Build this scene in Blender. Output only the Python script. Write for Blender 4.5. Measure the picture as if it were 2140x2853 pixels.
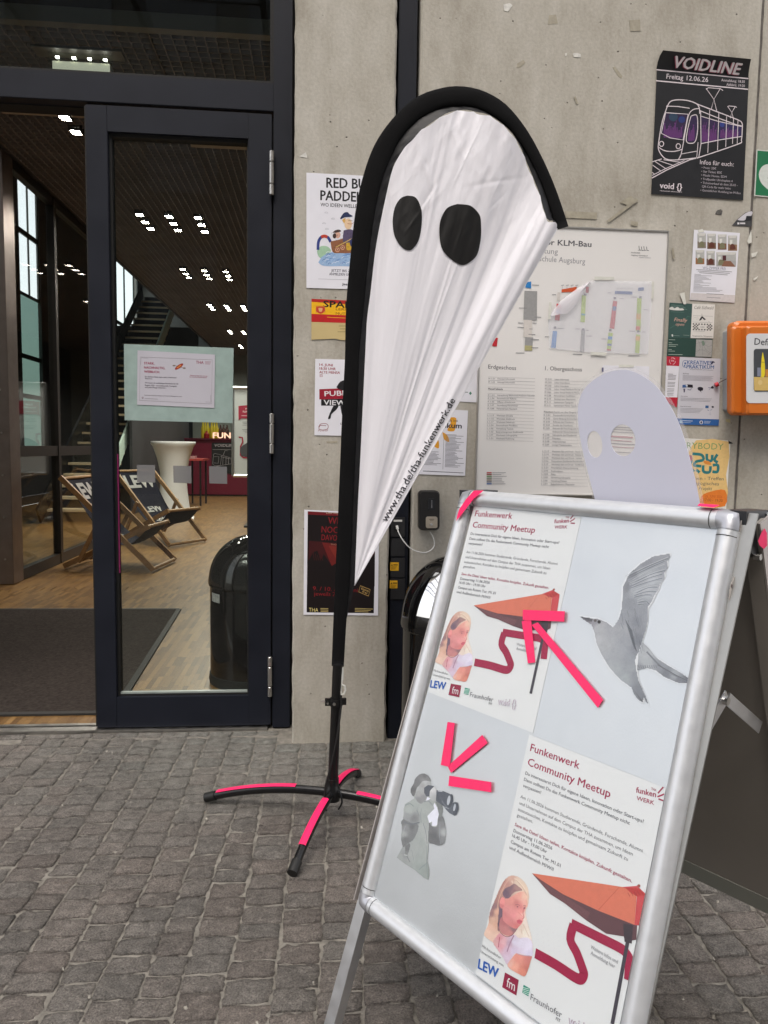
import bpy, bmesh, math, random
from mathutils import Vector, Matrix
V3 = Vector
random.seed(7)
for o in list(bpy.data.objects): bpy.data.objects.remove(o)
SC = bpy.context.scene
COL = SC.collection

# ---------------------------------------------------------------- camera
F_PX = 2060.0; PW, PH = 2140.0, 2853.0
YAW, PIT, ROL = math.radians(5), math.radians(4.98), math.radians(.87)
CAM = V3((0, -2.745, 1.12))
FW = V3((math.sin(YAW)*math.cos(PIT), math.cos(YAW)*math.cos(PIT), -math.sin(PIT)))
_r0 = V3((math.cos(YAW), -math.sin(YAW), 0)); _u0 = _r0.cross(FW)
UP = _u0*math.cos(ROL) - _r0*math.sin(ROL); RT = _r0*math.cos(ROL) + _u0*math.sin(ROL)
cd = bpy.data.cameras.new('camera'); cam = bpy.data.objects.new('camera', cd); COL.objects.link(cam)
m = Matrix((RT, UP, -FW)).transposed().to_4x4(); m.translation = CAM; cam.matrix_world = m
cd.sensor_fit = 'VERTICAL'; cd.sensor_height = 36; cd.lens = 36*F_PX/PH; cd.clip_end = 500; cd.clip_start = .02
SC.camera = cam

# ---------------------------------------------------------------- world, sun, exposure
W = bpy.data.worlds.new('World'); SC.world = W; W.use_nodes = True
nt = W.node_tree; bg = nt.nodes['Background']
sky = nt.nodes.new('ShaderNodeTexSky'); sky.sky_type = 'NISHITA'; sky.sun_disc = False
SUN_EL, SUN_AZ = math.radians(58), math.radians(200)
sky.sun_elevation = SUN_EL; sky.sun_rotation = SUN_AZ
sky.air_density = 1.0; sky.dust_density = 6.0; sky.ozone_density = .6
mixs = nt.nodes.new('ShaderNodeMixRGB'); mixs.inputs[0].default_value = .55; mixs.inputs[2].default_value = (8.6, 8.5, 8.5, 1)
nt.links.new(sky.outputs[0], mixs.inputs[1]); nt.links.new(mixs.outputs[0], bg.inputs[0])
bg.inputs[1].default_value = .12
sd = bpy.data.lights.new('sun', 'SUN'); sd.energy = .9; sd.angle = math.radians(28); sd.color = (1, .96, .9)
sun = bpy.data.objects.new('sun', sd); COL.objects.link(sun)
sdir = V3((math.sin(SUN_AZ)*math.cos(SUN_EL), math.cos(SUN_AZ)*math.cos(SUN_EL), math.sin(SUN_EL)))
sun.rotation_euler = sdir.to_track_quat('Z', 'Y').to_euler()
SC.view_settings.view_transform = 'Standard'; SC.view_settings.look = 'None'
SC.view_settings.exposure = 1.0
SC.view_settings.gamma = 1; SC.view_settings.use_curve_mapping = False

# ---------------------------------------------------------------- colour and materials
def lin(c):
    c /= 255.; return c/12.92 if c <= .04045 else ((c+.055)/1.055)**2.4
def c8(r, g, b): return (lin(r), lin(g), lin(b), 1)
_m = {}
def mat(name, col=(.5,.5,.5,1), rough=.6, metal=0., spec=.5, noise=0, nscale=8., bump=0, bscale=60., coat=0, emis=None, estr=0, alpha=None, rvar=0):
    """procedural principled material: colour broken up by noise, fine bump"""
    if name in _m: return _m[name]
    M = bpy.data.materials.new(name); M.use_nodes = True; _m[name] = M
    n = M.node_tree.nodes; l = M.node_tree.links; p = n['Principled BSDF']
    p.inputs['Base Color'].default_value = tuple(col[:3])+(1,); p.inputs['Roughness'].default_value = rough
    p.inputs['Metallic'].default_value = metal; p.inputs['Specular IOR Level'].default_value = spec
    p.inputs['Coat Weight'].default_value = coat
    if emis: p.inputs['Emission Color'].default_value = tuple(emis[:3])+(1,); p.inputs['Emission Strength'].default_value = estr
    g = n.new('ShaderNodeNewGeometry')
    if noise or rvar:
        t = n.new('ShaderNodeTexNoise'); t.inputs['Scale'].default_value = nscale; t.inputs['Detail'].default_value = 5
        l.new(g.outputs['Position'], t.inputs['Vector'])
        if noise:
            h = n.new('ShaderNodeHueSaturation'); h.inputs['Color'].default_value = tuple(col[:3])+(1,)
            mr = n.new('ShaderNodeMapRange'); mr.inputs[1].default_value = .3; mr.inputs[2].default_value = .7
            mr.inputs[3].default_value = 1-noise; mr.inputs[4].default_value = 1+noise
            l.new(t.outputs[0], mr.inputs[0]); l.new(mr.outputs[0], h.inputs['Value']); l.new(h.outputs[0], p.inputs['Base Color'])
        if rvar:
            m2 = n.new('ShaderNodeMapRange'); m2.inputs[1].default_value = .3; m2.inputs[2].default_value = .7
            m2.inputs[3].default_value = max(.02, rough-rvar); m2.inputs[4].default_value = rough+rvar
            l.new(t.outputs[0], m2.inputs[0]); l.new(m2.outputs[0], p.inputs['Roughness'])
    if bump:
        t = n.new('ShaderNodeTexNoise'); t.inputs['Scale'].default_value = bscale; t.inputs['Detail'].default_value = 6
        l.new(g.outputs['Position'], t.inputs['Vector'])
        b = n.new('ShaderNodeBump'); b.inputs['Strength'].default_value = bump; b.inputs['Distance'].default_value = .004
        l.new(t.outputs[0], b.inputs['Height']); l.new(b.outputs[0], p.inputs['Normal'])
    return M
def ink(name='print_ink', rough=.5, spec=.4, grain=.05, coat=0):
    """flat print: colour from the mesh attribute, tiny paper grain"""
    if name in _m: return _m[name]
    M = bpy.data.materials.new(name); M.use_nodes = True; _m[name] = M
    n = M.node_tree.nodes; l = M.node_tree.links; p = n['Principled BSDF']
    a = n.new('ShaderNodeAttribute'); a.attribute_name = 'Col'
    g = n.new('ShaderNodeNewGeometry'); t = n.new('ShaderNodeTexNoise'); t.inputs['Scale'].default_value = 120
    l.new(g.outputs['Position'], t.inputs['Vector'])
    h = n.new('ShaderNodeHueSaturation'); mr = n.new('ShaderNodeMapRange')
    mr.inputs[1].default_value = .3; mr.inputs[2].default_value = .7; mr.inputs[3].default_value = 1-grain; mr.inputs[4].default_value = 1+grain
    l.new(t.outputs[0], mr.inputs[0]); l.new(mr.outputs[0], h.inputs['Value']); l.new(a.outputs[0], h.inputs['Color'])
    l.new(h.outputs[0], p.inputs['Base Color']); p.inputs['Roughness'].default_value = rough; p.inputs['Specular IOR Level'].default_value = spec
    p.inputs['Coat Weight'].default_value = coat
    return M
def clear(name, tint=(1,1,1,1), rough=.02, ior=1.5, base=0.):
    """thin clear sheet: fresnel mix of see-through and mirror"""
    if name in _m: return _m[name]
    M = bpy.data.materials.new(name); M.use_nodes = True; _m[name] = M
    n = M.node_tree.nodes; l = M.node_tree.links; n.remove(n['Principled BSDF']); out = n['Material Output']
    tr = n.new('ShaderNodeBsdfTransparent'); tr.inputs[0].default_value = tint
    gl = n.new('ShaderNodeBsdfGlossy'); gl.inputs['Roughness'].default_value = rough
    fr = n.new('ShaderNodeFresnel'); g = n.new('ShaderNodeNewGeometry'); im = n.new('ShaderNodeMapRange')   # same reflection on both faces of the sheet
    im.inputs[3].default_value = ior; im.inputs[4].default_value = 1/ior; l.new(g.outputs['Backfacing'], im.inputs[0]); l.new(im.outputs[0], fr.inputs[0])
    ad = n.new('ShaderNodeMath'); ad.operation = 'ADD'; ad.inputs[1].default_value = base; l.new(fr.outputs[0], ad.inputs[0])
    mx = n.new('ShaderNodeMixShader'); l.new(ad.outputs[0], mx.inputs[0]); l.new(tr.outputs[0], mx.inputs[1]); l.new(gl.outputs[0], mx.inputs[2])
    l.new(mx.outputs[0], out.inputs[0]); return M
def hazy(name, col, mix=.5, rough=.5):
    """frosted / tracing sheet: part see-through, part white diffuse, lets light glow through"""
    if name in _m: return _m[name]
    M = bpy.data.materials.new(name); M.use_nodes = True; _m[name] = M
    n = M.node_tree.nodes; l = M.node_tree.links; p = n['Principled BSDF']; out = n['Material Output']
    p.inputs['Base Color'].default_value = col; p.inputs['Roughness'].default_value = rough
    tr = n.new('ShaderNodeBsdfTransparent'); mx = n.new('ShaderNodeMixShader'); mx.inputs[0].default_value = mix
    l.new(tr.outputs[0], mx.inputs[1]); l.new(p.outputs[0], mx.inputs[2]); l.new(mx.outputs[0], out.inputs[0]); return M

# ---------------------------------------------------------------- objects
def tag(o, label=None, cat=None, group=None, kind=None):
    if label: o['label'] = label
    if cat: o['category'] = cat
    if group: o['group'] = group
    if kind: o['kind'] = kind
    return o
def thing(name, loc, label, cat, group=None):
    o = bpy.data.objects.new(name, None); o.location = loc; o.empty_display_size = .1; COL.objects.link(o)
    return tag(o, label, cat, group)
def adopt(o, parent):
    if parent is not None:
        o.parent = parent; o.matrix_parent_inverse = Matrix.Translation(-V3(parent.location)) if parent.parent is None else Matrix.Translation(-wloc(parent))
    return o
def wloc(o):
    """world location of an unrotated object"""
    if o.parent is None: return V3(o.location)
    return wloc(o.parent) + V3(o.location) + o.matrix_parent_inverse.translation
def obj(name, verts, faces, m, parent=None, smooth=False, cols=None, centre=False, bevel=0):
    me = bpy.data.meshes.new(name)
    vs = [V3(v) for v in verts]; loc = V3((0,0,0))
    if centre:
        for v in vs: loc += v
        loc /= len(vs); vs = [v-loc for v in vs]
    me.from_pydata(vs, [], faces)
    if cols is not None:
        ca = me.color_attributes.new('Col', 'FLOAT_COLOR', 'CORNER')
        k = 0
        for fi, f in enumerate(faces):
            for _ in f: ca.data[k].color = cols[fi]; k += 1
    me.update()
    if bevel:
        bm = bmesh.new(); bm.from_mesh(me); bmesh.ops.recalc_face_normals(bm, faces=bm.faces)
        bmesh.ops.bevel(bm, geom=bm.edges[:], offset=bevel, segments=2, affect='EDGES', clamp_overlap=True); bm.to_mesh(me); bm.free()
    if smooth:
        me.polygons.foreach_set('use_smooth', [True]*len(me.polygons))
        if smooth != 'all': me.set_sharp_from_angle(angle=math.radians(38))
    me.materials.append(m)
    o = bpy.data.objects.new(name, me); o.location = loc; COL.objects.link(o)
    return adopt(o, parent)
BF = [(0,3,2,1),(4,5,6,7),(0,1,5,4),(1,2,6,5),(2,3,7,6),(3,0,4,7)]
def boxv(x0,x1,y0,y1,z0,z1): return [(x0,y0,z0),(x1,y0,z0),(x1,y1,z0),(x0,y1,z0),(x0,y0,z1),(x1,y0,z1),(x1,y1,z1),(x0,y1,z1)]
def box(name, x0,x1,y0,y1,z0,z1, m, parent=None, bevel=0): return obj(name, boxv(x0,x1,y0,y1,z0,z1), BF, m, parent, bevel=bevel, smooth=bool(bevel))
def barv(a, b, w, t, side=None):
    """a bar from a to b, width w along 'side', thickness t"""
    a, b = V3(a), V3(b); d = (b-a).normalized()
    s = V3(side) if side is not None else (d.cross(V3((0,0,1))) if abs(d.z) < .95 else V3((1,0,0)))
    s = (s - d*s.dot(d)).normalized()*w/2; n = d.cross(s).normalized()*t/2
    return [a-s-n, a+s-n, a+s+n, a-s+n, b-s-n, b+s-n, b+s+n, b-s+n]
def bar(name, a, b, w, t, m, parent=None, side=None, bevel=0): return obj(name, barv(a,b,w,t,side), BF, m, parent, bevel=bevel, smooth=bool(bevel))
class MB:
    def __init__(s): s.v=[]; s.f=[]
    def add(s, v, f): k=len(s.v); s.v+=list(v); s.f+=[tuple(i+k for i in q) for q in f]; return s
    def box(s,*a): return s.add(boxv(*a), BF)
    def bar(s,a,b,w,t,side=None): return s.add(barv(a,b,w,t,side), BF)
    def tube(s,*a,**k): return s.add(*tubev(*a,**k))
    def build(s,name,m,parent=None,**k): return obj(name,s.v,s.f,m,parent,**k)
def tubev(pts, r, n=10, ry=None, up=None, cap=True):
    """swept ring along pts; r may be a list; ry second radius along 'up'"""
    pts=[V3(p) for p in pts]; v=[]; f=[]; N=len(pts); prev=None
    for i,p in enumerate(pts):
        d=(pts[min(i+1,N-1)]-pts[max(i-1,0)]).normalized()
        if up is not None: s=d.cross(V3(up)).normalized()
        elif prev is None: s=d.orthogonal().normalized()
        else: s=(prev-d*prev.dot(d)).normalized()
        prev=s; t=s.cross(d).normalized()
        ra=r[i] if isinstance(r,(list,tuple)) else r; rb=(ry[i] if isinstance(ry,(list,tuple)) else ry) if ry is not None else ra
        for k in range(n):
            a=2*math.pi*k/n; v.append(p+s*ra*math.cos(a)+t*rb*math.sin(a))
    for i in range(N-1):
        for k in range(n):
            k2=(k+1)%n; f.append((i*n+k,i*n+k2,(i+1)*n+k2,(i+1)*n+k))
    if cap: f.append(tuple(range(n))[::-1]); f.append(tuple((N-1)*n+k for k in range(n)))
    return v,f
def tube(name, pts, r, m, parent=None, n=10, ry=None, up=None):
    v,f=tubev(pts,r,n,ry,up); return obj(name,v,f,m,parent,smooth=True)
def lathe(name, prof, cx, cy, m, parent=None, n=40, cap=True):
    v=[];f=[]
    for r,z in prof:
        for k in range(n):
            a=2*math.pi*k/n; v.append((cx+r*math.cos(a),cy+r*math.sin(a),z))
    for i in range(len(prof)-1):
        for k in range(n):
            k2=(k+1)%n; f.append((i*n+k,i*n+k2,(i+1)*n+k2,(i+1)*n+k))
    if cap: f.append(tuple(range(n))[::-1]); f.append(tuple((len(prof)-1)*n+k for k in range(n)))
    return obj(name,v,f,m,parent,smooth=True)
def smoothpts(p, n=6):
    """Catmull-Rom through the points"""
    out=[]
    for i in range(len(p)-1):
        a=p[max(i-1,0)];b=p[i];c=p[i+1];d=p[min(i+2,len(p)-1)]
        for k in range(n):
            t=k/n; out.append(tuple(.5*(2*b[j]+(c[j]-a[j])*t+(2*a[j]-5*b[j]+4*c[j]-d[j])*t*t+(3*b[j]-a[j]-3*c[j]+d[j])*t**3) for j in range(len(b))))
    out.append(tuple(p[-1])); return out

# ---------------------------------------------------------------- placing on real planes
def ray(px,py): return FW + RT*((px-PW/2)/F_PX) - UP*((py-PH/2)/F_PX)
def at(px,py,O,n):
    d=ray(px,py); return CAM+d*((V3(O)-CAM).dot(V3(n))/d.dot(V3(n)))
def atY(px,py,Y): return at(px,py,(0,Y,0),(0,1,0))
def atX(px,py,X): return at(px,py,(X,0,0),(1,0,0))
def atZ(px,py,Z): return at(px,py,(0,0,Z),(0,0,1))
class View:
    def __init__(s,x0,y0,k): s.a=(x0,y0,k)
    def __call__(s,x,y): return (s.a[0]+x*s.a[2], s.a[1]+y*s.a[2])
v1=View(0,0,850/1659); v2=View(0,900,850/1635); v3=View(800,0,840/1659); v4=View(1540,0,600/1659); v5=View(1300,600,840/1659)
vA=View(1140,1340,1000/1659); vB=View(900,1900,1240/1659); vb=View(780,1000,620/1371); vc=View(500,1800,700/1659)
vD=View(1750,780,390/1659); vG=View(1700,1340,440/1217); vR=View(820,460,220/1217); vK=View(280,950,440/1659); vL=View(0,1000,300/948); vS=View(0,0,1)
vT=View(0,0,2140/1659)
class Plane:
    def __init__(s,O,e1,e2):
        s.O=V3(O); s.e1=V3(e1).normalized(); s.e2=V3(e2); s.e2=(s.e2-s.e1*s.e2.dot(s.e1)).normalized(); s.n=s.e1.cross(s.e2)
    def uv(s,px,py): q=at(px,py,s.O,s.n)-s.O; return (q.dot(s.e1), q.dot(s.e2))
    def P(s,u,v,off=0): return s.O+s.e1*u+s.e2*v+s.n*off
_tc={}
def glyphs(body,bold):
    k=(body,bold)
    if k not in _tc:
        cu=bpy.data.curves.new('t','FONT'); cu.body=body; cu.size=1; cu.resolution_u=2; cu.offset=bold; cu.fill_mode='FRONT'
        o=bpy.data.objects.new('t',cu); me=o.to_mesh()
        _tc[k]=([(v.co.x,v.co.y) for v in me.vertices],[tuple(p.vertices) for p in me.polygons])
        o.to_mesh_clear(); bpy.data.objects.remove(o); bpy.data.curves.remove(cu)
    return _tc[k]
_hv=glyphs('H',0)[0]; CAPH=max(y for x,y in _hv)-min(y for x,y in _hv)
class Print:
    """flat print collected on a plane; drawn with the given view's coordinates"""
    def __init__(s,plane,view,off=.0,shift=(0,0)): s.p=plane; s.w=view; s.off=off; s.v=[]; s.f=[]; s.c=[]; s.L=0; s.sh=shift
    def q(s,x,y): u,v=s.p.uv(*s.w(x,y)); return (u+s.sh[0],v+s.sh[1])
    def _add(s,uvs,faces,col,layer):
        s.L+=1; off=s.off+.00025+.0000025*s.L
        k=len(s.v); s.v+=[s.p.P(u,v,off) for u,v in uvs]
        for f in faces: s.f.append(tuple(i+k for i in f)); s.c.append(col)
    def poly(s,pts,col,layer=0): s._add([s.q(*p) for p in pts],[tuple(range(len(pts)))],col,layer); return s
    def blob(s,pts,col,layer=0,n=4): return s.poly(smoothpts(list(pts)+[pts[0]],n)[:-1],col,layer)
    def rect(s,x0,y0,x1,y1,col,layer=0): return s.poly([(x0,y0),(x1,y0),(x1,y1),(x0,y1)],col,layer)
    def ell(s,cx,cy,rx,ry,col,layer=0,rot=0,n=20):
        pts=[]
        for k in range(n):
            a=2*math.pi*k/n; x=rx*math.cos(a); y=ry*math.sin(a)
            pts.append((cx+x*math.cos(rot)-y*math.sin(rot), cy+x*math.sin(rot)+y*math.cos(rot)))
        return s.poly(pts,col,layer)
    def line(s,pts,w,col,layer=0,smooth=0,close=False):
        if close: pts=list(pts)+[pts[0]]
        if smooth: pts=smoothpts(pts,smooth)
        k0=s.q(*pts[0]); k1=s.q(pts[0][0]+1,pts[0][1]); sc=math.hypot(k1[0]-k0[0],k1[1]-k0[1]); hw=w*sc/2
        q=[s.q(*p) for p in pts]; vs=[]; N=len(q)
        for i,(x,y) in enumerate(q):
            a=q[max(i-1,0)]; b=q[min(i+1,N-1)]
            if close and i in (0,N-1): a=q[N-2]; b=q[1]
            dx,dy=b[0]-a[0],b[1]-a[1]; d=math.hypot(dx,dy) or 1; nx,ny=-dy/d*hw,dx/d*hw
            vs+=[(x+nx,y+ny),(x-nx,y-ny)]
        s._add(vs,[(2*i,2*i+1,2*i+3,2*i+2) for i in range(N-1)],col,layer); return s
    def shade(s,pts,samples,step,gain=1.12,pw=3.2,layer=.2,desat=0.):
        """continuous-tone print: the outline filled with small cells, colours blended between the sampled spots"""
        samples=[(x,y,tuple(v*(1-desat)+desat*sum(c)/3 for v in c)) for x,y,c in samples]
        n=len(pts); av=[sum(c[2][k] for c in samples)/len(samples) for k in range(3)]
        s.poly(pts,tuple(lin(a)*gain for a in av)+(1,),layer-.1)
        def inside(x,y):
            r=False; j=n-1
            for i in range(n):
                a,b=pts[i],pts[j]
                if (a[1]>y)!=(b[1]>y) and x<(b[0]-a[0])*(y-a[1])/(b[1]-a[1])+a[0]: r=not r
                j=i
            return r
        L=[(x,y,tuple(lin(v)*gain for v in c)) for x,y,c in samples]; rr=random.Random(n)
        x0=min(a for a,b in pts); x1=max(a for a,b in pts); y0=min(b for a,b in pts); y1=max(b for a,b in pts)
        nx=int((x1-x0)/step)+1; ny=int((y1-y0)/step)+1; vid={}; vs=[]; fs=[]; cs=[]
        def vert(i,j):
            if (i,j) not in vid: vid[(i,j)]=len(vs); vs.append(s.q(x0+i*step,y0+j*step))
            return vid[(i,j)]
        for i in range(nx):
            for j in range(ny):
                x=x0+(i+.5)*step; y=y0+(j+.5)*step
                if not inside(x,y): continue
                W_=0; c=[0,0,0]
                for a,b,q in L:
                    w=1/(((a-x)**2+(b-y)**2)**(pw/2)+1); W_+=w
                    for k in range(3): c[k]+=q[k]*w
                g=rr.uniform(.965,1.035); fs.append((vert(i,j),vert(i+1,j),vert(i+1,j+1),vert(i,j+1))); cs.append((c[0]/W_*g,c[1]/W_*g,c[2]/W_*g,1))
        s.L+=1; off=s.off+.00025+.0000025*s.L; k=len(s.v); s.v+=[s.p.P(u,v,off) for u,v in vs]; s.f+=[tuple(i+k for i in f) for f in fs]; s.c+=cs; return s
    def text(s,body,x0,y0,x1,y1,cap,col,bold=0.0,shear=0,layer=0,keep=False):
        vs,fs=glyphs(body,0)
        if not vs: return s
        a=s.q(x0,y0); b=s.q(x1,y1); dx,dy=b[0]-a[0],b[1]-a[1]; d=math.hypot(dx,dy); ux,uy=dx/d,dy/d
        # height: the perpendicular pixel step of length cap
        L=math.hypot(x1-x0,y1-y0); nxp,nyp=(y1-y0)/L,-(x1-x0)/L
        h=s.q(x0+nxp*cap,y0+nyp*cap); H=abs((h[0]-a[0])*(-uy)+(h[1]-a[1])*ux)
        mn=min(v[0] for v in vs); mx=max(v[0] for v in vs); ky=H/CAPH; kx=ky if keep else d/(mx-mn)
        out=[]
        for x,y in vs:
            X=(x-mn)*kx+y*ky*shear; Y=y*ky; out.append((a[0]+ux*X-uy*Y, a[1]+uy*X+ux*Y))
        s._add(out,fs,col,layer+.4)
        if bold:
            e=ky*bold*.75
            for k,(ox,oy) in enumerate(((e,0),(-e,0),(0,e*.6),(0,-e*.6))):
                s._add([(x+ux*ox-uy*oy,y+uy*ox+ux*oy) for x,y in out],fs,col,layer+.42+k*.02)
        return s
    def flush(s,name,parent,m=None,label=None):
        if not s.v: return None
        o=obj(name,s.v,s.f,m or ink(),parent,cols=s.c); s.v=[];s.f=[];s.c=[]
        if label: o['label']=label
        return o
def flat_sheet(name,plane,view,pts,m,off,th=.0006,parent=None,shift=(0,0)):
    q=[plane.uv(*view(*p)) for p in pts]; q=[(a+shift[0],b+shift[1]) for a,b in q]; n=len(q)
    v=[plane.P(u,w,off) for u,w in q]+[plane.P(u,w,off-th) for u,w in q]
    f=[tuple(range(n)), tuple(range(n,2*n))[::-1]]+[(i,i+n,(i+1)%n+n,(i+1)%n) for i in range(n)]
    return obj(name,v,f,m,parent)
def copy_tree(o, parent=None):
    c=o.copy(); COL.objects.link(c)
    if parent is not None:
        inv=o.matrix_parent_inverse.copy(); c.parent=parent; c.matrix_parent_inverse=inv
    for ch in list(o.children): copy_tree(ch,c)
    return c
# ================================================================ STRUCTURE
# ---- concrete with stains, pores and fine relief
def concrete(name, a, b, c, pore=.5):
    if name in _m: return _m[name]
    M=bpy.data.materials.new(name); M.use_nodes=True; _m[name]=M
    n=M.node_tree.nodes; l=M.node_tree.links; p=n['Principled BSDF']; g=n.new('ShaderNodeNewGeometry')
    def noise(sc,det=6,rough=.6,dist=0,stretch=None):
        t=n.new('ShaderNodeTexNoise'); t.inputs['Scale'].default_value=sc; t.inputs['Detail'].default_value=det; t.inputs['Roughness'].default_value=rough; t.inputs['Distortion'].default_value=dist
        if stretch:
            mp=n.new('ShaderNodeMapping'); mp.inputs['Scale'].default_value=stretch; l.new(g.outputs['Position'],mp.inputs[0]); l.new(mp.outputs[0],t.inputs['Vector'])
        else: l.new(g.outputs['Position'],t.inputs['Vector'])
        return t
    n1=noise(1.6,7,.62,.6); n2=noise(9,6,.7,.3,(1,1,.35)); n3=noise(90,4,.6)
    r=n.new('ShaderNodeValToRGB'); r.color_ramp.elements[0].position=.33; r.color_ramp.elements[0].color=a; r.color_ramp.elements[1].position=.70; r.color_ramp.elements[1].color=c
    e=r.color_ramp.elements.new(.5); e.color=b
    ad=n.new('ShaderNodeMath'); ad.operation='MULTIPLY_ADD'; ad.inputs[1].default_value=.55; l.new(n2.outputs[0],ad.inputs[0])
    m1=n.new('ShaderNodeMath'); m1.operation='MULTIPLY'; m1.inputs[1].default_value=.45; l.new(n1.outputs[0],m1.inputs[0]); l.new(m1.outputs[0],ad.inputs[2]); l.new(ad.outputs[0],r.inputs[0])
    # pores: small dark pits gated by a coarse mask
    vo=n.new('ShaderNodeTexVoronoi'); vo.inputs['Scale'].default_value=36; l.new(g.outputs['Position'],vo.inputs['Vector'])
    pr=n.new('ShaderNodeMapRange'); pr.inputs[1].default_value=.04; pr.inputs[2].default_value=.13; pr.inputs[3].default_value=1; pr.inputs[4].default_value=0; l.new(vo.outputs['Distance'],pr.inputs[0])
    cr=n.new('ShaderNodeSeparateColor'); l.new(vo.outputs['Color'],cr.inputs[0])
    gt=n.new('ShaderNodeMath'); gt.operation='GREATER_THAN'; gt.inputs[1].default_value=1-pore*.14; l.new(cr.outputs[0],gt.inputs[0])
    pm=n.new('ShaderNodeMath'); pm.operation='MULTIPLY'; l.new(pr.outputs[0],pm.inputs[0]); l.new(gt.outputs[0],pm.inputs[1])
    mx=n.new('ShaderNodeMixRGB'); mx.inputs[2].default_value=(.09,.08,.065,1); l.new(r.outputs[0],mx.inputs[1])
    pk=n.new('ShaderNodeMath'); pk.operation='MULTIPLY'; pk.inputs[1].default_value=.8; l.new(pm.outputs[0],pk.inputs[0]); l.new(pk.outputs[0],mx.inputs[0])
    vo2=n.new('ShaderNodeTexVoronoi'); vo2.inputs['Scale'].default_value=13; l.new(g.outputs['Position'],vo2.inputs['Vector'])
    pr2=n.new('ShaderNodeMapRange'); pr2.inputs[1].default_value=.025; pr2.inputs[2].default_value=.05; pr2.inputs[3].default_value=1; pr2.inputs[4].default_value=0; l.new(vo2.outputs['Distance'],pr2.inputs[0])
    mxp=n.new('ShaderNodeMath'); mxp.operation='MAXIMUM'; l.new(pm.outputs[0],mxp.inputs[0]); l.new(pr2.outputs[0],mxp.inputs[1]); l.new(mxp.outputs[0],pk.inputs[0]); pm=mxp
    # rust coloured and pale smears
    n4=noise(3.3,6,.7,1.2,(1,1,.5)); sm=n.new('ShaderNodeMapRange'); sm.inputs[1].default_value=.6; sm.inputs[2].default_value=.75; sm.inputs[3].default_value=0; sm.inputs[4].default_value=.22; l.new(n4.outputs[0],sm.inputs[0])
    m2=n.new('ShaderNodeMixRGB'); m2.inputs[2].default_value=(b[0]*.72,b[1]*.66,b[2]*.55,1); l.new(sm.outputs[0],m2.inputs[0]); l.new(mx.outputs[0],m2.inputs[1])
    h=n.new('ShaderNodeHueSaturation'); mr=n.new('ShaderNodeMapRange'); mr.inputs[1].default_value=.3; mr.inputs[2].default_value=.7; mr.inputs[3].default_value=.9; mr.inputs[4].default_value=1.08
    l.new(n3.outputs[0],mr.inputs[0]); l.new(mr.outputs[0],h.inputs['Value']); l.new(m2.outputs[0],h.inputs['Color']); l.new(h.outputs[0],p.inputs['Base Color'])
    p.inputs['Roughness'].default_value=.82; p.inputs['Specular IOR Level'].default_value=.3
    b1=n.new('ShaderNodeBump'); b1.inputs['Strength'].default_value=.5; b1.inputs['Distance'].default_value=.002; l.new(n3.outputs[0],b1.inputs['Height'])
    b2=n.new('ShaderNodeBump'); b2.invert=True; b2.inputs['Strength'].default_value=.8; b2.inputs['Distance'].default_value=.004; l.new(pm.outputs[0],b2.inputs['Height']); l.new(b1.outputs[0],b2.inputs['Normal'])
    l.new(b2.outputs[0],p.inputs['Normal']); return M
CONC=concrete('concrete',(.31,.285,.235,1),(.43,.405,.352,1),(.53,.51,.462,1),.9)
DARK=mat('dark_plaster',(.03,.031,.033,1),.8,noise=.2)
ANTH=mat('anthracite_paint',(.0105,.0125,.02,1),.5,spec=.22,noise=.12,nscale=6,bump=.12,bscale=900,rvar=.06)
BLKM=mat('black_metal',(.008,.008,.009,1),.35,noise=.1,rvar=.08)
SEAL=mat('rubber_seal',(.006,.006,.006,1),.75)
STEEL=mat('brushed_steel',(.55,.54,.52,1),.34,1.,noise=.08,nscale=30,rvar=.06)
ALU=mat('satin_aluminium',(.72,.73,.75,1),.36,1.,noise=.03,nscale=40,rvar=.05)
GLASS=clear('door_glass',(.93,.97,.95,1),.01,1.42)

WALLP=Plane((0,0,0),(1,0,0),(0,0,1)); DOORY=.15
XL,XR=-.101,.262
# pillar with chipped arris: subdivided edge jitter
def slab(name,x0,x1,y0,y1,z0,z1,m,parent=None,step=.04,amp=.004):
    rr=random.Random(len(name)+int(x0*100)+500); nz=int((z1-z0)/step); v=[];f=[]
    for i in range(nz+1):
        z=z0+(z1-z0)*i/nz; c=.007
        a=[rr.uniform(0,amp) for _ in range(4)]
        v+=[(x0+a[0],y0+c+a[1],z),(x0+c+a[0],y0,z),(x1-c-a[2],y0,z),(x1-a[2],y0+c+a[3],z),(x1,y1,z),(x0,y1,z)]
    for i in range(nz):
        for k in range(6):
            k2=(k+1)%6; f.append((i*6+k,i*6+k2,(i+1)*6+k2,(i+1)*6+k))
    f.append((5,4,3,2,1,0)); f.append(tuple(nz*6+k for k in range(6)))
    return obj(name,v,f,m,parent)
pil=slab('concrete_pillar',XL,XR,0,.5,-.05,5.6,CONC); tag(pil,'narrow bare concrete pillar hung with posters between the glass door and the feather flag','pillar')
wl=thing('concrete_wall',(1.5,0,0),'wide bare concrete wall behind the A-board, with notices and scraps of tape on it','wall')
jx0,jx1=atY(2118,300,0).x,0
JX=atY(2106,420,0).x
slab('wall_panel',.345,JX-.0022,0,.4,-.05,5.6,CONC,wl,amp=.0012); slab('wall_panel',JX+.0022,4.2,0,.4,-.05,5.6,CONC,wl,amp=.0015)
box('joint_filler',JX-.01,JX+.01,.006,.3,-.05,5.6,mat('joint_grey',(.12,.11,.1,1),.9,noise=.3,nscale=40),wl)
box('wall_recess',XR,.345,.28,.4,-.05,5.6,DARK)['kind']='structure'

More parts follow.
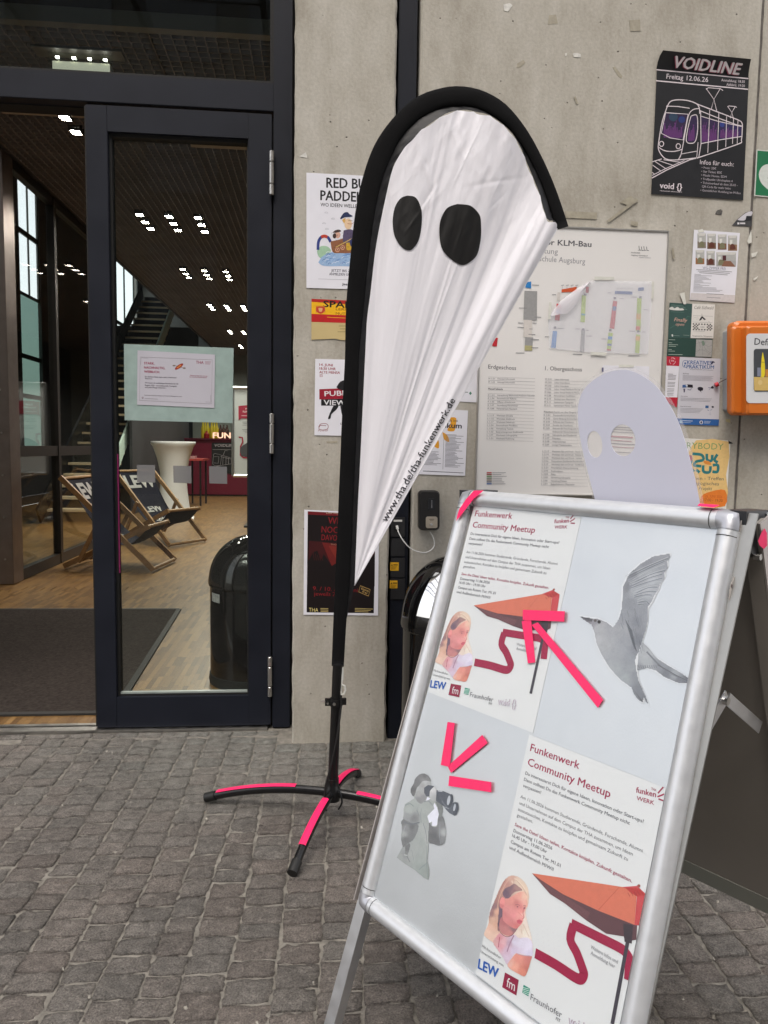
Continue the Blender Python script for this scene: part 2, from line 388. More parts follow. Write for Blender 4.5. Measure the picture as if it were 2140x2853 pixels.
# ---- entrance frame
xl=(atY(242,292,DOORY).x+atY(270,2033,DOORY).x)/2; xr=(atY(759,325,DOORY).x+atY(754,2030,DOORY).x)/2
ztop=atY(500,306,DOORY).z; zt0=atY(500,296,DOORY).z; zt1=atY(500,217,DOORY).z; zb=.012
fr=thing('entrance_frame',(-.8,DOORY,0),'dark blue-grey metal frame round the entrance with a glazed transom above','door frame')
LX=-1.85
box('jamb',xr+.006,-.112,DOORY-.004,DOORY+.12,0,5.4,ANTH,fr,bevel=.002)
box('shadow_gap',-.112,XL,DOORY+.03,DOORY+.12,0,5.4,SEAL,fr)
box('transom_bar',LX,xr+.006,DOORY-.0,DOORY+.12,zt0,zt1,ANTH,fr,bevel=.002)
box('jamb',LX-.09,LX,DOORY,DOORY+.12,0,5.4,ANTH,fr,bevel=.002)
box('head_rail',LX,xr+.006,DOORY+.002,DOORY+.12,5.3,5.4,ANTH,fr)
box('door_track',LX,xl-.004,DOORY+.05,DOORY+.12,zt0-.004,zt0+.01,SEAL,fr)
box('glass_pane',LX,xr+.006,DOORY+.05,DOORY+.056,zt1,5.3,GLASS,fr)
mb=MB(); mb.box(LX,xr+.006,DOORY+.012,DOORY+.048,zt1,zt1+.012); mb.box(xr-.008,xr+.006,DOORY+.012,DOORY+.048,zt1+.012,5.3); mb.build('glazing_bead',SEAL,fr)
mb=MB(); mb.box(LX,-.2,.13,.17,-.02,.008); mb.box(LX,-.2,.18,.2,-.02,.011); mb.build('threshold',STEEL,fr)
# left facade beyond the picture
lw=slab('side_wall',-4.6,LX-.1,0,.4,-.05,5.6,CONC,step=.2); lw['kind']='structure'
# ---- door leaf
gl0=atY(302,371,DOORY).x+.004; gl1=atY(689,392,DOORY).x; gz1=atY(500,381,DOORY).z; gz0=atY(500,1937,DOORY).z
dr=thing('glass_door',(xr,DOORY,0),'closed tall glass door leaf in a dark blue-grey metal frame with three steel hinges','door')
def ringbox(mb,x0,x1,z0,z1,X0,X1,Z0,Z1,y0,y1):
    mb.box(x0,X0,y0,y1,z0,z1); mb.box(X1,x1,y0,y1,z0,z1); mb.box(X0,X1,y0,y1,z0,Z0); mb.box(X0,X1,y0,y1,Z1,z1)
box('stile',xl,gl0-.006,DOORY-.006,DOORY+.06,zb,ztop,ANTH,dr,bevel=.002)
box('stile',gl1+.004,xr,DOORY-.006,DOORY+.06,zb,ztop,ANTH,dr,bevel=.002)
box('top_rail',gl0-.006,gl1+.004,DOORY-.005,DOORY+.06,gz1+.005,ztop,ANTH,dr)
box('bottom_rail',gl0-.006,gl1+.004,DOORY-.005,DOORY+.06,zb,gz0-.004,ANTH,dr)
mb=MB(); ringbox(mb,gl0-.006,gl1+.004,gz0-.004,gz1+.005,gl0+.004,gl1-.003,gz0+.004,gz1-.006,DOORY+.012,DOORY+.05); mb.build('glazing_bead',SEAL,dr)
box('glass_pane',gl0+.001,gl1-.001,DOORY+.03,DOORY+.036,gz0+.001,gz1-.001,GLASS,dr)
box('glazing_gasket',gl0+.004,gl1-.003,DOORY+.014,DOORY+.029,gz0+.004,gz0+.011,mat('pale_gasket',(.3,.34,.32,1),.3,noise=.2),dr)
box('edge_seal',xl-.008,xl-.0005,DOORY+.006,DOORY+.05,zb,ztop,SEAL,dr)
box('gap_seal',xr+.0003,xr+.0057,DOORY+.02,DOORY+.06,zb,ztop,SEAL,dr)
for (hx,y0,y1) in ((757,420,543),(757,1152,1264),(752,1830,1941)):
    za=atY(hx,y0,DOORY-.02).z; zc=atY(hx,y1,DOORY-.02).z; X=atY(hx,y0,DOORY-.02).x; L=(za-zc)
    h=None
    for i,(a,b) in enumerate(((0,.245),(.255,.745),(.755,1))):
        q=[(X,DOORY-.018,za-L*a),(X,DOORY-.018,za-L*a-.002),(X,DOORY-.018,za-L*b+.002),(X,DOORY-.018,za-L*b)]
        v,f=tubev(q,[.0075,.0092,.0092,.0075],14); 
        if h is None: h=([],[])
        k=len(h[0]); h=(h[0]+v,h[1]+[tuple(j+k for j in g) for g in f])
    obj('hinge',h[0],h[1],STEEL,dr,smooth=True)
# safety squares on the glass
DP=Plane((0,DOORY+.03,0),(1,0,0),(0,0,1)); SQ=hazy('frosted_film',(.22,.22,.225,1),.72,.5)
for x0,x1,ya,yb in ((383,576,1300,1487),(765,956,1310,1494),(1141,1331,1316,1500)):
    flat_sheet('safety_marker',DP,vK,[(x0,ya),(x1-2,ya+4),(x1,yb+1),(x0+3,yb-5)],SQ,.0012,parent=dr)
PK=mat('pink_reflection',(.32,.02,.14,1),.4,noise=.1)
box('edge_reflection',gl0+.0045,gl0+.0075,DOORY+.016,DOORY+.026,.62,1.08,PK,dr)  # thin pink sliver standing in for a reflection at the glass edge

# ---- metal intercom post in the recess between pillar and wall
ip=thing('intercom_post',(.3,.03,0),'slim dark metal intercom post running up the slot between pillar and wall','intercom post')
box('post',XR+.008,.337,.03,.2,-.02,5.5,ANTH,ip,bevel=.002)
PP=Plane((0,.03,0),(1,0,0),(0,0,1))
def onpost(x0,y0,x1,y1,name,m,d=.006):
    a=PP.uv(*vb(x0,y0)); b=PP.uv(*vb(x1,y1)); return box(name,a[0],b[0],.03-d,.032,b[1],a[1],m,ip,bevel=.001)
BLK2=mat('dark_plastic',(.02,.02,.022,1),.45,noise=.1)
onpost(683,975,768,1095,'socket_module',BLK2,.006); onpost(683,1105,768,1215,'blank_module',BLK2,.005)
onpost(683,1225,768,1345,'blank_module',BLK2,.005); onpost(683,1352,768,1480,'blank_module',BLK2,.005)
onpost(700,990,752,1003,'name_strip',mat('label_white',(.7,.7,.68,1),.5),.0075)
onpost(700,1030,740,1060,'socket',mat('socket_black',(.004,.004,.004,1),.3),.008)
YEL=mat('yellow_sticker',(.75,.42,.02,1),.5,noise=.1)
for a in ((679,1252,731,1304),(676,1364,723,1412)):
    onpost(*a,'warning_sticker',YEL,.0068)
pr=Print(PP,vb,.0072)
for (x,y) in ((684,1262),(681,1374)):
    pr=Print(PP,vb,.0072)
    pr.poly([(x,y+10),(x+5,y),(x+10,y+10)],c8(30,20,10)); pr.rect(x+14,y+2,x+40,y+8,c8(90,60,10))
    for k in range(3): pr.rect(x,y+15+k*7,x+36-k*5,y+18+k*7,c8(150,105,20))
    pr.flush('sticker_print',ip)

# ================================================================ INTERIOR
CH=3.34; CX0=-2.45; CX1=1.2; CY0=1.56; BY=19.6
INT=mat('interior_dark_paint',(.045,.045,.05,1),.6,noise=.15,nscale=2)
def st(name,*a,**k): o=box(name,*a,**k); o['kind']='structure'; return o
st('ceiling_slab',-5.4,CX1+.2,.27,BY,6.5,6.7,DARK)
st('unlit_void_panel',CX0,CX1,.27,BY,CH+.25,CH+.5,mat('unlit_void_black',(.01,.01,.01,1),.8))  # black panel stands for the darkness of the unlit space overhead
st('wall_right',CX1,CX1+.2,.27,BY,0,6.5,INT)
st('wall_back',-5.4,CX1+.2,BY,BY+.2,0,6.7,mat('back_wall_grey',(.16,.165,.16,1),.7,noise=.1,nscale=2))
# exterior left wall of the hall with its window openings
WX=-5.2; wy=[(atX(54,700,WX).y,atX(97,700,WX).y+.25),(atX(308,760,WX).y,19.4)]
zA=3.6; zB=6.0
ow=thing('hall_outer_wall',(WX,10,0),'dark outer wall of the hall with tall bright windows behind the staircase','wall')
mb=MB(); mb.box(WX-.06,WX,.4,BY,0,.9); mb.box(WX-.06,WX,.4,BY,zB,6.5)
edges=[(.4,wy[0][0]),(wy[0][1],wy[1][0]),(wy[1][1],BY)]
for a,b in edges: mb.box(WX-.06,WX,a,b,.9,zB)
for a,b in wy[1:]: mb.box(WX-.06,WX,a,b,.9,zA)
mb.build('wall',INT,ow)
WF=mat('window_frame_dark',(.03,.04,.04,1),.5); 
for i,(a,b) in enumerate(wy):
    z0=3.7 if i==0 else zA
    if i==0: obj('tinted_pane',[(WX-.035,a,.9),(WX-.035,b,.9),(WX-.035,b,3.7),(WX-.035,a,3.7)],[(0,1,2,3)],clear('tinted_window',(.16,.24,.21,1),.01,1.12),ow); [box('window_bar',WX-.05,WX-.02,a,b,z_,z_+.08,mat('window_frame_dark'),ow) for z_ in (2.6,1.9)]
    w=None; mb=MB(); mb.box(WX-.05,WX-.02,a,a+.05,z0,zB); mb.box(WX-.05,WX-.02,b-.05,b,z0,zB); mb.box(WX-.05,WX-.02,a+.05,b-.05,z0,z0+.05); mb.box(WX-.05,WX-.02,a+.05,b-.05,zB-.05,zB)
    for z in ((4.75,) if i==0 else (4.2,)): mb.box(WX-.05,WX-.02,a+.05,b-.05,z,z+.09)
    if i==0:
        for t in (.5,): mb.box(WX-.048,WX-.022,a+(b-a)*t,a+(b-a)*t+.03,z0+.05,zB-.05)
    w=mb.build('window',WF,ow); obj('pane',[(WX-.035,a+.05,z0+.05),(WX-.035,b-.05,z0+.05),(WX-.035,b-.05,zB-.05),(WX-.035,a+.05,zB-.05)],[(0,1,2,3)],clear('window_glass',(.98,1,.99,1),.01,1.12),w)
    if i==1:
        for yy in (17.9,18.9): w2=box('window_bar',WX-.05,WX-.02,yy,yy+.06,z0+.05,zB-.05,WF,ow)
# ---- open grid ceiling
cg=thing('grid_ceiling',(-.6,8,CH),'open grid ceiling of brown-grey metal cells over the whole hall','ceiling')
GR=mat('grid_brown',(.31,.275,.26,1),.5,noise=.1,nscale=3)
mb=MB(); s=.06; x=CX0
while x<CX1: mb.box(x,x+.004,CY0,17.5,CH,CH+.035); x+=s
mb2=MB(); y=CY0
while y<17.5: mb2.box(CX0,CX1,y,y+.004,CH+.001,CH+.036); y+=s
k=mb.build('grid_blades',GR,cg); k['kind']='stuff'; k=mb2.build('grid_blades',GR,cg); k['kind']='stuff'
box('edge_rail',CX0,CX1,CY0-.06,CY0-.003,CH-.01,CH+.07,mat('edge_rail_grey',(.16,.165,.15,1),.5),cg)
box('edge_rail',CX0-.03,CX0-.002,CY0,17.5,CH-.02,CH+.25,mat('edge_rail_dark',(.05,.05,.05,1),.5),cg)
# long light strips lying in the grid
a=atZ(*v1(1030,772),CH-.01); b=atZ(*v1(1345,802),CH-.01)
tag(box('ceiling_panel',a.x,b.x+.3,min(a.y,b.y),a.y+.09,CH-.012,CH-.004,mat('beige_panel',(.4,.33,.25,1),.6)),'long beige ceiling strip seen at the top of the door glass','ceiling panel')
a=atZ(*v1(0,600),CH-.01); b=atZ(*v1(460,640),CH-.01)
tag(box('ceiling_panel',a.x,b.x,min(a.y,b.y),max(a.y,b.y)+.0,CH-.012,CH-.004,mat('beige_panel')),'long beige ceiling strip above the open doorway','ceiling panel')
# ---- downlights
DL=[(355,636),(414,714),(760,1165),(790,1205),(820,1240),(920,1174),(944,1213),(968,1249),(1077,1182),(1097,1221),(1114,1257),(995,1462),(1011,1486),(1027,1507),(1111,1469),(1125,1492),(1139,1513),(1228,1475),(1240,1498),(1250,1518),(1138,1655),(1148,1668),(1158,1681),(1230,1660),(1238,1672),(1247,1684),(1322,1663),(1327,1675),(1334,1686),(1246,1797),(1251,1804),(1257,1811),(1322,1800),(1326,1807),(1330,1813),(1305,1876),(1310,1882),(1315,1889)]
EM=mat('lamp_glow',(.9,.8,.6,1),.5,emis=(1,.93,.82,1),estr=420)
LB=mat('lamp_body',(.05,.045,.04,1),.5)
def ringbox2(mb,X,Y,x,y,z0,z1):
    mb.box(-X,-x,-Y,Y,z0,z1); mb.box(x,X,-Y,Y,z0,z1); mb.box(-x,x,-Y,-y,z0,z1); mb.box(-x,x,y,Y,z0,z1)
p0=None
for i,(x,y) in enumerate(DL):
    P=atZ(*v1(x,y),CH-.02)
    if p0 is None:
        p0=thing('downlight',(0,0,CH-.02),'small square warm downlight shining in the grid ceiling','downlight','downlights in the grid ceiling')
        box('housing',-.04,.04,-.045,.045,CH-.012,CH+.03,LB,p0); obj('lens',[(-.031,-.036,CH-.0135),(.031,-.036,CH-.0135),(.031,.036,CH-.0135),(-.031,.036,CH-.0135)],[(3,2,1,0)],EM,p0); mb=MB(); ringbox2(mb,.040,.045,.0312,.0362,CH-.030,CH-.0125); mb.build('trim',LB,p0); o=p0
    else: o=copy_tree(p0)
    o.location=(P.x,P.y,CH-.02)
    if i<2: o['label']=('nearest','second nearest')[i]+' square warm downlight, above the open doorway left of the door'
    elif i<29 or i>=0:
        j=i-2
        if j<27: b_,c_,r_=j//9,(j%9)//3,j%3
        elif j<33: b_,c_,r_=3,1+(j-27)//3,(j-27)%3
        else: b_,c_,r_=4,1,(j-33)%3
        o['label']='small warm downlight, %s in the %s row of the %s ceiling cluster'%(('nearest','middle','farthest')[r_],('left','middle','right')[c_],('nearest','second','third','fourth','farthest')[b_])
# ---- emergency sign seen through the transom
Ys=1.36; e0=atY(*v1(263,285),Ys); e1=atY(*v1(620,430),Ys)
es=thing('emergency_light',(e0.x,Ys,e0.z),'glass-edged emergency sign with four tiny lamps behind the transom glass','emergency light')
box('mounting_plate',e0.x-.07,e1.x+.05,Ys-.05,Ys+.05,e0.z,e0.z+.012,mat('plate_brown',(.12,.11,.1,1),.5),es)
box('clear_edge',e0.x,e1.x,Ys-.01,Ys-.006,e1.z-.06,e0.z,clear('edge_glass',(.95,.98,.96,1),.05,1.5),es)
box('sign_panel',e0.x+.02,e1.x-.02,Ys-.004,Ys+.004,e1.z-.05,atY(*v1(263,330),Ys).z,mat('sign_cream',(.5,.43,.31,1),.6,emis=(1,.95,.8,1),estr=.2),es)
for t in (.15,.4,.64,.88):
    X=e0.x+(e1.x-e0.x)*t; box('led',X-.009,X+.009,Ys-.016,Ys-.011,e0.z-.03,e0.z-.022,mat('led_glow',(1,1,1,1),.5,emis=(1,.97,.85,1),estr=9),es)
# ---- floor
def parquet_mat():
    M=bpy.data.materials.new('parquet'); M.use_nodes=True; n=M.node_tree.nodes; l=M.node_tree.links; p=n['Principled BSDF']
    g=n.new('ShaderNodeNewGeometry'); mp=n.new('ShaderNodeMapping'); mp.inputs['Rotation'].default_value=(0,0,math.pi/2); l.new(g.outputs['Position'],mp.inputs[0])
    br=n.new('ShaderNodeTexBrick'); br.inputs['Color1'].default_value=(.14,.068,.019,1); br.inputs['Color2'].default_value=(.26,.145,.044,1); br.inputs['Mortar'].default_value=(.16,.08,.035,1)
    br.inputs['Scale'].default_value=1; br.inputs['Brick Width'].default_value=.165; br.inputs['Row Height'].default_value=.024; br.inputs['Mortar Size'].default_value=.0006; br.offset=.37; br.offset_frequency=2
    l.new(mp.outputs[0],br.inputs['Vector'])
    t=n.new('ShaderNodeTexNoise'); t.inputs['Scale'].default_value=3; l.new(g.outputs['Position'],t.inputs['Vector'])
    h=n.new('ShaderNodeHueSaturation'); mr=n.new('ShaderNodeMapRange'); mr.inputs[1].default_value=.3; mr.inputs[2].default_value=.7; mr.inputs[3].default_value=.85; mr.inputs[4].default_value=1.15
    l.new(t.outputs[0],mr.inputs[0]); l.new(mr.outputs[0],h.inputs['Value']); l.new(br.outputs[0],h.inputs['Color']); l.new(h.outputs[0],p.inputs['Base Color']); p.inputs['Roughness'].default_value=.36
    return M
fl=st('parquet_floor',-5.2,CX1,.2,BY,-.05,-.0035,parquet_mat())
PQ=ink('parquet_block',.36,.5,.18)
rp=random.Random(5); pieces=[]
def wood(): 
    k=rp.random()**1.3; return (.125+.16*k,.062+.10*k,.017+.036*k,1)
nx=0; x=-3.0
while x<.35:
    y=.2-rp.random()*.16
    while y<3.0:
        if y+.16>.2 and not(x<-2.3 and y>2.9): pieces.append((x,max(y,.2),x+.0232,min(y+.163,3.2)))
        y+=.164
    x+=.024
def vis_floor(pc):
    cx,cy=(pc[0]+pc[2])/2,(pc[1]+pc[3])/2
    if -1.2<cx<-.3 and .2<cy<.42: return 0+cy
    if -.95<cx<-.2 and cy<1.3: return 10+cy
    return 100+cy
pieces.sort(key=vis_floor); v=[];f=[];cc=[]
for i,(a,b,c,d) in enumerate(pieces):
    cl=wood(); bv=boxv(a,c,b,d,-.003,.0+rp.random()*.0004)
    if i<290: obj('parquet_block',bv,BF,PQ,fl,cols=[cl]*6,centre=True)
    else:
        k=len(v); v+=bv; f+=[tuple(q+k for q in g) for g in BF]; cc+=[cl]*6
o=obj('parquet_blocks',v,f,PQ,fl,cols=cc); o['kind']='stuff'
# ---- doormat
MATM=mat('mat_fibre',(.045,.037,.033,1),.95,spec=.1,noise=.35,nscale=70,bump=.8,bscale=420)
mq=[(-2.7,.33),(atZ(338,1961,0).x,.33),(atZ(499,1700,0).x,atZ(499,1700,0).y),(-2.7,atZ(499,1700,0).y+.02)]
dm=thing('doormat',(mq[0][0],mq[0][1],0),'large flat brown-grey entrance mat on the parquet inside the doorway','doormat')
obj('mat_surface',[(x,y,z) for z in (.001,.008) for x,y in mq],[(3,2,1,0),(4,5,6,7),(0,1,5,4),(1,2,6,5),(2,3,7,6),(3,0,4,7)],MATM,dm)
mb=MB()
for i in range(4):
    a=V3((*mq[i],.005)); b=V3((*mq[(i+1)%4],.005)); mb.bar(a,b,.03,.009+.0006*i,(b-a).cross(V3((0,0,1))))
mb.build('mat_edging',mat('mat_rubber',(.02,.019,.018,1),.7),dm)
# ---- vestibule glass partition
GX=-2.43
vp=thing('glass_partition',(GX,3.2,0),'floor to ceiling dark framed glass partition on the left of the hall','partition')
y0=atZ(47,1628,0).y; y1=4.32; y2=y1+1.75
DF=mat('partition_frame',(.02,.018,.017,1),.4)
PGL=clear('partition_glass',(.95,.98,.96,1),.01,1.33)
for ya,yb in ((y0+.2,y1),(y1+.06,y2)):
    box('bottom_rail',GX-.03,GX+.03,ya,yb,.001,.09,DF,vp); box('mid_rail',GX-.028,GX+.028,ya,yb,1.0,1.09,DF,vp); box('top_rail',GX-.03,GX+.03,ya,yb,CH-.1,CH-.03,DF,vp)
    box('glass_pane',GX-.004,GX+.004,ya,yb,.09,CH-.1,PGL,vp)
for y in (y1,): box('mullion',GX-.035,GX+.035,y,y+.06,.001,CH-.03,DF,vp)
sp=thing('steel_post',(GX-.1,y0,0),'broad brushed steel corner post with rivets at the end of the glass partition','post')
box('post',GX-.35,GX+.03,y0,y0+.2,.001,CH-.03,mat('post_steel',(.32,.28,.26,1),.38,.9,noise=.08,nscale=12),sp,bevel=.003)
for z in [.2+.33*k for k in range(9)]:
    v,f=tubev([(GX-.03,y0-.006,z),(GX-.03,y0+.001,z)],.008,8); obj('rivet',v,f,STEEL,sp,smooth=True)
# ---- staircase
SX1=-3.12; sr=(4.08-1.0)/(13.7-9.25); Yb=9.25-1.0/sr
stc=thing('staircase',(SX1,Yb,0),'straight open steel staircase with pale treads climbing away behind the door','staircase')
SW=.72; TR=mat('tread_wood',(.68,.56,.38,1),.5,noise=.1); SG=mat('stringer_green',(.6,.75,.66,1),.4,noise=.05)
nst=26
for k in range(nst):
    z=.16*(k+1)+.02; y=Yb+z/sr; box('tread',SX1-SW,SX1,y-.02,y+.25,z-.035,z,TR,stc)
    box('riser',SX1-SW+.01,SX1-.01,y+.235,y+.245,z,z+.125,BLKM,stc)
bar('stringer',(SX1+.03,Yb,.1),(SX1+.03,Yb+4.3/sr,4.4),.24,.03,SG,stc,side=(0,-1,1)); bar('stringer',(SX1-SW-.03,Yb,.1),(SX1-SW-.03,Yb+4.3/sr,4.4),.24,.03,BLKM,stc,side=(0,-1,1))
bar('landing_beam',(SX1-.9,15.1,4.9),(SX1-.9,17.2,6.3),.3,.06,SG,stc,side=(0,-1,1))
st('stair_wall',-3.0,-2.96,9.3,14.4,0,1.9,INT)
st('stair_wall',-5.2,-3.05,16.2,16.4,0,4.0,mat('slate_wall',(.05,.058,.066,1),.5,noise=.2,nscale=1.5))
# ---- bar, back panel, door
by=atZ(560,1381,0).y
st('bar_back_wall',-3.15,CX1,by+2.2,by+2.3,0,CH,mat('pale_back_wall',(.34,.37,.34,1),.7,noise=.1,nscale=2))
br=thing('bar_counter',(-2.4,by,0),'dark red bar counter at the far end of the hall','bar counter')
bx0=atY(483,1300,by).x; RED=mat('bar_red',(.17,.008,.03,1),.45,noise=.06)
bz=atY(560,1221,by).z
box('front_panel',bx0,-.4,by,by+.05,.03,bz-.03,RED,br); box('counter_top',bx0-.08,-.35,by-.06,by+.6,bz-.03,bz,mat('bar_top',(.12,.01,.03,1),.35),br); box('end_panel',bx0,bx0+.05,by+.05,by+.55,.03,bz-.03,RED,br); box('plinth',bx0+.04,-.4,by+.03,by+.5,0.001,.03,BLKM,br)
a=atY(*v2(855,560),by+2); b=atY(*v2(900,560),by+2)
tag(box('wooden_post',a.x,b.x,by+1.9,by+2.0,0,CH,mat('orange_wood',(.38,.13,.05,1),.4,noise=.3,nscale=9)),'orange-brown wooden post at the back wall beside the bar','post')
BP=Plane((0,by-.004,0),(1,0,0),(0,0,1)); NI=.0
def letters(bodyp,name,label,cat,plane,view,args,m,th=.03,parent=None):
    vs,fs=glyphs(bodyp,.03); return None
pr=Print(BP,vK,.012); fu=Print(Plane((0,by-.02,0),(1,0,0),(0,0,1)),vK,.0)
FB=Plane((0,by+.05,0),(1,0,0),(0,0,1))
fun=thing('letter_sign',(atY(*vK(1185,1018),by+.05).x,by+.05,bz),'row of lit pink-white letters reading FUNK standing on the bar counter','sign')
pf=Print(FB,vK,.0); pf.text('FUNK',1183,1020,1440,1022,58,(1,.62,.45,1),.05); pf.flush('letters',fun,mat('letter_glow',(.8,.45,.35,1),.5,emis=(1,.55,.38,1),estr=.7))
pf=Print(FB,vK,-.02); pf.text('FUNK',1183,1020,1440,1022,58,(.3,.1,.08,1),.06); pf.flush('letter_backs',fun)
pz=thing('bar_poster',(atY(*vK(1168,1070),by).x,by-.01,.5),'small black tram poster VOIDLINE stuck on the front of the red bar','poster')
flat_sheet('sheet',BP,vK,[(1168,1068),(1440,1068),(1440,1400),(1168,1380)],mat('poster_black',(.012,.012,.014,1),.5),.01,parent=pz)
Wt=c8(190,180,185); pr.text('VOIDLINE',1195,1110,1420,1112,28,Wt,.03,.15)
for q in ([(1190,1190),(1180,1290),(1200,1310),(1260,1308),(1275,1200),(1200,1180),(1190,1190)],[(1275,1200),(1375,1230),(1375,1290),(1262,1308)],[(1195,1215),(1245,1215),(1238,1285),(1190,1280)],[(1262,1215),(1370,1240)],[(1290,1215),(1285,1300)],[(1320,1220),(1318,1300)],[(1345,1225),(1345,1296)],[(1168,1330),(1260,1308)],[(1180,1140),(1420,1142)],[(1290,1200),(1310,1150),(1340,1155)]): pr.line(q,3,Wt)
pr.flush('poster_print',pz)
# bottles
BG=[('yellow',(.55,.42,.02,1)),('amber',(.1,.03,.01,1))]
yl=mat('yellow_drink',(.6,.48,.02,1),.15,coat=.4); am=mat('brown_bottle',(.06,.02,.012,1),.15,coat=.5); rd=mat('red_drink',(.3,.01,.01,1),.15,coat=.5)
bsp=[(1078,yl,1),(1102,yl,1),(1127,yl,1),(1170,yl,1),(1196,yl,1),(1222,yl,1),(1262,am,.85),(1295,am,.85),(1330,am,.85),(1115,rd,.45)]
for i,(x,mm,hh) in enumerate(bsp):
    P=atY(*vK(x,1000),by+.25 if mm is not rd else by+.1); r=.045 if mm is not rd else .06
    lab={id(yl):'tall yellow drink bottle standing in the row on the bar counter',id(am):'short brown beer bottle at the end of the row on the bar','rd':''}.get(id(mm),'small dark red glass in front of the yellow bottles on the bar')
    b_=lathe('bottle',[(r*.9,bz+.001),(r,bz+.01),(r,bz+.22*hh),(r*.4,bz+.30*hh),(r*.36,bz+.36*hh)],P.x,P.y,mm,n=12)
    if mm is not rd: lab=lab.replace(' drink bottle',' drink bottle,').replace(' beer bottle',' beer bottle,'); lab=('tall yellow drink bottle, %s from the left on the bar counter'%['first','second','third','fourth','fifth','sixth'][i]) if mm is yl else ('short brown beer bottle, %s from the left at the end of the bar'%['first','second','third'][i-6])
    tag(b_,lab,'bottle' if mm is not rd else 'glass','yellow bottles on the bar' if mm is yl else ('brown bottles on the bar' if mm is am else None))
# red side table by the bar
ty=atZ(*vK(1048,1735),0).y; rt=thing('side_table',(-2.3,ty,0),'small red table with thin black legs in front of the bar','table')
a=atY(*vK(890,1245),ty); b=atY(*vK(1095,1262),ty+.3)
box('tabletop',a.x-.05,b.x+.02,ty-.05,ty+.75,a.z-.02,a.z+.015,mat('table_red',(.42,.06,.05,1),.4),rt)
for X in (a.x,b.x-.05):
    for Y in (ty,ty+.65): box('leg',X,X+.03,Y,Y+.03,.001,a.z-.02,BLKM,rt)
tag(box('box_file',a.x+.05,b.x-.15,ty+.1,ty+.35,a.z+.016,a.z+.06,mat('pale_pink_paper',(.45,.25,.25,1),.6)),'flat pinkish stack of leaflets lying on the small red table','leaflets')
# cocktail table with stretch cover
tc=atZ(*v2(915,1052),0); tz=atY(*v2(915,634),tc.y).z; hw=abs(atY(*v2(793,634),tc.y).x-atY(*v2(1037,634),tc.y).x)/2
ct=thing('bar_table',(tc.x,tc.y+.2,0),'round high table in a white stretch cover narrowing at the waist','table')
CW=mat('stretch_cover',(.78,.77,.78,1),.75,bump=.05,bscale=20)
lathe('cover',[(hw*.98,tz),(hw,tz-.01),(hw,tz-.035),(hw*.9,tz-.08),(hw*.72,tz*.78),(hw*.60,tz*.6),(hw*.585,tz*.5),(hw*.62,tz*.35),(hw*.72,tz*.12),(hw*.8,.04),(hw*.78,.002)],tc.x,tc.y+.25,CW,ct,n=48)
obj('foot_pocket',[(tc.x+hw*.75,tc.y+.12,.0),(tc.x+hw*.98,tc.y+.1,.0),(tc.x+hw*.98,tc.y+.14,.03),(tc.x+hw*.7,tc.y+.2,.16)],[(0,1,2,3)],CW,ct)
# poster frame stand inside
sy=7.6; SP=Plane((0,sy,0),(1,0,0),(0,0,1)); a=SP.uv(*vK(1375,490)); b=SP.uv(*vK(1380,1415)); sx1=a[0]+.62
ps=thing('poster_stand',(a[0],sy,0),'silver framed display stand with a white and red poster, half hidden by the door stile','display stand')
mb=MB(); z1,z0=a[1],b[1]
for q in (((a[0]+.02,sy,z1),(sx1,sy,z1)),((a[0]+.02,sy,z0),(sx1,sy,z0)),((a[0]+.02,sy,z0),(a[0]+.02,sy,z1)),((sx1,sy,z0),(sx1,sy,z1))): mb.tube(q,.02,10)
mb.build('frame',ALU,ps,smooth=True); box('poster',a[0]+.03,sx1-.01,sy+.004,sy+.012,z0+.01,z1-.01,mat('poster_paper',(.6,.62,.63,1),.5),ps)
mb=MB(); xm=(a[0]+sx1)/2+.12; mb.tube([(xm,sy+.05,.02),(xm,sy+.05,z0+.1)],.025,10); mb.box(xm-.25,xm+.25,sy-.15,sy+.25,.001,.025); mb.build('stand',BLKM,ps)
pr=Print(SP,vK,.0); RR=c8(165,45,70)
pr.blob([(1450,690),(1470,680),(1700,680),(1700,810),(1480,812),(1452,838)],RR,n=2); pr.text('FUNK',1525,722,1600,722,18,c8(235,225,225),.03); pr.text('FLIMMERN',1497,752,1620,752,18,c8(235,225,225),.03)
pr.rect(1482,782,1600,788,c8(220,190,195))
for yy,xx in ((850,1492),(866,1498),(882,1490),(928,1488),(944,1500),(956,1520)): pr.rect(xx,yy,1640,yy+4,c8(110,110,115))
pr.line([(1452,1010),(1490,1015),(1495,1060),(1472,1110),(1470,1200),(1500,1225),(1640,1228)],16,RR); pr.blob([(1470,1120),(1540,1070),(1640,1060),(1640,1210),(1480,1210)],c8(80,80,85),n=2)
pr.flush('poster_print',ps)
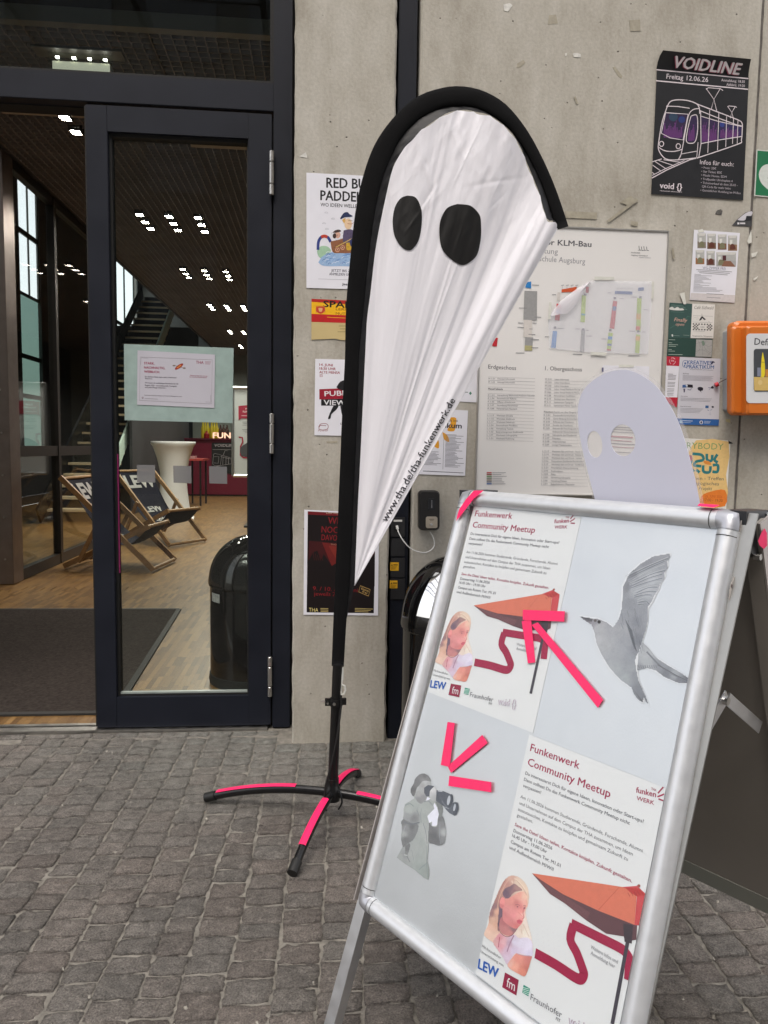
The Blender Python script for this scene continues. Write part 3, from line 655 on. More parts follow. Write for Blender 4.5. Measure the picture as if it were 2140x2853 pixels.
# ---- deck chairs
WOOD=mat('deckchair_wood',(.30,.175,.08,1),.5,noise=.15,nscale=30); NAVY=mat('navy_canvas',(.009,.009,.018,1),.85,spec=.2,noise=.15,nscale=60,bump=.3,bscale=500)
def deckchair():
    t=thing('deck_chair',(0,0,0),'wooden deck chair with navy canvas seat printed LEW, nearest the doormat','deck chair','deck chairs on the parquet')
    w=.29
    for s in (-1,1):
        bar('rail',(-.42,s*w,.82),(.40,s*w,.02),.045,.022,WOOD,t,side=(.6,0,.6)); bar('seat_rail',(-.42,s*(w-.035),.03),(.35,s*(w-.035),.40),.045,.022,WOOD,t,side=(-.4,0,.9))
        bar('prop',(-.05,s*(w+.025),.48),(-.26,s*(w+.025),.08),.035,.018,WOOD,t,side=(1,0,.2))
    for (x,z,n_) in ((-.405,.805,w),(.39,.03,w),(.34,.395,w-.03),(-.41,.04,w-.03),(-.26,.09,w)):
        v,f=tubev([(x,-n_,z),(x,n_,z)],.016,8); obj('cross_bar',v,f,WOOD,t,smooth=True)
    c=smoothpts([(-.405,.825),(-.29,.64),(-.13,.40),(.02,.27),(.15,.24),(.27,.32),(.35,.415)],5); v=[];f=[]
    for i,(x,z) in enumerate(c):
        for k in range(7): s=(k/6-.5)*.48; v.append((x,s,z-.02*math.cos(s*5)))
    for i in range(len(c)-1):
        for k in range(6): f.append((i*7+k,i*7+k+1,(i+1)*7+k+1,(i+1)*7+k))
    n_=len(v); v+=[(a,b,z-.004) for a,b,z in v]; f+=[tuple(j+n_ for j in g[::-1]) for g in f]; obj('canvas_seat',v,f,NAVY,t,smooth=True)
    # lettering on the canvas, facing the sitter
    def onc(i,s,off): x,z=c[i]; x2,z2=c[min(i+1,len(c)-1)]; d=V3((x2-x,0,z2-z)).normalized(); nn=V3((-d.z,0,d.x)); nn=nn if nn.x>0 or nn.z>0 else -nn; return V3((x,s,z-.02*math.cos(s*5)))+nn*off,d
    for (i,h) in ((5,.15),(11,.09),(15,.06)):
        vv=[];ff=[]
        g,gf=glyphs('LEW',.04); P,d=onc(i,0,.008); mx=max(q[0] for q in g); k0=len(vv); sc=h/CAPH
        for x,y in g: vv.append(P+V3((0,1,0))*((x-mx/2)*sc)-d*(y*sc))
        ff+=[tuple(j+k0 for j in q) for q in gf]
        obj('lettering',vv,ff,mat('white_print',(.36,.35,.34,1),.8),t)
    return t
d1=deckchair(); d1.location=(-1.80,4.15,.001); d1.rotation_euler=(0,0,math.radians(-8))
d2=copy_tree(d1); d2.location=(-1.80,5.85,.001); d2.rotation_euler=(0,0,math.radians(-32)); d2['label']='wooden deck chair with navy canvas seat printed LEW, farther one beside the white high table'
# ---- litter bins (domed, black)
BINB=mat('bin_black',(.004,.004,.0045,1),.09,spec=.5,coat=0.,noise=.1,bump=.03,bscale=15)
CHR=mat('bin_chrome',(.8,.8,.8,1),.08,1.)
def dome_bin(cx,cy,r,h,zs,label,ang):
    t=thing('dome_bin',(cx,cy,0),label,'litter bin')
    body=[(r*.93,0.0),(r*.93,.03),(r*.97,.035),(r*.97,zs-.012),(r*1.0,zs-.006),(r*1.0,zs)]
    lathe('base_ring',[(r*.99,.001),(r*1.0,.02),(r*.99,.045),(r*.95,.05)],cx,cy,SEAL,t)
    lathe('body',body,cx,cy,BINB,t,cap=False)
    prof=[(r*1.01,zs),(r*1.015,zs+.008)]; H=h-zs
    for k in range(1,15): a=math.pi/2*k/14; prof.append((max(r*math.cos(a),.001),zs+.008+(H-.008)*math.sin(a)**.92))
    lathe('dome',prof,cx,cy,BINB,t,cap=False,n=56)
    # chrome flap follows the dome
    v=[];f=[];na,nz=14,10
    for i in range(nz+1):
        e=math.radians(10+42*i/nz); z=zs+.008+(H-.008)*math.sin(e)**.92; rr=r*math.cos(e)*1.012+.003
        for k in range(na+1):
            a=ang+math.radians(-44+88*k/na)*(1-.18*(i/nz)); v.append((cx+rr*math.cos(a),cy+rr*math.sin(a),z+.002))
    for i in range(nz):
        for k in range(na): q=i*(na+1)+k; f.append((q,q+1,q+na+2,q+na+1))
    obj('flap',v,f,CHR,t,smooth='all')
    return t
bi=dome_bin(-.315,.78,.205,.70,.47,'glossy black domed litter bin standing inside, seen through the door glass',math.radians(100))
a0=math.radians(200); mb=MB()
P=V3((-.315,.78,0)); vv=[];
for k in range(5):
    a=math.radians(207+k*5); vv+=[(P.x+.2005*math.cos(a),P.y+.2005*math.sin(a),.40),(P.x+.2005*math.cos(a),P.y+.2005*math.sin(a),.44)]
obj('label_plate',vv,[(2*k,2*k+2,2*k+3,2*k+1) for k in range(4)],mat('plate_grey',(.45,.45,.44,1),.4,noise=.3,nscale=80),bi)
bo=dome_bin(.475,-.20,.185,.745,.50,'glossy black domed litter bin with chrome flap, outside between pillar and A-board',math.radians(-98))
# ================================================================ PAVEMENT
def stone_mat():
    M=bpy.data.materials.new('sett_stone'); M.use_nodes=True; _m['sett']=M; n=M.node_tree.nodes; l=M.node_tree.links; p=n['Principled BSDF']
    a=n.new('ShaderNodeAttribute'); a.attribute_name='Col'; g=n.new('ShaderNodeNewGeometry')
    def nz(s,d,r=.6):
        t=n.new('ShaderNodeTexNoise'); t.inputs['Scale'].default_value=s; t.inputs['Detail'].default_value=d; t.inputs['Roughness'].default_value=r; l.new(g.outputs['Position'],t.inputs['Vector']); return t
    t1=nz(32,8,.7); t2=nz(260,3,.7); t3=nz(2.2,4)
    def mr(t,a_,b_,lo,hi):
        q=n.new('ShaderNodeMapRange'); q.inputs[1].default_value=a_; q.inputs[2].default_value=b_; q.inputs[3].default_value=lo; q.inputs[4].default_value=hi; l.new(t.outputs[0],q.inputs[0]); return q
    m1=mr(t1,.32,.7,.68,1.34); m2=mr(t2,.32,.68,.5,1.75); mu=n.new('ShaderNodeMath'); mu.operation='MULTIPLY'; l.new(m1.outputs[0],mu.inputs[0]); l.new(m2.outputs[0],mu.inputs[1])
    m3=mr(t3,.3,.7,.86,1.14); mu2=n.new('ShaderNodeMath'); mu2.operation='MULTIPLY'; l.new(mu.outputs[0],mu2.inputs[0]); l.new(m3.outputs[0],mu2.inputs[1])
    h=n.new('ShaderNodeHueSaturation'); l.new(mu2.outputs[0],h.inputs['Value']); l.new(a.outputs[0],h.inputs['Color'])
    # pale dust caught in the hollows
    d=mr(t1,.56,.72,0,.45); mx=n.new('ShaderNodeMixRGB'); mx.inputs[2].default_value=(.27,.25,.22,1); l.new(d.outputs[0],mx.inputs[0]); l.new(h.outputs[0],mx.inputs[1]); l.new(mx.outputs[0],p.inputs['Base Color'])
    # mortar dust trodden over the stones along the foot of the facade
    sp_=n.new('ShaderNodeSeparateXYZ'); l.new(g.outputs['Position'],sp_.inputs[0])
    wy_=n.new('ShaderNodeMapRange'); wy_.inputs[1].default_value=-.65; wy_.inputs[2].default_value=.05; wy_.inputs[3].default_value=0; wy_.inputs[4].default_value=.75; l.new(sp_.outputs['Y'],wy_.inputs[0])
    wx_=n.new('ShaderNodeMapRange'); wx_.inputs[1].default_value=-1.2; wx_.inputs[2].default_value=-.1; wx_.inputs[3].default_value=.15; wx_.inputs[4].default_value=1; l.new(sp_.outputs['X'],wx_.inputs[0])
    dm_=mr(t1,.35,.6,.25,1); q1=n.new('ShaderNodeMath'); q1.operation='MULTIPLY'; l.new(wy_.outputs[0],q1.inputs[0]); l.new(wx_.outputs[0],q1.inputs[1]); q2=n.new('ShaderNodeMath'); q2.operation='MULTIPLY'; l.new(q1.outputs[0],q2.inputs[0]); l.new(dm_.outputs[0],q2.inputs[1])
    m4=n.new('ShaderNodeMixRGB'); m4.inputs[2].default_value=(.30,.31,.28,1); l.new(q2.outputs[0],m4.inputs[0]); l.new(mx.outputs[0],m4.inputs[1]); l.new(m4.outputs[0],p.inputs['Base Color'])
    p.inputs['Roughness'].default_value=.68
    b1=n.new('ShaderNodeBump'); b1.inputs['Strength'].default_value=1; b1.inputs['Distance'].default_value=.026; l.new(t1.outputs[0],b1.inputs['Height']); t5=nz(95,5,.7); b5=n.new('ShaderNodeBump'); b5.inputs['Strength'].default_value=1; b5.inputs['Distance'].default_value=.006; l.new(t5.outputs[0],b5.inputs['Height']); l.new(b1.outputs[0],b5.inputs['Normal']); b1=b5
    b2=n.new('ShaderNodeBump'); b2.inputs['Strength'].default_value=.6; b2.inputs['Distance'].default_value=.0012; l.new(t2.outputs[0],b2.inputs['Height']); l.new(b1.outputs[0],b2.inputs['Normal']); l.new(b2.outputs[0],p.inputs['Normal'])
    return M
SETT=stone_mat()
GS=.6
gx=[-60,-8,-4]+[round(-4+i*.05,3) for i in range(1,160)]+[4,8,60]; 
SAND=mat('joint_sand',(.225,.21,.185,1),.95,spec=.15,noise=.28,nscale=45,bump=1.,bscale=260)
pav=obj('pavement',[(-60,-60,-.0068),(60,-60,-.0068),(60,.2,-.0068),(-60,.2,-.0068),(-60,-60,-.3),(60,-60,-.3),(60,.2,-.3),(-60,.2,-.3)],[(0,1,2,3),(7,6,5,4),(0,4,5,1),(1,5,6,2),(2,6,7,3),(3,7,4,0)],SAND); pav['kind']='structure'
rs=random.Random(11)
def stone(x0,x1,x0b,x1b,y0,y1):
    """one rough sett: irregular outline, pillowed and pitted top"""
    N=5; jt=.0034; g=.0026
    h0=rs.uniform(-.0028,.0022); tx,ty=rs.uniform(-.03,.03),rs.uniform(-.03,.03)
    cs=[(x0+g+rs.uniform(-jt,jt),y0+g+rs.uniform(-jt,jt)),(x1-g+rs.uniform(-jt,jt),y0+g+rs.uniform(-jt,jt)),(x1b-g+rs.uniform(-jt,jt),y1-g+rs.uniform(-jt,jt)),(x0b+g+rs.uniform(-jt,jt),y1-g+rs.uniform(-jt,jt))]
    wob=[rs.uniform(-.0026,.0026) for _ in range(8)]
    v=[];cx=(x0+x1)/2; cy=(y0+y1)/2
    for j in range(N+1):
        t=j/N
        for i in range(N+1):
            s=i/N
            x=(cs[0][0]*(1-s)+cs[1][0]*s)*(1-t)+(cs[3][0]*(1-s)+cs[2][0]*s)*t
            y=(cs[0][1]*(1-s)+cs[1][1]*s)*(1-t)+(cs[3][1]*(1-s)+cs[2][1]*s)*t
            # round the corners, wobble the sides
            ex=abs(s-.5)*2; ey=abs(t-.5)*2; k=max(0,ex+ey-1.5)*.055; x+=(cx-x)*k; y+=(cy-y)*k
            y+=wob[i%4]*(1 if j in (0,N) else .3); x+=wob[4+j%4]*(1 if i in (0,N) else .3)
            edge=max(ex,ey); z=-.0005+h0+tx*(x-cx)+ty*(y-cy)-.0026*(edge>.99)+rs.uniform(-.0018,.0018)
            v.append((x,y,z))
    f=[(j*(N+1)+i,j*(N+1)+i+1,(j+1)*(N+1)+i+1,(j+1)*(N+1)+i) for j in range(N) for i in range(N)]
    rim=[i for i in range(N+1)]+[j*(N+1)+N for j in range(1,N+1)]+[N*(N+1)+i for i in range(N-1,-1,-1)]+[j*(N+1) for j in range(N-1,0,-1)]
    k=len(v); v+=[(v[i][0]*.985+cx*.015,v[i][1]*.985+cy*.015,-.03) for i in rim]
    for a in range(len(rim)): b=(a+1)%len(rim); f.append((rim[a],k+a,k+b,rim[b]))
    return v,f
stones=[]; edges_=[]; x=-3.3
while x<3.3: edges_.append(x); x+=rs.uniform(.076,.099)
ph=[(rs.uniform(0,6),rs.uniform(.004,.009),rs.uniform(2,5)) for _ in edges_]
def ex_(i,y): a,b,c=ph[i]; return edges_[i]+b*math.sin(c*y+a)+.02*math.sin(y*1.3+1)-.012*y*y*.3
for i in range(len(edges_)-1):
    y=.03+rs.uniform(0,.05)
    while y>-2.62:
        d=rs.uniform(.056,.077) if rs.random()>.12 else rs.uniform(.048,.098); ya=y-d
        top=y if (edges_[i]>-.2) else y
        yt=min(y,.125 if edges_[i+1]<-.12 else -.003)
        if yt-ya>.02: stones.append((ex_(i,ya),ex_(i+1,ya),ex_(i,yt),ex_(i+1,yt),ya,yt))
        y=ya
    if edges_[i+1]<-.12:
        stones.append((ex_(i,.03),ex_(i+1,.03),ex_(i,.125),ex_(i+1,.125),.08,.125))
def projpx(P):
    q=V3(P)-CAM; w=q.dot(FW)
    return (PW/2+F_PX*q.dot(RT)/w, PH/2-F_PX*q.dot(UP)/w, w) if w>.05 else None
def size_key(s):
    p=projpx(((s[0]+s[1])/2,(s[4]+s[5])/2,0))
    if p is None or not(-80<p[0]<2220 and 1900<p[1]<2900): return 99
    if 1150<p[0]<1830 and p[1]>2000 and p[0]>1290-.5*(p[1]-1400)+100: return 50+p[2]   # behind the A-board
    return p[2]
stones.sort(key=size_key)
def stone_col():
    k=rs.uniform(.88,1.13); h=rs.random()
    return (.155*k*(1+.07*h),.143*k,.130*k*(1-.02*h),1)
BV=[];BFc=[];BC=[]
for i,s in enumerate(stones):
    v,f=stone(*s); cl=stone_col()
    if i<295: obj('stone',v,f,SETT,pav,cols=[cl]*len(f),centre=True,smooth='all')
    else:
        k=len(BV); BV+=v; BFc+=[tuple(q+k for q in g) for g in f]; BC+=[cl]*len(f)
o=obj('stones',BV,BFc,SETT,pav,cols=BC,smooth='all'); o['kind']='stuff'
# a few crumbs and cigarette-end sized bits in the joints
cr=MB()
for k in range(90):
    x=rs.uniform(-1.6,1.6); y=rs.uniform(-1.9,.05); r=rs.uniform(.0015,.004); v,f=tubev([(x,y,-.004),(x+rs.uniform(-.004,.004),y+.004,.001)],r,5); cr.add(v,f)
o=cr.build('grit',mat('grit_pale',(.34,.32,.28,1),.9,noise=.4,nscale=200)); tag(o,'pale crumbs of grit scattered over the cobbles','grit',kind='stuff')
# forecourt canopy and the wing opposite, behind the photographer: they only show in reflections
DS=mat('roof_steel',(.1,.11,.12,1),.5,noise=.1)
cn=thing('canopy',(0,-6,8),'steel beam grid of the glazed roof high above the forecourt','canopy'); mb=MB()
for k in range(12): mb.box(-11+k*2,-10.9+k*2,-13,.2,8,8.3)
cn_b=mb.build('rafters',DS,cn); mb=MB()
for k in range(9): mb.box(-11,11.1,-13+k*1.6,-12.94+k*1.6,8.31,8.4)
mb.build('purlins',DS,cn)
ow2=thing('unseen_wing',(0,-14,0),'unseen grey wing with window rows, added tall and dark to dim the transom reflection','building')  # unseen wing, added tall and dark so the transom glass mirrors less sky
box('wall',-16,16,-14.4,-14,-.02,13,mat('wing_grey',(.09,.09,.085,1),.8,noise=.1,nscale=1),ow2)
for r_ in range(4):
    for k in range(12): box('window',-12.6+k*2.2,-11.1+k*2.2,-13.995,-13.96,1+r_*2.8,2.7+r_*2.8,mat('wing_glass',(.05,.06,.07,1),.1,spec=.8),ow2)
# ================================================================ PAPERS ON THE WALLS
K=c8(22,22,26); WH=(.74,.74,.76,1); 
PAP=mat('white_paper',(.76,.76,.82,1),.55,spec=.3,noise=.03,nscale=12); PAPW=mat('cream_paper',(.72,.70,.66,1),.5,spec=.4,noise=.03,nscale=12)
def notice(name,label,cat,corners,view,m,off=.003,plane=WALLP,group=None,th=.0006):
    P=plane.P(*plane.uv(*view(*corners[-1])),off); t=thing(name,P,label,cat,group); flat_sheet('sheet',plane,view,corners,m,off,th,parent=t); return t
def ph(w): return w+20  # helper for readability of offsets
# --- A: paddling festival poster
t=notice('poster','white poster headed RED BULL PADDELFEST with a cartoon boat, half covered by the feather flag','poster',[(187,120),(1480,190),(1480,1930),(187,1895)],vR,PAP)
p=Print(WALLP,vR,.003)
p.text('RED BULL',497,350,1290,378,150,K,.03); p.text('PADDELFEST',405,543,1390,585,148,K,.03); p.text('WO IDEEN WELLEN SCHLAGEN',405,640,1380,685,55,K,.01)
p.text('JETZT BIS ZUM 01.06.',568,1645,1100,1662,38,c8(60,60,80),.01); p.text('ANMELDEN UND LOSPADDELN',538,1700,1200,1718,38,c8(60,60,80),.01); p.line([(370,1757),(1300,1785)],4,c8(150,150,160))
for (x,y) in ((495,735),(598,828),(462,898),(505,985)): p.line([(x-28,y+8),(x-18,y-6),(x,y-10),(x+16,y-4),(x+28,y+10),(x-28,y+8)],3,c8(150,155,165))
BL=c8(60,90,165)
p.blob([(350,1330),(400,1260),(480,1250),(540,1280),(560,1340),(430,1440),(370,1400)],c8(160,195,165)); 
p.blob([(370,1500),(450,1400),(600,1340),(760,1350),(980,1320),(980,1540),(700,1560),(450,1555)],c8(150,180,215))
rw=random.Random(3)
for k in range(60):
    x=rw.uniform(400,960); y=rw.uniform(1370,1540); l_=rw.uniform(25,70); p.line([(x,y),(x+l_*.4,y-l_*.5),(x+l_,y-l_*.35)],rw.uniform(3,7),rw.choice([c8(70,120,190),c8(110,150,205),c8(40,80,160),c8(225,230,240)]),smooth=3)
p.line([(365,1310),(372,1190),(410,1120),(462,1100),(520,1120),(560,1190)],42,c8(45,60,130),smooth=5); p.line([(415,1112),(462,1098),(510,1112)],46,c8(185,60,40),smooth=4)
p.blob([(560,1180),(700,1150),(960,1080),(960,1330),(700,1360),(590,1340)],c8(140,90,60),n=3); p.blob([(760,1010),(900,1005),(940,1200),(760,1200)],c8(85,75,105)); 
p.ell(830,910,58,85,c8(225,195,160)); p.blob([(705,825),(760,745),(820,730),(850,760),(895,785),(880,800),(780,810),(720,838)],c8(30,45,85)); p.blob([(735,850),(790,820),(770,900)],c8(215,170,90))
p.ell(668,1080,42,52,c8(215,170,150)); p.blob([(590,1045),(630,1010),(690,998),(720,1025),(650,1045)],c8(70,50,45)); p.ell(620,1095,28,40,c8(60,40,35))
for (x,y) in ((665,1310),(745,1275)): p.ell(x,y,36,36,c8(200,150,120)); p.ell(x,y,20,20,c8(120,50,45)); p.ell(x,y,8,8,c8(235,200,160))
p.line([(640,1270),(900,1130)],12,c8(205,175,100)); p.blob([(800,1200),(900,1210),(900,1300),(810,1310)],c8(200,160,50)); p.ell(900,1200,45,70,c8(40,50,100))
for k in range(70):
    x=rw.uniform(570,940); y=rw.uniform(1010,1340); p.line([(x,y),(x+rw.uniform(-18,18),y+rw.uniform(8,26))],3,c8(45,35,45))
p.line([(820,905),(880,912),(915,890)],6,c8(160,60,60),smooth=3); p.line([(830,860),(860,855),(900,862)],4,c8(120,90,70),smooth=3)
p.text('Jeep',738,1852,850,1856,34,c8(50,50,60),.03)
p.flush('poster_print',t)
# --- B: Spanish lessons card
t=notice('poster','small red and yellow flag-coloured card headed SPANISCH with a cream lower half','notice',[(134,1645),(560,1665),(560,1880),(300,1872),(262,1864),(134,1870)],v3,mat('cream_card',(.55,.43,.2,1),.6,noise=.05))
p=Print(WALLP,v3,.003)
p.poly([(134,1645),(560,1665),(560,1690),(134,1662)],c8(175,30,25)); p.poly([(134,1662),(560,1690),(560,1745),(134,1728)],c8(235,180,20)); p.poly([(134,1728),(560,1745),(560,1785),(134,1772)],c8(185,25,30))
p.text('SPANISCH',200,1690,520,1702,34,c8(15,15,15),.05); p.text('LERNEN MIT',268,1708,440,1716,13,c8(120,60,20),.01); p.text('MUTTERSPRACHLERN',268,1732,520,1742,13,c8(120,60,20),.01)
p.line([(220,1746),(420,1756)],3,c8(235,180,20)); p.blob([(160,1690),(205,1690),(205,1715),(185,1728),(162,1715)],c8(190,60,40),n=3); p.blob([(172,1696),(195,1696),(190,1716),(176,1714)],c8(225,170,120),n=2); p.line([(158,1686),(208,1686)],5,c8(205,120,40)); p.line([(160,1722),(160,1695)],3,c8(190,90,70)); p.line([(208,1722),(208,1695)],3,c8(190,90,70))
for k,(a,b) in enumerate(((285,340),(290,330),(278,345))): p.rect(a,1793+k*16,b,1796+k*16,c8(140,120,70))
p.flush('poster_print',t)
# --- C: public viewing poster
t=notice('poster','white poster PUBLIC VIEWING with red and black lettering bars and a running player','poster',[(218,0),(620,10),(620,478),(212,470)],vb,PAP)
p=Print(WALLP,vb,.003); RD=c8(150,20,45)
p.text('14. JUNI',243,43,325,47,15,RD,.02); p.text('18:30 UHR',243,66,343,70,15,RD,.02); p.text('ALTE MENSA',243,89,370,93,15,RD,.02)
for q in ([(246,96),(262,96),(262,110),(246,110),(246,96)],[(250,100),(250,108)],[(256,100),(262,108)]): p.line(q,2,RD)
p.poly([(243,187),(600,172),(600,238),(243,250)],RD); p.text('PUBLIC',276,230,468,222,30,WH,.03); p.poly([(254,250),(600,238),(600,290),(254,288)],K); p.text('VIEWING',270,283,500,288,30,WH,.03)
p.blob([(348,175),(372,140),(420,120),(430,60),(470,50),(480,120),(440,170),(420,200),(370,190)],K,n=3); p.blob([(330,288),(360,285),(350,310),(318,340),(312,366),(296,368),(312,325)],K,n=3); p.blob([(372,290),(420,290),(400,340),(384,350)],K,n=3)
p.line([(238,420),(250,402),(280,398),(297,410),(292,432),(262,438),(240,430),(250,410),(285,412)],3,c8(140,60,70),smooth=3)
for k,(a,b) in enumerate(((236,258),(262,276),(280,294))): p.line([(a,446),(a+4,436),(b-6,446),(b,436)],3,c8(140,60,70))
p.text('Das',372,405,400,406,11,K,0); p.flush('poster_print',t)
# --- D: theatre poster
t=notice('poster','dark red and black theatre poster WIR SIND NOCH DAVONGEKOMMEN with a white border','poster',[(150,928),(611,950),(604,1580),(145,1575)],vb,PAP)
p=Print(WALLP,vb,.003); p.poly([(172,938),(590,960),(578,1565),(165,1560)],c8(20,10,12)); p.poly([(172,938),(590,960),(589,978),(171,958)],c8(110,20,28))
CR=c8(125,25,30); rt_=random.Random(4)
p.poly([(178,1120),(585,1150),(583,1330),(500,1290),(440,1330),(380,1240),(330,1290),(270,1200),(240,1280),(200,1240),(175,1300)],c8(62,15,18)); p.poly([(260,1130),(420,1150),(400,1300),(345,1330),(300,1230)],c8(105,28,26)); p.poly([(300,1150),(390,1160),(360,1260)],c8(125,42,34))
p.poly([(172,1250),(205,1190),(230,1180),(250,1230),(275,1215),(300,1290),(340,1260),(400,1300),(460,1240),(530,1260),(585,1200),(583,1400),(170,1400)],c8(18,9,10))
for a in range(5): p.line([(205+a*13,1190+a*9),(212+a*13,1240)],3,c8(70,18,20))
p.text('Das Hochschultheater zeigt',286,953,560,966,11,c8(190,160,140),.01); p.text('WIR SIND',296,1014,520,1024,40,CR,.02); p.text('NOCH EINMAL',256,1068,560,1082,38,CR,.02); p.text('DAVONGEKOMMEN',256,1115,572,1130,34,CR,.02); p.text('THORNTON WILDER',313,1146,470,1152,9,c8(150,120,100),.02)
p.text('9. / 10. / 12. Juni',203,1424,480,1436,24,CR,.01); p.text('jeweils 20 Uhr',210,1456,430,1464,24,CR,.01); YO=c8(205,170,100)
p.line([(495,1396),(556,1420),(545,1460),(485,1434)],3,YO,close=True); p.text('Eintritt',500,1418,545,1436,12,YO,.01); p.text('frei',506,1436,535,1448,12,YO,.01)
p.text('THA',178,1556,236,1558,24,c8(215,200,130),.0); 
for k in range(3): p.line([(250,1536+k*9),(298,1538+k*9)],4,c8(190,170,110)); p.line([(462,1536+k*9),(572-k*14,1540+k*9)],4,c8(190,170,110))
p.flush('poster_print',t)
# --- E: small sheets between post and board
t=notice('notice','white A4 sheet with yellow shapes and the word Praktikum beside the key safe','notice',[(820,300),(1158,318),(1140,720),(800,708)],vb,PAP,group=None)
p=Print(WALLP,vb,.003); YG=c8(225,160,45); p.blob([(1045,360),(1085,365),(1080,420),(1070,445),(1030,440),(1050,400)],YG,n=3); p.blob([(1000,450),(1030,470),(1042,510),(1010,495)],YG,n=3); p.blob([(950,540),(975,500),(978,550)],YG,n=3)
p.text('Praktikum',900,420,1118,428,32,c8(50,50,60),.04); p.text('Praxis ins',1000,384,1094,388,15,c8(60,60,70),.01); p.line([(1010,460),(1003,680)],2,c8(120,120,125))
rl=random.Random(8)
for k in range(27): yy=466+k*7.6; p.line([(1020-k*.2,yy),(1020+rl.uniform(55,112),yy+3)],2.6,c8(115,115,125))
for k in range(11): yy=570+k*8; p.line([(880,yy),(880+rl.uniform(60,115),yy+3)],2.6,c8(125,125,135))
p.line([(880,690),(1130,702)],3,c8(60,60,70)); p.flush('poster_print',t)
t=notice('notice','white sheet edge with a small green emblem between the flag and the big board','notice',[(1000,-400),(1225,-400),(1210,268),(1000,258)],vb,PAP,off=.002)
p=Print(WALLP,vb,.002); p.poly([(1164,212),(1173,201),(1182,212),(1173,223)],c8(70,130,110)); p.line([(1140,205),(1158,206)],4,c8(120,130,130)); p.line([(1100,120),(1172,124)],3,c8(140,140,150)); p.flush('poster_print',t)

# --- key safe and cable
ks=thing('key_safe',(atY(*vb(912,930),0).x,0,atY(*vb(912,930),0).z),'rounded black key safe on the concrete with a small keypad and a beige lock plate','key safe')
def onwall(view,x0,y0,x1,y1,name,m,d0,d1,parent,bevel=.002,yo=0):
    a=WALLP.uv(*view(x0,y0)); b=WALLP.uv(*view(x1,y1)); return box(name,min(a[0],b[0]),max(a[0],b[0]),-d1,-d0,min(a[1],b[1]),max(a[1],b[1]),m,parent,bevel=bevel)
def roundplate(name,plane,view,x0,y0,x1,y1,r,d0,d1,m,parent,seg=6,bev=.0):
    pts=[]
    for (cx,cy,a0) in ((x1-r,y0+r,-90),(x1-r,y1-r,0),(x0+r,y1-r,90),(x0+r,y0+r,180)):
        for k in range(seg+1): a=math.radians(a0+90*k/seg); pts.append((cx+r*math.cos(a),cy+r*math.sin(a)))
    uv=[plane.uv(*view(*q)) for q in pts]; n=len(uv); cu=sum(a for a,b in uv)/n; cv=sum(b for a,b in uv)/n
    rings=[(1,d0),(1,d1-bev),(1-bev*6,d1)] if bev else [(1,d0),(1,d1)]
    v=[];f=[]
    for (k,d) in rings: v+=[plane.P(cu+(a-cu)*k,cv+(b-cv)*k,d) for a,b in uv]
    for j in range(len(rings)-1): f+=[(j*n+i,(j+1)*n+i,(j+1)*n+(i+1)%n,j*n+(i+1)%n) for i in range(n)]
    f.append(tuple((len(rings)-1)*n+i for i in range(n)))
    return obj(name,v,f,m,parent,smooth=True)
roundplate('body',WALLP,vb,848,808,975,1050,26,0,.045,mat('safe_black',(.012,.011,.011,1),.4,noise=.1,bump=.2,bscale=900),ks,bev=.01)
roundplate('keypad',WALLP,vb,902,856,945,924,6,.044,.047,mat('keypad_black',(.004,.004,.005,1),.3),ks)
roundplate('lock_plate',WALLP,vb,888,964,958,1034,12,.044,.049,mat('lock_beige',(.42,.37,.30,1),.45,.3,noise=.05),ks)
a=WALLP.uv(*vb(920,1010)); v,f=tubev([WALLP.P(a[0],a[1],.048),WALLP.P(a[0],a[1],.058)],.0045,12); obj('lock_knob',v,f,STEEL,ks,smooth=True)
p=Print(WALLP,vb,.0475); 
for k in range(7): p.rect(921,866+k*7,927,869+k*7,c8(150,150,155))
p.flush('keypad_print',ks); p=Print(WALLP,vb,.0495); p.rect(908,978,938,982,c8(110,100,90)); p.rect(912,986,934,989,c8(120,110,100)); p.flush('plate_print',ks)
cp=[(917,1058,.03),(940,1105,.03),(941,1150,.03),(905,1180,.035),(860,1183,.04),(800,1160,.045),(755,1115,.045),(728,1068,.03),(722,1045,.02)]
pts=smoothpts([tuple(WALLP.P(*WALLP.uv(*vb(x,y)),d)) for x,y,d in cp],6); WC=mat('white_cable',(.62,.62,.6,1),.4)
kc=tube('cable',pts,.0021,WC,n=8); kc['label']='thin white cable looping from the key safe to the socket in the dark post'; kc['category']='cable'
v,f=tubev([pts[-1],tuple(V3(pts[-1])+V3((-.002,.006,.012)))],.005,8); obj('plug',v,f,WC,kc)

# ================================================================ INFORMATION BOARD
bd=thing('information_board',(1.0,0,1.2),'large white building directory board headed Tor KLM-Bau with room lists and coloured floor plans','information board')
BDM=mat('board_white',(.76,.745,.73,1),.28,spec=.5,noise=.03,nscale=3,coat=.3)
bl,br_=(atY(*v5(55,1300),0).x+atY(*v5(62,870),0).x)/2, atY(*v5(1075,500),0).x
tz_=atY(*v5(900,84),-.02).z; bz_=atY(*v5(400,1534),-.02).z-.0
box('board_panel',bl,br_,-.018,-.002,bz_,tz_,BDM,bd)
BF_=mat('board_frame',(.55,.53,.5,1),.35,.8)
mb=MB(); mb.box(bl-.004,bl,-.022,-.001,bz_-.004,tz_+.004); mb.box(br_,br_+.004,-.022,-.001,bz_-.004,tz_+.004); mb.box(bl,br_,-.0225,-.001,tz_,tz_+.005); mb.box(bl,br_,-.0225,-.001,bz_-.005,bz_); mb.build('board_frame',BF_,bd)
G1=c8(82,82,88); G2=c8(142,142,148)
BPL=Plane((0,-.018,0),(1,0,0),(0,0,1)); p=Print(BPL,v5,0)
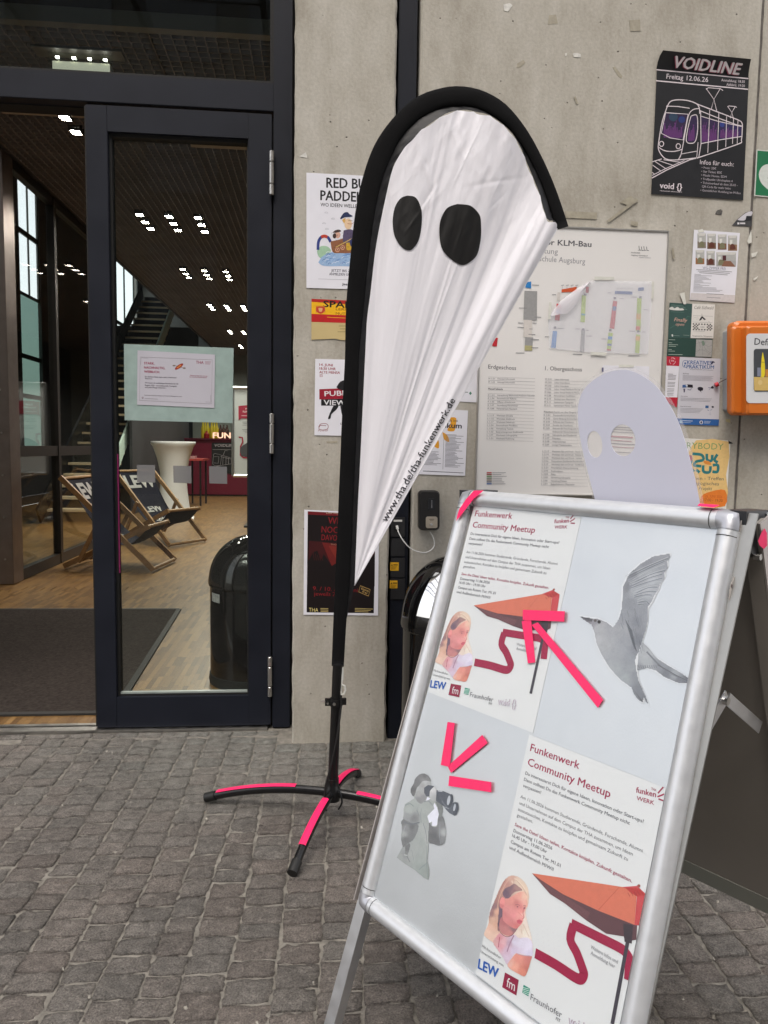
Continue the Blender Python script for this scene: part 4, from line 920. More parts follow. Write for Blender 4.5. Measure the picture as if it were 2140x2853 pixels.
p.text('Campus am Roten Tor KLM-Bau',0,140,686,174,30,G1,.03); p.text('Fakultät für Gestaltung',100,190,502,214,30,G2,0); p.text('Hochschule Augsburg',315,246,652,268,30,G2,0)
for (x,y) in ((948,168),(962,172),(975,170),(990,172)): p.line([(x,y),(x+3,y+22),(x+10,y+22)],3,G1)
for k in range(9): p.ell(945+k*7,192+(k%3),2,2,G1)
p.text('Hochschule',906,208,955,210,7,G1,.03); p.text('Augsburg University of',906,222,996,226,7,G1,.02); p.text('Applied Sciences',948,234,1014,237,7,G2,.0)
p.text('Erdgeschoss',119,843,272,851,22,G1,.0); p.text('1. Obergeschoss',432,852,634,859,22,G1,0)
rows1=[(902,'M 1.01','Hörsaal Informatik'),(921,'M 1.03','Hörsaal Informatik'),(957,None,'Mensa/Cafeteria'),(993,'K 1.01','Verwaltung Bibliothek/Aufsicht Fakultät'),(1010,'K 1.04','Personalraum Referat'),(1029,'K 1.05','Offener Arbeitsraum'),(1048,'K 1.07','Verwaltung Hausmeister'),(1066,'K 1.08','Personalraum Haustech'),(1104,'L 1.13','Werkstatt Druckle'),(1122,'L 1.15','Werkstatt Gießdruck'),(1140,'L 1.17','Werkstatt Siebdruck'),(1158,'L 1.04','Personalraum Plot/Büro'),(1176,'L 1.06','Verwaltung Technik'),(1194,'L 1.03','Besprechungsraum Studierende'),(1212,'L 1.07','Werkstatt Lithographie'),(1230,'L 1.01','Werkstatt Radierung')]
for y,a,b in rows1:
    x0=121-(y-900)*.03
    if a: p.text(a,x0,y,x0+34,y+1.2,8.5,G2,.01)
    xx=x0+(50 if a else 0); p.text(b,xx,y+1.5,xx+len(b)*5.3,y+3.5,8.5,G1 if not a else G2,.01 if a else .03); p.line([(x0-2,y-13),(x0+256,y-4)],1.3,c8(178,178,180))
    p.line([(x0-2,y+5),(x0+256,y+14)],1.3,c8(178,178,180))
rows2=['M 2.01|Labor Informatik','M 2.03|Labor Interaktion','M 2.05|Labor Interaktiv','M 2.06|Labor Virtual Reality & MoCap Lab','M 2.06a|Labor Virtual Reality & MoCap Lab','M 2.08|Personalraum Grafiklabor','M 2.10|Seminarraum Illustration','M 2.11|Seminarraum Typografie','M 2.12|Seminarraum Master Typedesign','|','Präsidium|  Zutritt nur über Eingang K2','K 2.01|Pressestelle Kommunikation','K 2.02|Career Beratung Kommunikation','K 2.03|Referent des Präsidiums','K 2.04|Kanzlei des Präsidiums','K 2.05|Referent für Forschung und Entw.','|Referent für Hochschulentwicklung','K 2.06|Sekretariat des Präsidenten','K 2.07|Präsident','K 2.08|Vizepräsidenten','K 2.09|Lounge Präsidentenbüro','|','L 2.13|Werkstatt Satz und Druck - Reinraum','L 2.14|Werkstatt Satz und Druck - Reinraum','L 2.13b|Werkstatt Satz und Druck - Lettern','L 2.15a|Personalraum Buchbinder/Buchdruckerei','L 2.17|Werkstatt Satz und Druck - Grafikraum','L 2.21|Personalraum Datenarchivierung','L 2.03|Konferenzraum','L 2.04|Dekan','L 2.05|Verwaltung Sekretariat','L 2.06|Verwaltung Dekanat','L 2.01|Aufenthaltsraum Mitarbeiter']
for i,rw_ in enumerate(rows2):
    y=905+i*18; x0=433-i*.72; a,b=rw_.split('|')
    if a=='' and b=='': continue
    if a: p.text(a,x0,y,x0+(34 if len(a)<9 else 50),y+1,8.5,G2 if len(a)<9 else G1,.01)
    p.text(b.strip(),x0+52,y+1.6,x0+52+len(b)*4.9,y+3.6,8.5,G2,.01); p.line([(x0-2,y+4.5),(x0+258,y+10)],1.2,c8(178,178,180))
LG=[c8(175,45,45),c8(150,50,40),c8(95,150,80),c8(105,120,95),c8(130,105,80),c8(70,80,110),c8(45,100,175)]
for i,cc_ in enumerate(LG): p.rect(110,1413+i*10.2,138,1418+i*10.2,cc_); p.rect(141,1414.5+i*10.2,141+random.Random(i).uniform(45,80),1417+i*10.2,G2)
# floor plans
GR1=c8(150,150,150); GR2=c8(205,200,195); RDp=c8(185,40,50); ORp=c8(200,85,45); BLp=c8(45,125,190); GNp=c8(165,190,60); DB=c8(55,90,150)
p.poly([(330,368),(355,364),(355,402),(322,398)],BLp); p.poly([(318,415),(388,418),(386,578),(312,575)],GR1); p.poly([(315,575),(360,577),(358,672),(312,670)],GR2)
p.poly([(322,670),(366,672),(362,718),(320,716)],GR1); p.poly([(320,716),(362,718),(360,745),(318,744)],c8(170,165,120)); p.poly([(150,672),(172,675),(166,722),(140,720)],RDp)
p.poly([(522,408),(606,393),(606,420),(522,424)],ORp); p.poly([(500,424),(516,424),(512,470),(496,470)],GR2); p.poly([(495,485),(520,492),(510,580),(484,577)],RDp); p.poly([(494,512),(518,514),(515,540),(490,538)],DB); p.poly([(474,636),(498,638),(490,730),(464,728)],BLp)
p.poly([(634,440),(656,442),(650,590),(626,586)],GNp); p.poly([(656,392),(672,394),(670,428),(655,426)],RDp); p.poly([(630,628),(652,630),(646,750),(624,748)],GR1); p.poly([(631,540),(652,542),(651,552),(630,550)],c8(60,140,160))
p.poly([(816,416),(912,420),(912,436),(814,432)],DB); p.poly([(944,398),(975,396),(974,414),(943,416)],DB)
p.poly([(806,470),(828,474),(812,625),(786,622)],RDp); p.poly([(804,500),(824,502),(820,526),(800,524)],DB); p.poly([(780,645),(804,648),(794,740),(770,737)],GNp); p.poly([(778,665),(802,667),(800,685),(776,683)],BLp); p.poly([(776,705),(798,707),(797,720),(774,718)],DB); p.poly([(771,735),(793,738),(792,746),(770,743)],RDp)
p.poly([(938,455),(962,458),(956,640),(932,636)],GNp); p.poly([(932,655),(955,658),(950,760),(926,756)],GNp); p.poly([(934,540),(958,543),(956,575),(932,572)],c8(205,160,70)); p.poly([(932,610),(954,612),(953,632),(930,630)],ORp); p.poly([(930,665),(953,667),(951,690),(928,688)],c8(215,160,70))
for (x,y) in ((652,437),(815,456),(956,452),(944,638),(790,632),(486,618),(641,628)): p.rect(x-7,y-6,x+7,y+6,c8(110,108,120))
for q in ((360,384,398),(372,560,410),(288,510,330),(362,592,385),(283,592,312),(280,616,316),(352,684,398),(352,728,394),(270,757,318),(340,655,378),(345,625,362),(430,668,455),(470,436,492),(585,764,636),(845,458,865),(775,426,795),(905,450,935),(975,520,998),(895,637,925),(965,642,985),(890,772,950),(658,664,690),(740,680,770),(655,632,672),(596,625,622),(500,622,536)): p.line([(q[0],q[1]),(q[2],q[1]+1)],3.2,c8(125,125,130))
for k in range(4): p.line([(520+k*26,386),(536+k*26,384)],3,G2); p.line([(526+k*26,390),(526+k*26,406)],1.4,G2)
for k in range(5): p.line([(826+k*20,402),(838+k*20,401)],2.6,G2)
p.ell(1052,852,1,1,G1)
for k_,(y_,w_,c_) in enumerate(((1163,3,G2),(1176,3,G2),(1190,3,G2),(1215,9,c8(190,150,155)),(1236,4,c8(185,150,155)),(1254,4,G2),(1272,4,c8(180,150,155)),(1300,3,G2))): p.line([(785,y_),(935-(k_*37%30),y_+8)],w_,c_)
p.flush('board_print',bd)
# the tracing-paper overlay with its folded corner, tapes
ov=thing('overlay_sheet',WALLP.P(*WALLP.uv(*v5(740,560)),.03),'translucent white sheet with a curled corner taped over the floor plans of the big board','sheet')
flat_sheet('tracing_sheet',BPL,v5,[(680,362),(1020,366),(1012,560),(996,765),(720,757),(620,750),(455,732),(448,560),(520,470)],hazy('tracing_paper',(.88,.89,.95,1),.22,.5),.004,.0004,parent=ov)
fv=[];ff=[];A_=[(680,362),(600,408),(520,468),(480,520),(448,560)];B_=[(668,372),(625,450),(580,515),(550,545),(540,540)]
for i in range(5):
    for (x,y),d in ((A_[i],.0045),(((A_[i][0]+B_[i][0])/2+5,(A_[i][1]+B_[i][1])/2),.017),(B_[i],.013)): a=BPL.uv(*v5(x,y)); fv.append(BPL.P(a[0],a[1],d))
for i in range(4):
    for j in range(2): q=i*3+j; ff.append((q,q+1,q+4,q+3))
obj('curled_corner',fv,ff,hazy('curled_paper',(.76,.73,.78,1),.45,.5),ov,smooth='all')
TPM=mat('clear_tape',(.72,.72,.66,1),.2,spec=.7,coat=.6,noise=.06,nscale=90)
for q in ([(700,338),(808,341),(810,355),(702,356)],[(1016,366),(1029,366),(1026,460),(1013,460)],[(452,480),(466,480),(461,574),(446,573)],[(682,752),(768,756),(764,773),(680,768)]):
    flat_sheet('tape_piece',BPL,v5,q,TPM,.006,.0004,parent=ov)
n2=notice('notice','white A4 notice with a red stroke taped on the board just above the ghost shape','notice',[(748,826),(1003,832),(1000,1000),(940,1080),(745,1075)],v5,PAP,off=.0035,plane=BPL)
p=Print(BPL,v5,.0035); p.blob([(880,853),(930,868),(990,905),(975,908),(920,882),(885,864)],c8(165,60,75),n=3); p.rect(742,838,752,862,c8(100,100,130)); p.flush('poster_print',n2)
flat_sheet('tape_piece',BPL,v5,[(836,822),(918,823),(917,837),(835,837)],TPM,.0045,.0004,parent=n2)
# reflections of daylight aside, a clear cover over the board
box('cover_glass',bl+.002,br_-.002,-.0305,-.0290,bz_+.002,tz_-.002,clear('board_glass',(.98,.99,.98,1),.03,1.35),bd) if False else None

# ================================================================ RIGHT-HAND POSTERS
BK=mat('poster_black',(.012,.012,.014,1),.5)
vp_=thing('poster',atY(*v4(1140,900),0),'black tram party poster headed VOIDLINE, high on the wall, with its top edge curling off','poster')
cor=[(800,535),(1507,600),(1463,1545),(755,1497)]
flat_sheet('sheet',WALLP,v4,cor,mat('poster_black_gloss',(.014,.014,.016,1),.38,spec=.5,noise=.3,nscale=5,bump=.25,bscale=9),.004,.0006,parent=vp_)
# curled top strip bends away from the wall
v=[];f=[];tl=[(798,535),(808,480),(825,430),(850,387)];tr=[(1507,600),(1512,545),(1520,495),(1529,455)]
for i in range(4):
    for k in range(9):
        s=k/8; x=tl[i][0]*(1-s)+tr[i][0]*s; y=tl[i][1]*(1-s)+tr[i][1]*s; d=.004+[0,.006,.016,.026][i]*(1-.25*s); 
        a=Plane((0,-d,0),(1,0,0),(0,0,1)); u,w=a.uv(*v4(x,y)); v.append(a.P(u,w))
for i in range(3):
    for k in range(8): q=i*9+k; f.append((q,q+1,q+10,q+9))
obj('curled_edge',v,f,mat('poster_black_gloss'),vp_,smooth='all')
p=Print(WALLP,v4,.004); WT=c8(215,205,210)
tp=Print(Plane((0,-.020,0),(1,0,0),(0,0,1)),v4,.0); 
pc=Plane((0,-.0045,0),(1,0,0),(0,.0,1)); 
# title printed on the bent strip: put it on a tilted plane through the strip
q0=Plane((0,-.004,0),(1,0,0),(0,0,1)); u0,w0=q0.uv(*v4(1150,568)); q1=Plane((0,-.030,0),(1,0,0),(0,0,1)); u1,w1=q1.uv(*v4(1190,420))
TPn=Plane((u0,-.0055,w0),(1,0,0),(0,-.0225,w1-w0)); tp=Print(TPn,v4,.0042)
tp.text('VOIDLINE',918,518,1428,576,88,(.62,.57,.60,1),.05,.12); tp.text('VOIDLINE',912,520,1422,578,88,c8(150,70,90),.05,.12); tp.v=tp.v; 
tp2=Print(TPn,v4,.0042); tp2.text('VOIDLINE',910,521,1420,579,88,c8(150,70,90),.045,.12); tp2.text('VOIDLINE',917,518,1428,576,88,(.66,.61,.63,1),.045,.12,layer=.4); tp2.flush('title_print',vp_)
p.line([(795,541),(1503,610)],8,WT); p.line([(792,626),(1500,692)],8,WT)
p.text('Freitag',872,610,1000,621,38,WT,.01); p.text('12.06.26',1027,622,1192,637,36,WT,.01); p.text('Anmeldung: 18:30',1294,630,1474,644,20,WT,0); p.text('Abfahrt: 19:20',1333,664,1474,676,20,WT,0)
def L(pts,w=7,sm=0,cl=False): p.line(pts,w,WT,smooth=sm,close=cl)
for q,cc_ in (([(866,872),(1038,884),(1000,1082),(900,1066),(832,1030),(840,960)],c8(42,26,62)),([(1060,900),(1110,895),(1112,1000),(1090,1100),(1030,1095),(1040,1000)],c8(44,28,66)),([(1140,900),(1275,940),(1275,1085),(1138,1110)],c8(44,28,66)),([(1280,940),(1450,975),(1448,1055),(1278,1082)],c8(42,32,78))): p.poly(q,cc_)
rk=random.Random(2)
for x0,x1,ya,yb in ((850,1000,950,1070),(1040,1100,960,1090),(1145,1270,960,1100),(1285,1440,990,1070)):
    for k in range(int((x1-x0)/16)):
        x=x0+8+k*16; h=rk.uniform(.5,1); yy=yb-rk.uniform(0,10); H=(yb-ya)*h
        p.blob([(x-9,yy),(x-7,yy-H*.6),(x-3,yy-H*.8),(x+4,yy-H*.8),(x+8,yy-H*.55),(x+8,yy)],c8(92,46,104),n=2); p.ell(x,yy-H*.88,5,7,c8(98,52,110),n=8)
        if rk.random()>.5: p.line([(x+4,yy-H*.7),(x+10,yy-H*1.1)],4,c8(98,50,108))
p.ell(925,905,34,34,c8(40,62,85)); p.ell(990,925,26,26,c8(35,50,110)); p.ell(1300,965,18,18,c8(45,60,130))
L([(880,820),(905,785),(960,773),(1040,780),(1105,805),(1125,840),(1128,880)],7,4); L([(880,820),(840,940),(815,1080),(810,1150),(840,1205),(880,1232),(960,1235),(1100,1220)],7,4)
L([(870,822),(960,825),(1050,838)],6,3); L([(866,872),(1038,884),(1000,1082),(900,1066),(832,1030),(866,872)],6); L([(1125,840),(1075,850),(1040,900),(1010,1060),(985,1190),(965,1230)],6,4)
L([(1060,900),(1085,890),(1108,900),(1112,1000),(1095,1090),(1060,1108),(1025,1090),(1035,1000),(1060,900)],6,4)
L([(1105,805),(1275,870),(1415,925),(1452,950),(1455,1000),(1448,1085),(1420,1115),(1105,1222)],7,3); L([(1125,855),(1275,915),(1410,965),(1452,975)],6); L([(1140,900),(1275,940),(1450,978)],5)
L([(1135,860),(1138,1110),(1120,1220)],6); L([(1115,1100),(1105,1220)],5); L([(1138,1110),(1278,1082),(1450,1055)],6)
for a,b,c_,d in ((1205,850,1190,1180),(1275,875,1265,1160),(1335,900,1328,1135),(1388,920,1380,1112),(1422,935,1416,1110)): L([(a,b),(c_,d)],5)
for x,y in ((834,1112),(963,1130)): L([(x+17*math.cos(k*math.pi/5),y+20*math.sin(k*math.pi/5)) for k in range(11)],6)
L([(815,1140),(860,1165),(930,1170),(990,1155)],6,4); L([(965,1232),(985,1190),(1105,1168)],5)
for cx,cy,s in ((1237,770,1),(1375,870,.55)):
    L([(cx-60*s,cy-85*s),(cx,cy),(cx+48*s,cy-82*s)],5); L([(cx-60*s,cy-78*s),(cx-42*s,cy-90*s),(cx+50*s,cy-82*s),(cx+70*s,cy-68*s)],5); L([(cx-22*s,cy+80*s),(cx,cy),(cx+22*s,cy+90*s)],5)
L([(762,1250),(835,1228)],6); L([(760,1375),(880,1310),(1050,1235),(1100,1222)],7); L([(762,1355),(860,1305),(1010,1240)],5)
for a,b in (((785,1248),(870,1305)),((812,1240),(930,1280)),((850,1234),(985,1255)),((765,1275),(830,1322)),((760,1330),(780,1345))): L([a,b],5)
p.text('Infos für euch:',1129,1268,1388,1286,34,WT,0)
for k,s_ in enumerate(('• Preis: 20€','• 5er Ticket: 85€','• Musik: House, EDM','• Treffpunkt: Ulrichsplatz 4','• Ticketverkauf ab dem 25.05 -','   QR-Code für mehr Infos','• Gemütlicher Ausklang im M-Bau')):
    e=(1254,1297,1334,1380,1420,1366,1442)[k]; x=1142-k*1.5+(10 if k==5 else 0); y=1302+k*29; p.text(s_.strip(),x,y,e,y+(e-x)*.075,17,c8(180,172,178),0)
p.text('void {}',820,1452,990,1465,44,WT,.03); p.text('<fachschaft informatik/>',820,1476,992,1488,9,WT,.01)
p.flush('poster_print',vp_)
# green defibrillator sign
gs=thing('rescue_sign',atY(2120,480,0),'green and white defibrillator sign with a white heart, on the wall above the orange box','sign')
flat_sheet('sign_plate',WALLP,v4,[(1567,1155),(1900,1182),(1880,1540),(1549,1512)],mat('sign_edge',(.6,.62,.58,1),.4),.004,.003,parent=gs)
p=Print(WALLP,v4,.004); p.poly([(1573,1163),(1892,1190),(1872,1532),(1556,1505)],c8(25,110,70)); 
p.blob([(1720,1330),(1700,1280),(1650,1268),(1605,1290),(1583,1345),(1600,1410),(1650,1460),(1710,1500),(1780,1450),(1830,1390),(1830,1310),(1790,1280),(1745,1290)],(.6,.64,.6,1),n=4); p.poly([(1690,1300),(1650,1378),(1675,1380),(1655,1440),(1715,1360),(1690,1358),(1715,1305)],c8(25,110,70)); p.flush('sign_print',gs)
# scraps
SCR=[([(1250,1650),(1262,1625),(1290,1612),(1306,1625),(1300,1655)],c8(60,60,62),'torn black and grey striped sticker scrap below the tram poster'),
     ([(1380,1738),(1420,1690),(1480,1640),(1535,1622),(1530,1748)],c8(60,60,65),'torn corner of a black and white flyer at the wall joint')]
for q,cc_,lb in SCR:
    o=notice('sticker_scrap',lb,'sticker',q,v4,mat('scrap_%d'%len(q),cc_,.6,noise=.3,nscale=60),.002)
    p=Print(WALLP,v4,.002)
    if len(q)==5 and q[0][0]==1250:
        for k in range(4): p.line([(1256+k*3,1648-k*9),(1300,1640-k*9)],2.5,c8(140,135,125))
    else:
        p.blob([(1420,1695),(1480,1645),(1532,1628),(1530,1660),(1470,1700)],c8(200,198,205),n=2); p.poly([(1490,1665),(1530,1665),(1530,1700),(1480,1705)],c8(30,30,35)); p.text('flyer',1,1,2,1,1,K) if False else None
        p.rect(1420,1715,1435,1730,c8(220,218,220)); p.rect(1440,1716,1480,1728,c8(210,208,212))
    p.flush('scrap_print',o)
ws=[[(155,412),(190,410),(215,420),(214,444),(160,440)],[(95,412),(108,410),(106,430),(96,432)]]
TAN=mat('old_tape',(.35,.32,.25,1),.45,noise=.15,nscale=60); WSC=mat('white_scrap',(.62,.61,.57,1),.5,noise=.15,nscale=80)
lbl=['small white paper shred left on the bare concrete above the flag tip','tiny white paper crumb left beside the white shred']
for q,lb in zip(ws,lbl): tag(flat_sheet('paper_scrap',WALLP,v4,q,WSC,.0015),lb,'scrap')
old=[([(462,520),(480,512),(537,585),(530,607),(505,590)],'crinkled brown tape piece left of the tram poster'),([(590,158),(672,152),(675,240),(596,242)],'square ghost patch of old tape high on the wall'),([(160,750),(175,742),(196,800),(182,806)],'short brown tape sliver on the plain concrete'),
     ([(95,1628),(340,1640),(338,1690),(100,1680)],'long pale brown tape band above the directory board'),([(515,1560),(600,1510),(650,1560),(590,1590)],'folded yellowish tape scrap below the tram poster'),([(600,1705),(655,1712),(650,1745),(598,1735)],'small brown tape patch above the directory board corner'),
     ([(410,1705),(640,1530),(655,1548),(435,1712)],'slanted long strip of old tape above the board'),([(910,1915),(925,1912),(938,1990),(920,2000)],'vertical brown tape mark right of the board')]
for i_,(q,lb) in enumerate(old): tag(flat_sheet('tape_scrap',WALLP,v4,q,TAN,.0008+.0007*i_),lb,'tape')
for q,lb in (([(1265,350),(1300,330),(1312,345),(1280,372),(1262,372)],'brown tape scrap with a dark speck right above the flag'),([(1440,85),(1480,80),(1490,130),(1435,135)],'faded square tape mark at the top of the wall')): tag(flat_sheet('tape_scrap',WALLP,v3,q,TAN,.0008),lb,'tape')
tag(flat_sheet('paper_scrap',WALLP,v3,[(1190,25),(1225,18),(1240,30),(1215,65),(1195,60)],WSC,.0015),'torn pale paper corner at the top edge of the wall','scrap')
tag(flat_sheet('paper_scrap',WALLP,v3,[(66,862),(104,838),(112,870)],WSC,.0015),'small pale paper corner on the pillar above the PADDELFEST poster','scrap')
for q,lb in (([(1115,1775),(1150,1765),(1165,1790),(1120,1795)],'crumpled clear tape at the top left of the photo sheet'),([(1495,1860),(1525,1775),(1530,1870),(1505,1880)],'clear tape strip at the top right of the photo sheet'),([(1525,1955),(1575,1940),(1560,1975),(1530,1985)],'torn pale tape beside the wall joint'),([(1540,2150),(1580,2125),(1570,2145),(1548,2165)],'small torn tape low beside the wall joint')):
    tag(flat_sheet('tape_scrap',WALLP,v4,q,TPM,.004),lb,'tape')
tag(flat_sheet('tape_scrap',WALLP,vD,[(602,165),(660,150),(680,290),(650,292)],TPM,.006),'shiny clear tape above the green flyer','tape')
tag(flat_sheet('tape_scrap',WALLP,vD,[(1150,1650),(1205,1648),(1208,1695),(1160,1680)],mat('yellowed_tape',(.5,.45,.25,1),.4),.002),'yellowish tape scrap under the creative internship poster','tape')
tag(flat_sheet('tape_scrap',WALLP,vb,[(285,508),(355,506),(352,518),(290,520)],TAN,.0008),'brown tape streak under the PUBLIC VIEWING poster','tape')
# flat share sheet
t=notice('notice','white sheet with eight small room photos headed WG-ZIMMER FREI','notice',[(1250,80),(1502,98),(1472,482),(1226,466)],v5,PAP)
p=Print(WALLP,v5,.003)
ph_=[(1268,100,1315,182),(1322,102,1370,186),(1380,106,1428,190),(1436,112,1486,196),(1258,192,1306,270),(1318,196,1363,276),(1372,204,1480,282)]
pcs=[c8(130,120,110),c8(110,85,65),c8(120,85,65),c8(140,110,85),c8(150,105,70),c8(110,90,85),c8(165,165,165)]
for k,(a,b,c_,d) in enumerate(ph_):
    p.rect(a,b,c_,d,c8(175,175,172)); p.poly([(a,b+(d-b)*.55),(c_,b+(d-b)*.6),(c_,d),(a,d)],pcs[k]); p.poly([(a,b),(c_,b),(c_-8,b+14),(a+8,b+14)],c8(205,203,198)); p.rect(a+10,b+24,a+24,b+50,c8(215,215,210)); p.blob([(a+10,d-6),(a+14,d-34),(a+32,d-36),(c_-8,d-8)],c8(95,50,38) if k%2 else c8(120,118,90),n=2)
p.rect(1406,222,1426,250,c8(75,30,35)); p.poly([(1400,282),(1416,252),(1450,252),(1478,284)],c8(135,95,75))
p.text('WG-ZIMMER FREI',1296,297,1422,303,15,c8(130,130,150),0)
for k in range(3): p.line([(1262+k*8,299+k*8.5),(1458-k*12,312+k*8.5)],3,c8(150,150,155))
for k in range(15): yy=325+k*6.6; p.line([(1252-k*.5,yy),(1252+rl.uniform(20,100)*(1.6 if k>9 else 1),yy+3)],1.8,c8(150,150,155))
p.poly([(1232,428),(1476,440),(1472,480),(1227,464)],c8(205,200,200)); p.line([(1318,432),(1412,437)],3,c8(130,130,135)); p.line([(1320,452),(1395,456)],2.5,c8(130,130,135)); p.flush('poster_print',t)
# green flyer + cafe + map
t=notice('flyer','dark green flyer reading Finally open left of the cafe flyer','flyer',[(488,270),(757,285),(736,690),(470,685)],vD,mat('flyer_green',(.035,.085,.075,1),.5,noise=.06))
p=Print(WALLP,vD,.003); PK_=c8(205,165,150); p.text('Finally',540,490,690,500,42,PK_,.01,.25); p.text('open',556,540,655,546,34,PK_,.01,.25)
for k in range(3): p.line([(508-k*6,296+k*14),(655+k*20,312+k*20)],4,c8(120,150,140))
p.blob([(488,330),(520,320),(545,338),(580,322),(610,340),(640,338),(655,360),(560,362),(488,352)],c8(215,215,210),n=3); p.line([(500,378),(660,384)],3,c8(110,140,130)); p.line([(490,575),(540,545),(560,540)],4,c8(80,125,110)); p.line([(680,470),(700,430),(725,440)],4,c8(80,125,110)); p.blob([(510,650),(525,645),(530,670),(515,672)],c8(210,215,210),n=2); p.line([(535,660),(605,664)],3,c8(150,170,160)); p.line([(650,655),(722,660)],3,c8(150,170,160)); p.flush('poster_print',t)
t=notice('flyer','cream flyer of Café Süßwald with a black leaf and checker pattern','flyer',[(757,285),(1025,292),(1006,693),(736,690)],vD,PAPW)
p=Print(WALLP,vD,.003); GK=c8(50,50,52); p.text('Café Süßwald',775,345,1003,352,38,c8(130,125,122),0,.2)
p.line([(768,425),(1000,432),(994,510),(760,500)],2.5,c8(130,130,130),close=True); p.blob([(870,430),(890,445),(915,470),(895,475),(875,455),(862,475),(838,482),(850,455)],GK,n=3); p.line([(870,400),(872,430)],3,GK); p.line([(780,450),(820,440),(830,460),(800,470)],2,c8(140,140,140)); p.line([(940,490),(965,498)],2,c8(140,140,140))
for i in range(14):
    for j in range(5):
        if (i+j)%2==0 and not (3<i<10 and 1<=j<=3): x=762+i*16.6; y=515+j*16+i*.6; p.rect(x,y,x+16,y+15.5,GK)
p.text('OPEN',850,568,898,570,16,c8(120,120,120),0); p.text('hausgemachte Mittagskarte',755,668,992,678,14,c8(110,105,105),0,.2); p.line([(765,605),(905,612)],2.5,c8(130,130,130)); p.flush('poster_print',t)
t=notice('flyer','dark green flyer with a small grey street map, under the two cafe flyers','flyer',[(470,685),(996,703),(988,918),(455,905)],vD,mat('flyer_green2',(.02,.06,.048,1),.5,noise=.05),off=.0036)
p=Print(WALLP,vD,.0036); p.poly([(802,706),(992,712),(984,914),(792,908)],c8(165,165,163)); 
for q in ([(800,760),(860,740),(940,790),(990,770)],[(820,706),(850,800),(800,880)],[(920,715),(900,800),(960,860),(985,850)],[(795,850),(880,830),(985,900)],[(870,760),(880,905)],[(930,905),(985,850)]): p.line(q,3,c8(130,132,130),smooth=3)
p.blob([(865,730),(890,720),(905,760),(880,785)],c8(115,135,120),n=2)
for k,(y,e) in enumerate(((709,552),(745,518),(767,585),(786,562),(824,512),(843,550),(884,640))): p.line([(478-k,y),(e,y+3)],5,c8(175,190,180))
p.flush('poster_print',t)
t=notice('leaflet','narrow red and white leaflet beside the creative internship poster','leaflet',[(452,905),(608,912),(572,1512),(430,1390)],vD,PAP,off=.0032)
p=Print(WALLP,vD,.0032); p.poly([(452,905),(608,912),(600,1022),(450,1015)],c8(185,40,60)); p.poly([(437,1390),(584,1393),(572,1512),(470,1460)],c8(185,40,60)); 
for k in range(3): a0=k*2.1; p.line([(522+35*math.cos(a0+t_*.25),962+38*math.sin(a0+t_*.25)) for t_ in range(7)],5,c8(225,200,205))
p.text('THA',500,968,542,970,20,c8(225,200,205),.02)
for k,y in enumerate((1115,1130,1147,1163,1180,1212,1228,1246,1262,1290,1306,1325,1345,1362)): p.line([(470-k,y),(530+(k*37%40),y+3)],5,c8(120,118,125))
p.flush('poster_print',t)
t=notice('poster','white poster KREATIVES PRAKTIKUM with blue headline and blue footer, left of the orange box','poster',[(608,912),(1092,935),(1068,1728),(575,1712)],vD,mat('lilac_paper',(.60,.60,.66,1),.5,noise=.03))
p=Print(WALLP,vD,.003); BU=c8(60,95,150); p.text('KREATIVES',693,998,985,1008,44,BU,.02); p.text('PRAKTIKUM',688,1048,1012,1056,42,BU,.02); p.line([(690,955),(655,960),(640,995),(650,1030),(690,1038)],5,BU,smooth=4); p.ell(672,990,10,14,BU); p.ell(665,1018,8,10,BU)
p.blob([(975,990),(990,965),(1015,968),(1022,985),(1005,982),(992,1000)],c8(40,45,80),n=3); p.text('im Bereich Multimedia und Kommunikation',730,1064,1004,1074,9,c8(80,80,95),.01); p.text('Das Projekt',646,1114,716,1118,10,c8(80,80,95),.02)
for k,y in enumerate((1134,1147,1160,1173,1186)): p.line([(643-k*.5,y),(1005-(k*61%40),y+12)],3.2,c8(140,140,150))
p.poly([(640,1245),(690,1240),(690,1275),(638,1278)],BU); p.poly([(690,1238),(760,1242),(765,1278),(700,1275)],c8(35,30,42)); p.ell(690,1252,12,12,c8(200,205,215)); p.poly([(650,1290),(672,1290),(668,1330),(655,1335)],c8(80,75,100)); p.line([(700,1300),(735,1305),(745,1285)],8,c8(110,115,140))
p.blob([(820,1275),(850,1268),(882,1280),(880,1310),(860,1315),(862,1340),(850,1318),(825,1305)],c8(40,36,48),n=3); p.line([(810,1295),(825,1285)],4,c8(90,90,110)); p.blob([(975,1270),(1000,1255),(1010,1280),(985,1290)],c8(40,40,50),n=2); p.line([(945,1275),(975,1280),(955,1300)],6,c8(100,110,150))
for blk,(n_,y) in enumerate(((3,1400),(4,1520))):
    p.text('Was du lernst' if blk==0 else 'Warum bei uns starten',622-blk*8,y-18,700+blk*40,y-15,9,c8(70,70,90),.02)
    for k in range(n_): p.line([(618-blk*6,y+k*15),(990-blk*110-(k*53%40),y+10+k*15)],3.2,c8(140,140,150))
p.poly([(912,1488),(950,1490),(948,1520),(910,1518)],c8(50,95,150)); p.poly([(985,1495),(1010,1496),(1008,1518),(986,1514)],c8(30,35,60)); p.line([(955,1600),(965,1560),(975,1605)],3,c8(140,150,175)); p.line([(935,1540),(955,1550)],5,c8(100,120,160)); p.line([(970,1545),(990,1535)],5,c8(100,120,160))
p.poly([(577,1640),(1074,1652),(1068,1728),(575,1712)],c8(45,95,160)); p.line([(640,1668),(760,1672)],7,c8(200,210,225)); p.line([(640,1690),(740,1693)],4,c8(180,195,215)); p.ell(622,1680,18,20,c8(150,185,215)); p.ell(862,1688,22,22,c8(200,200,210)); p.ell(862,1688,10,14,c8(40,50,90)); 
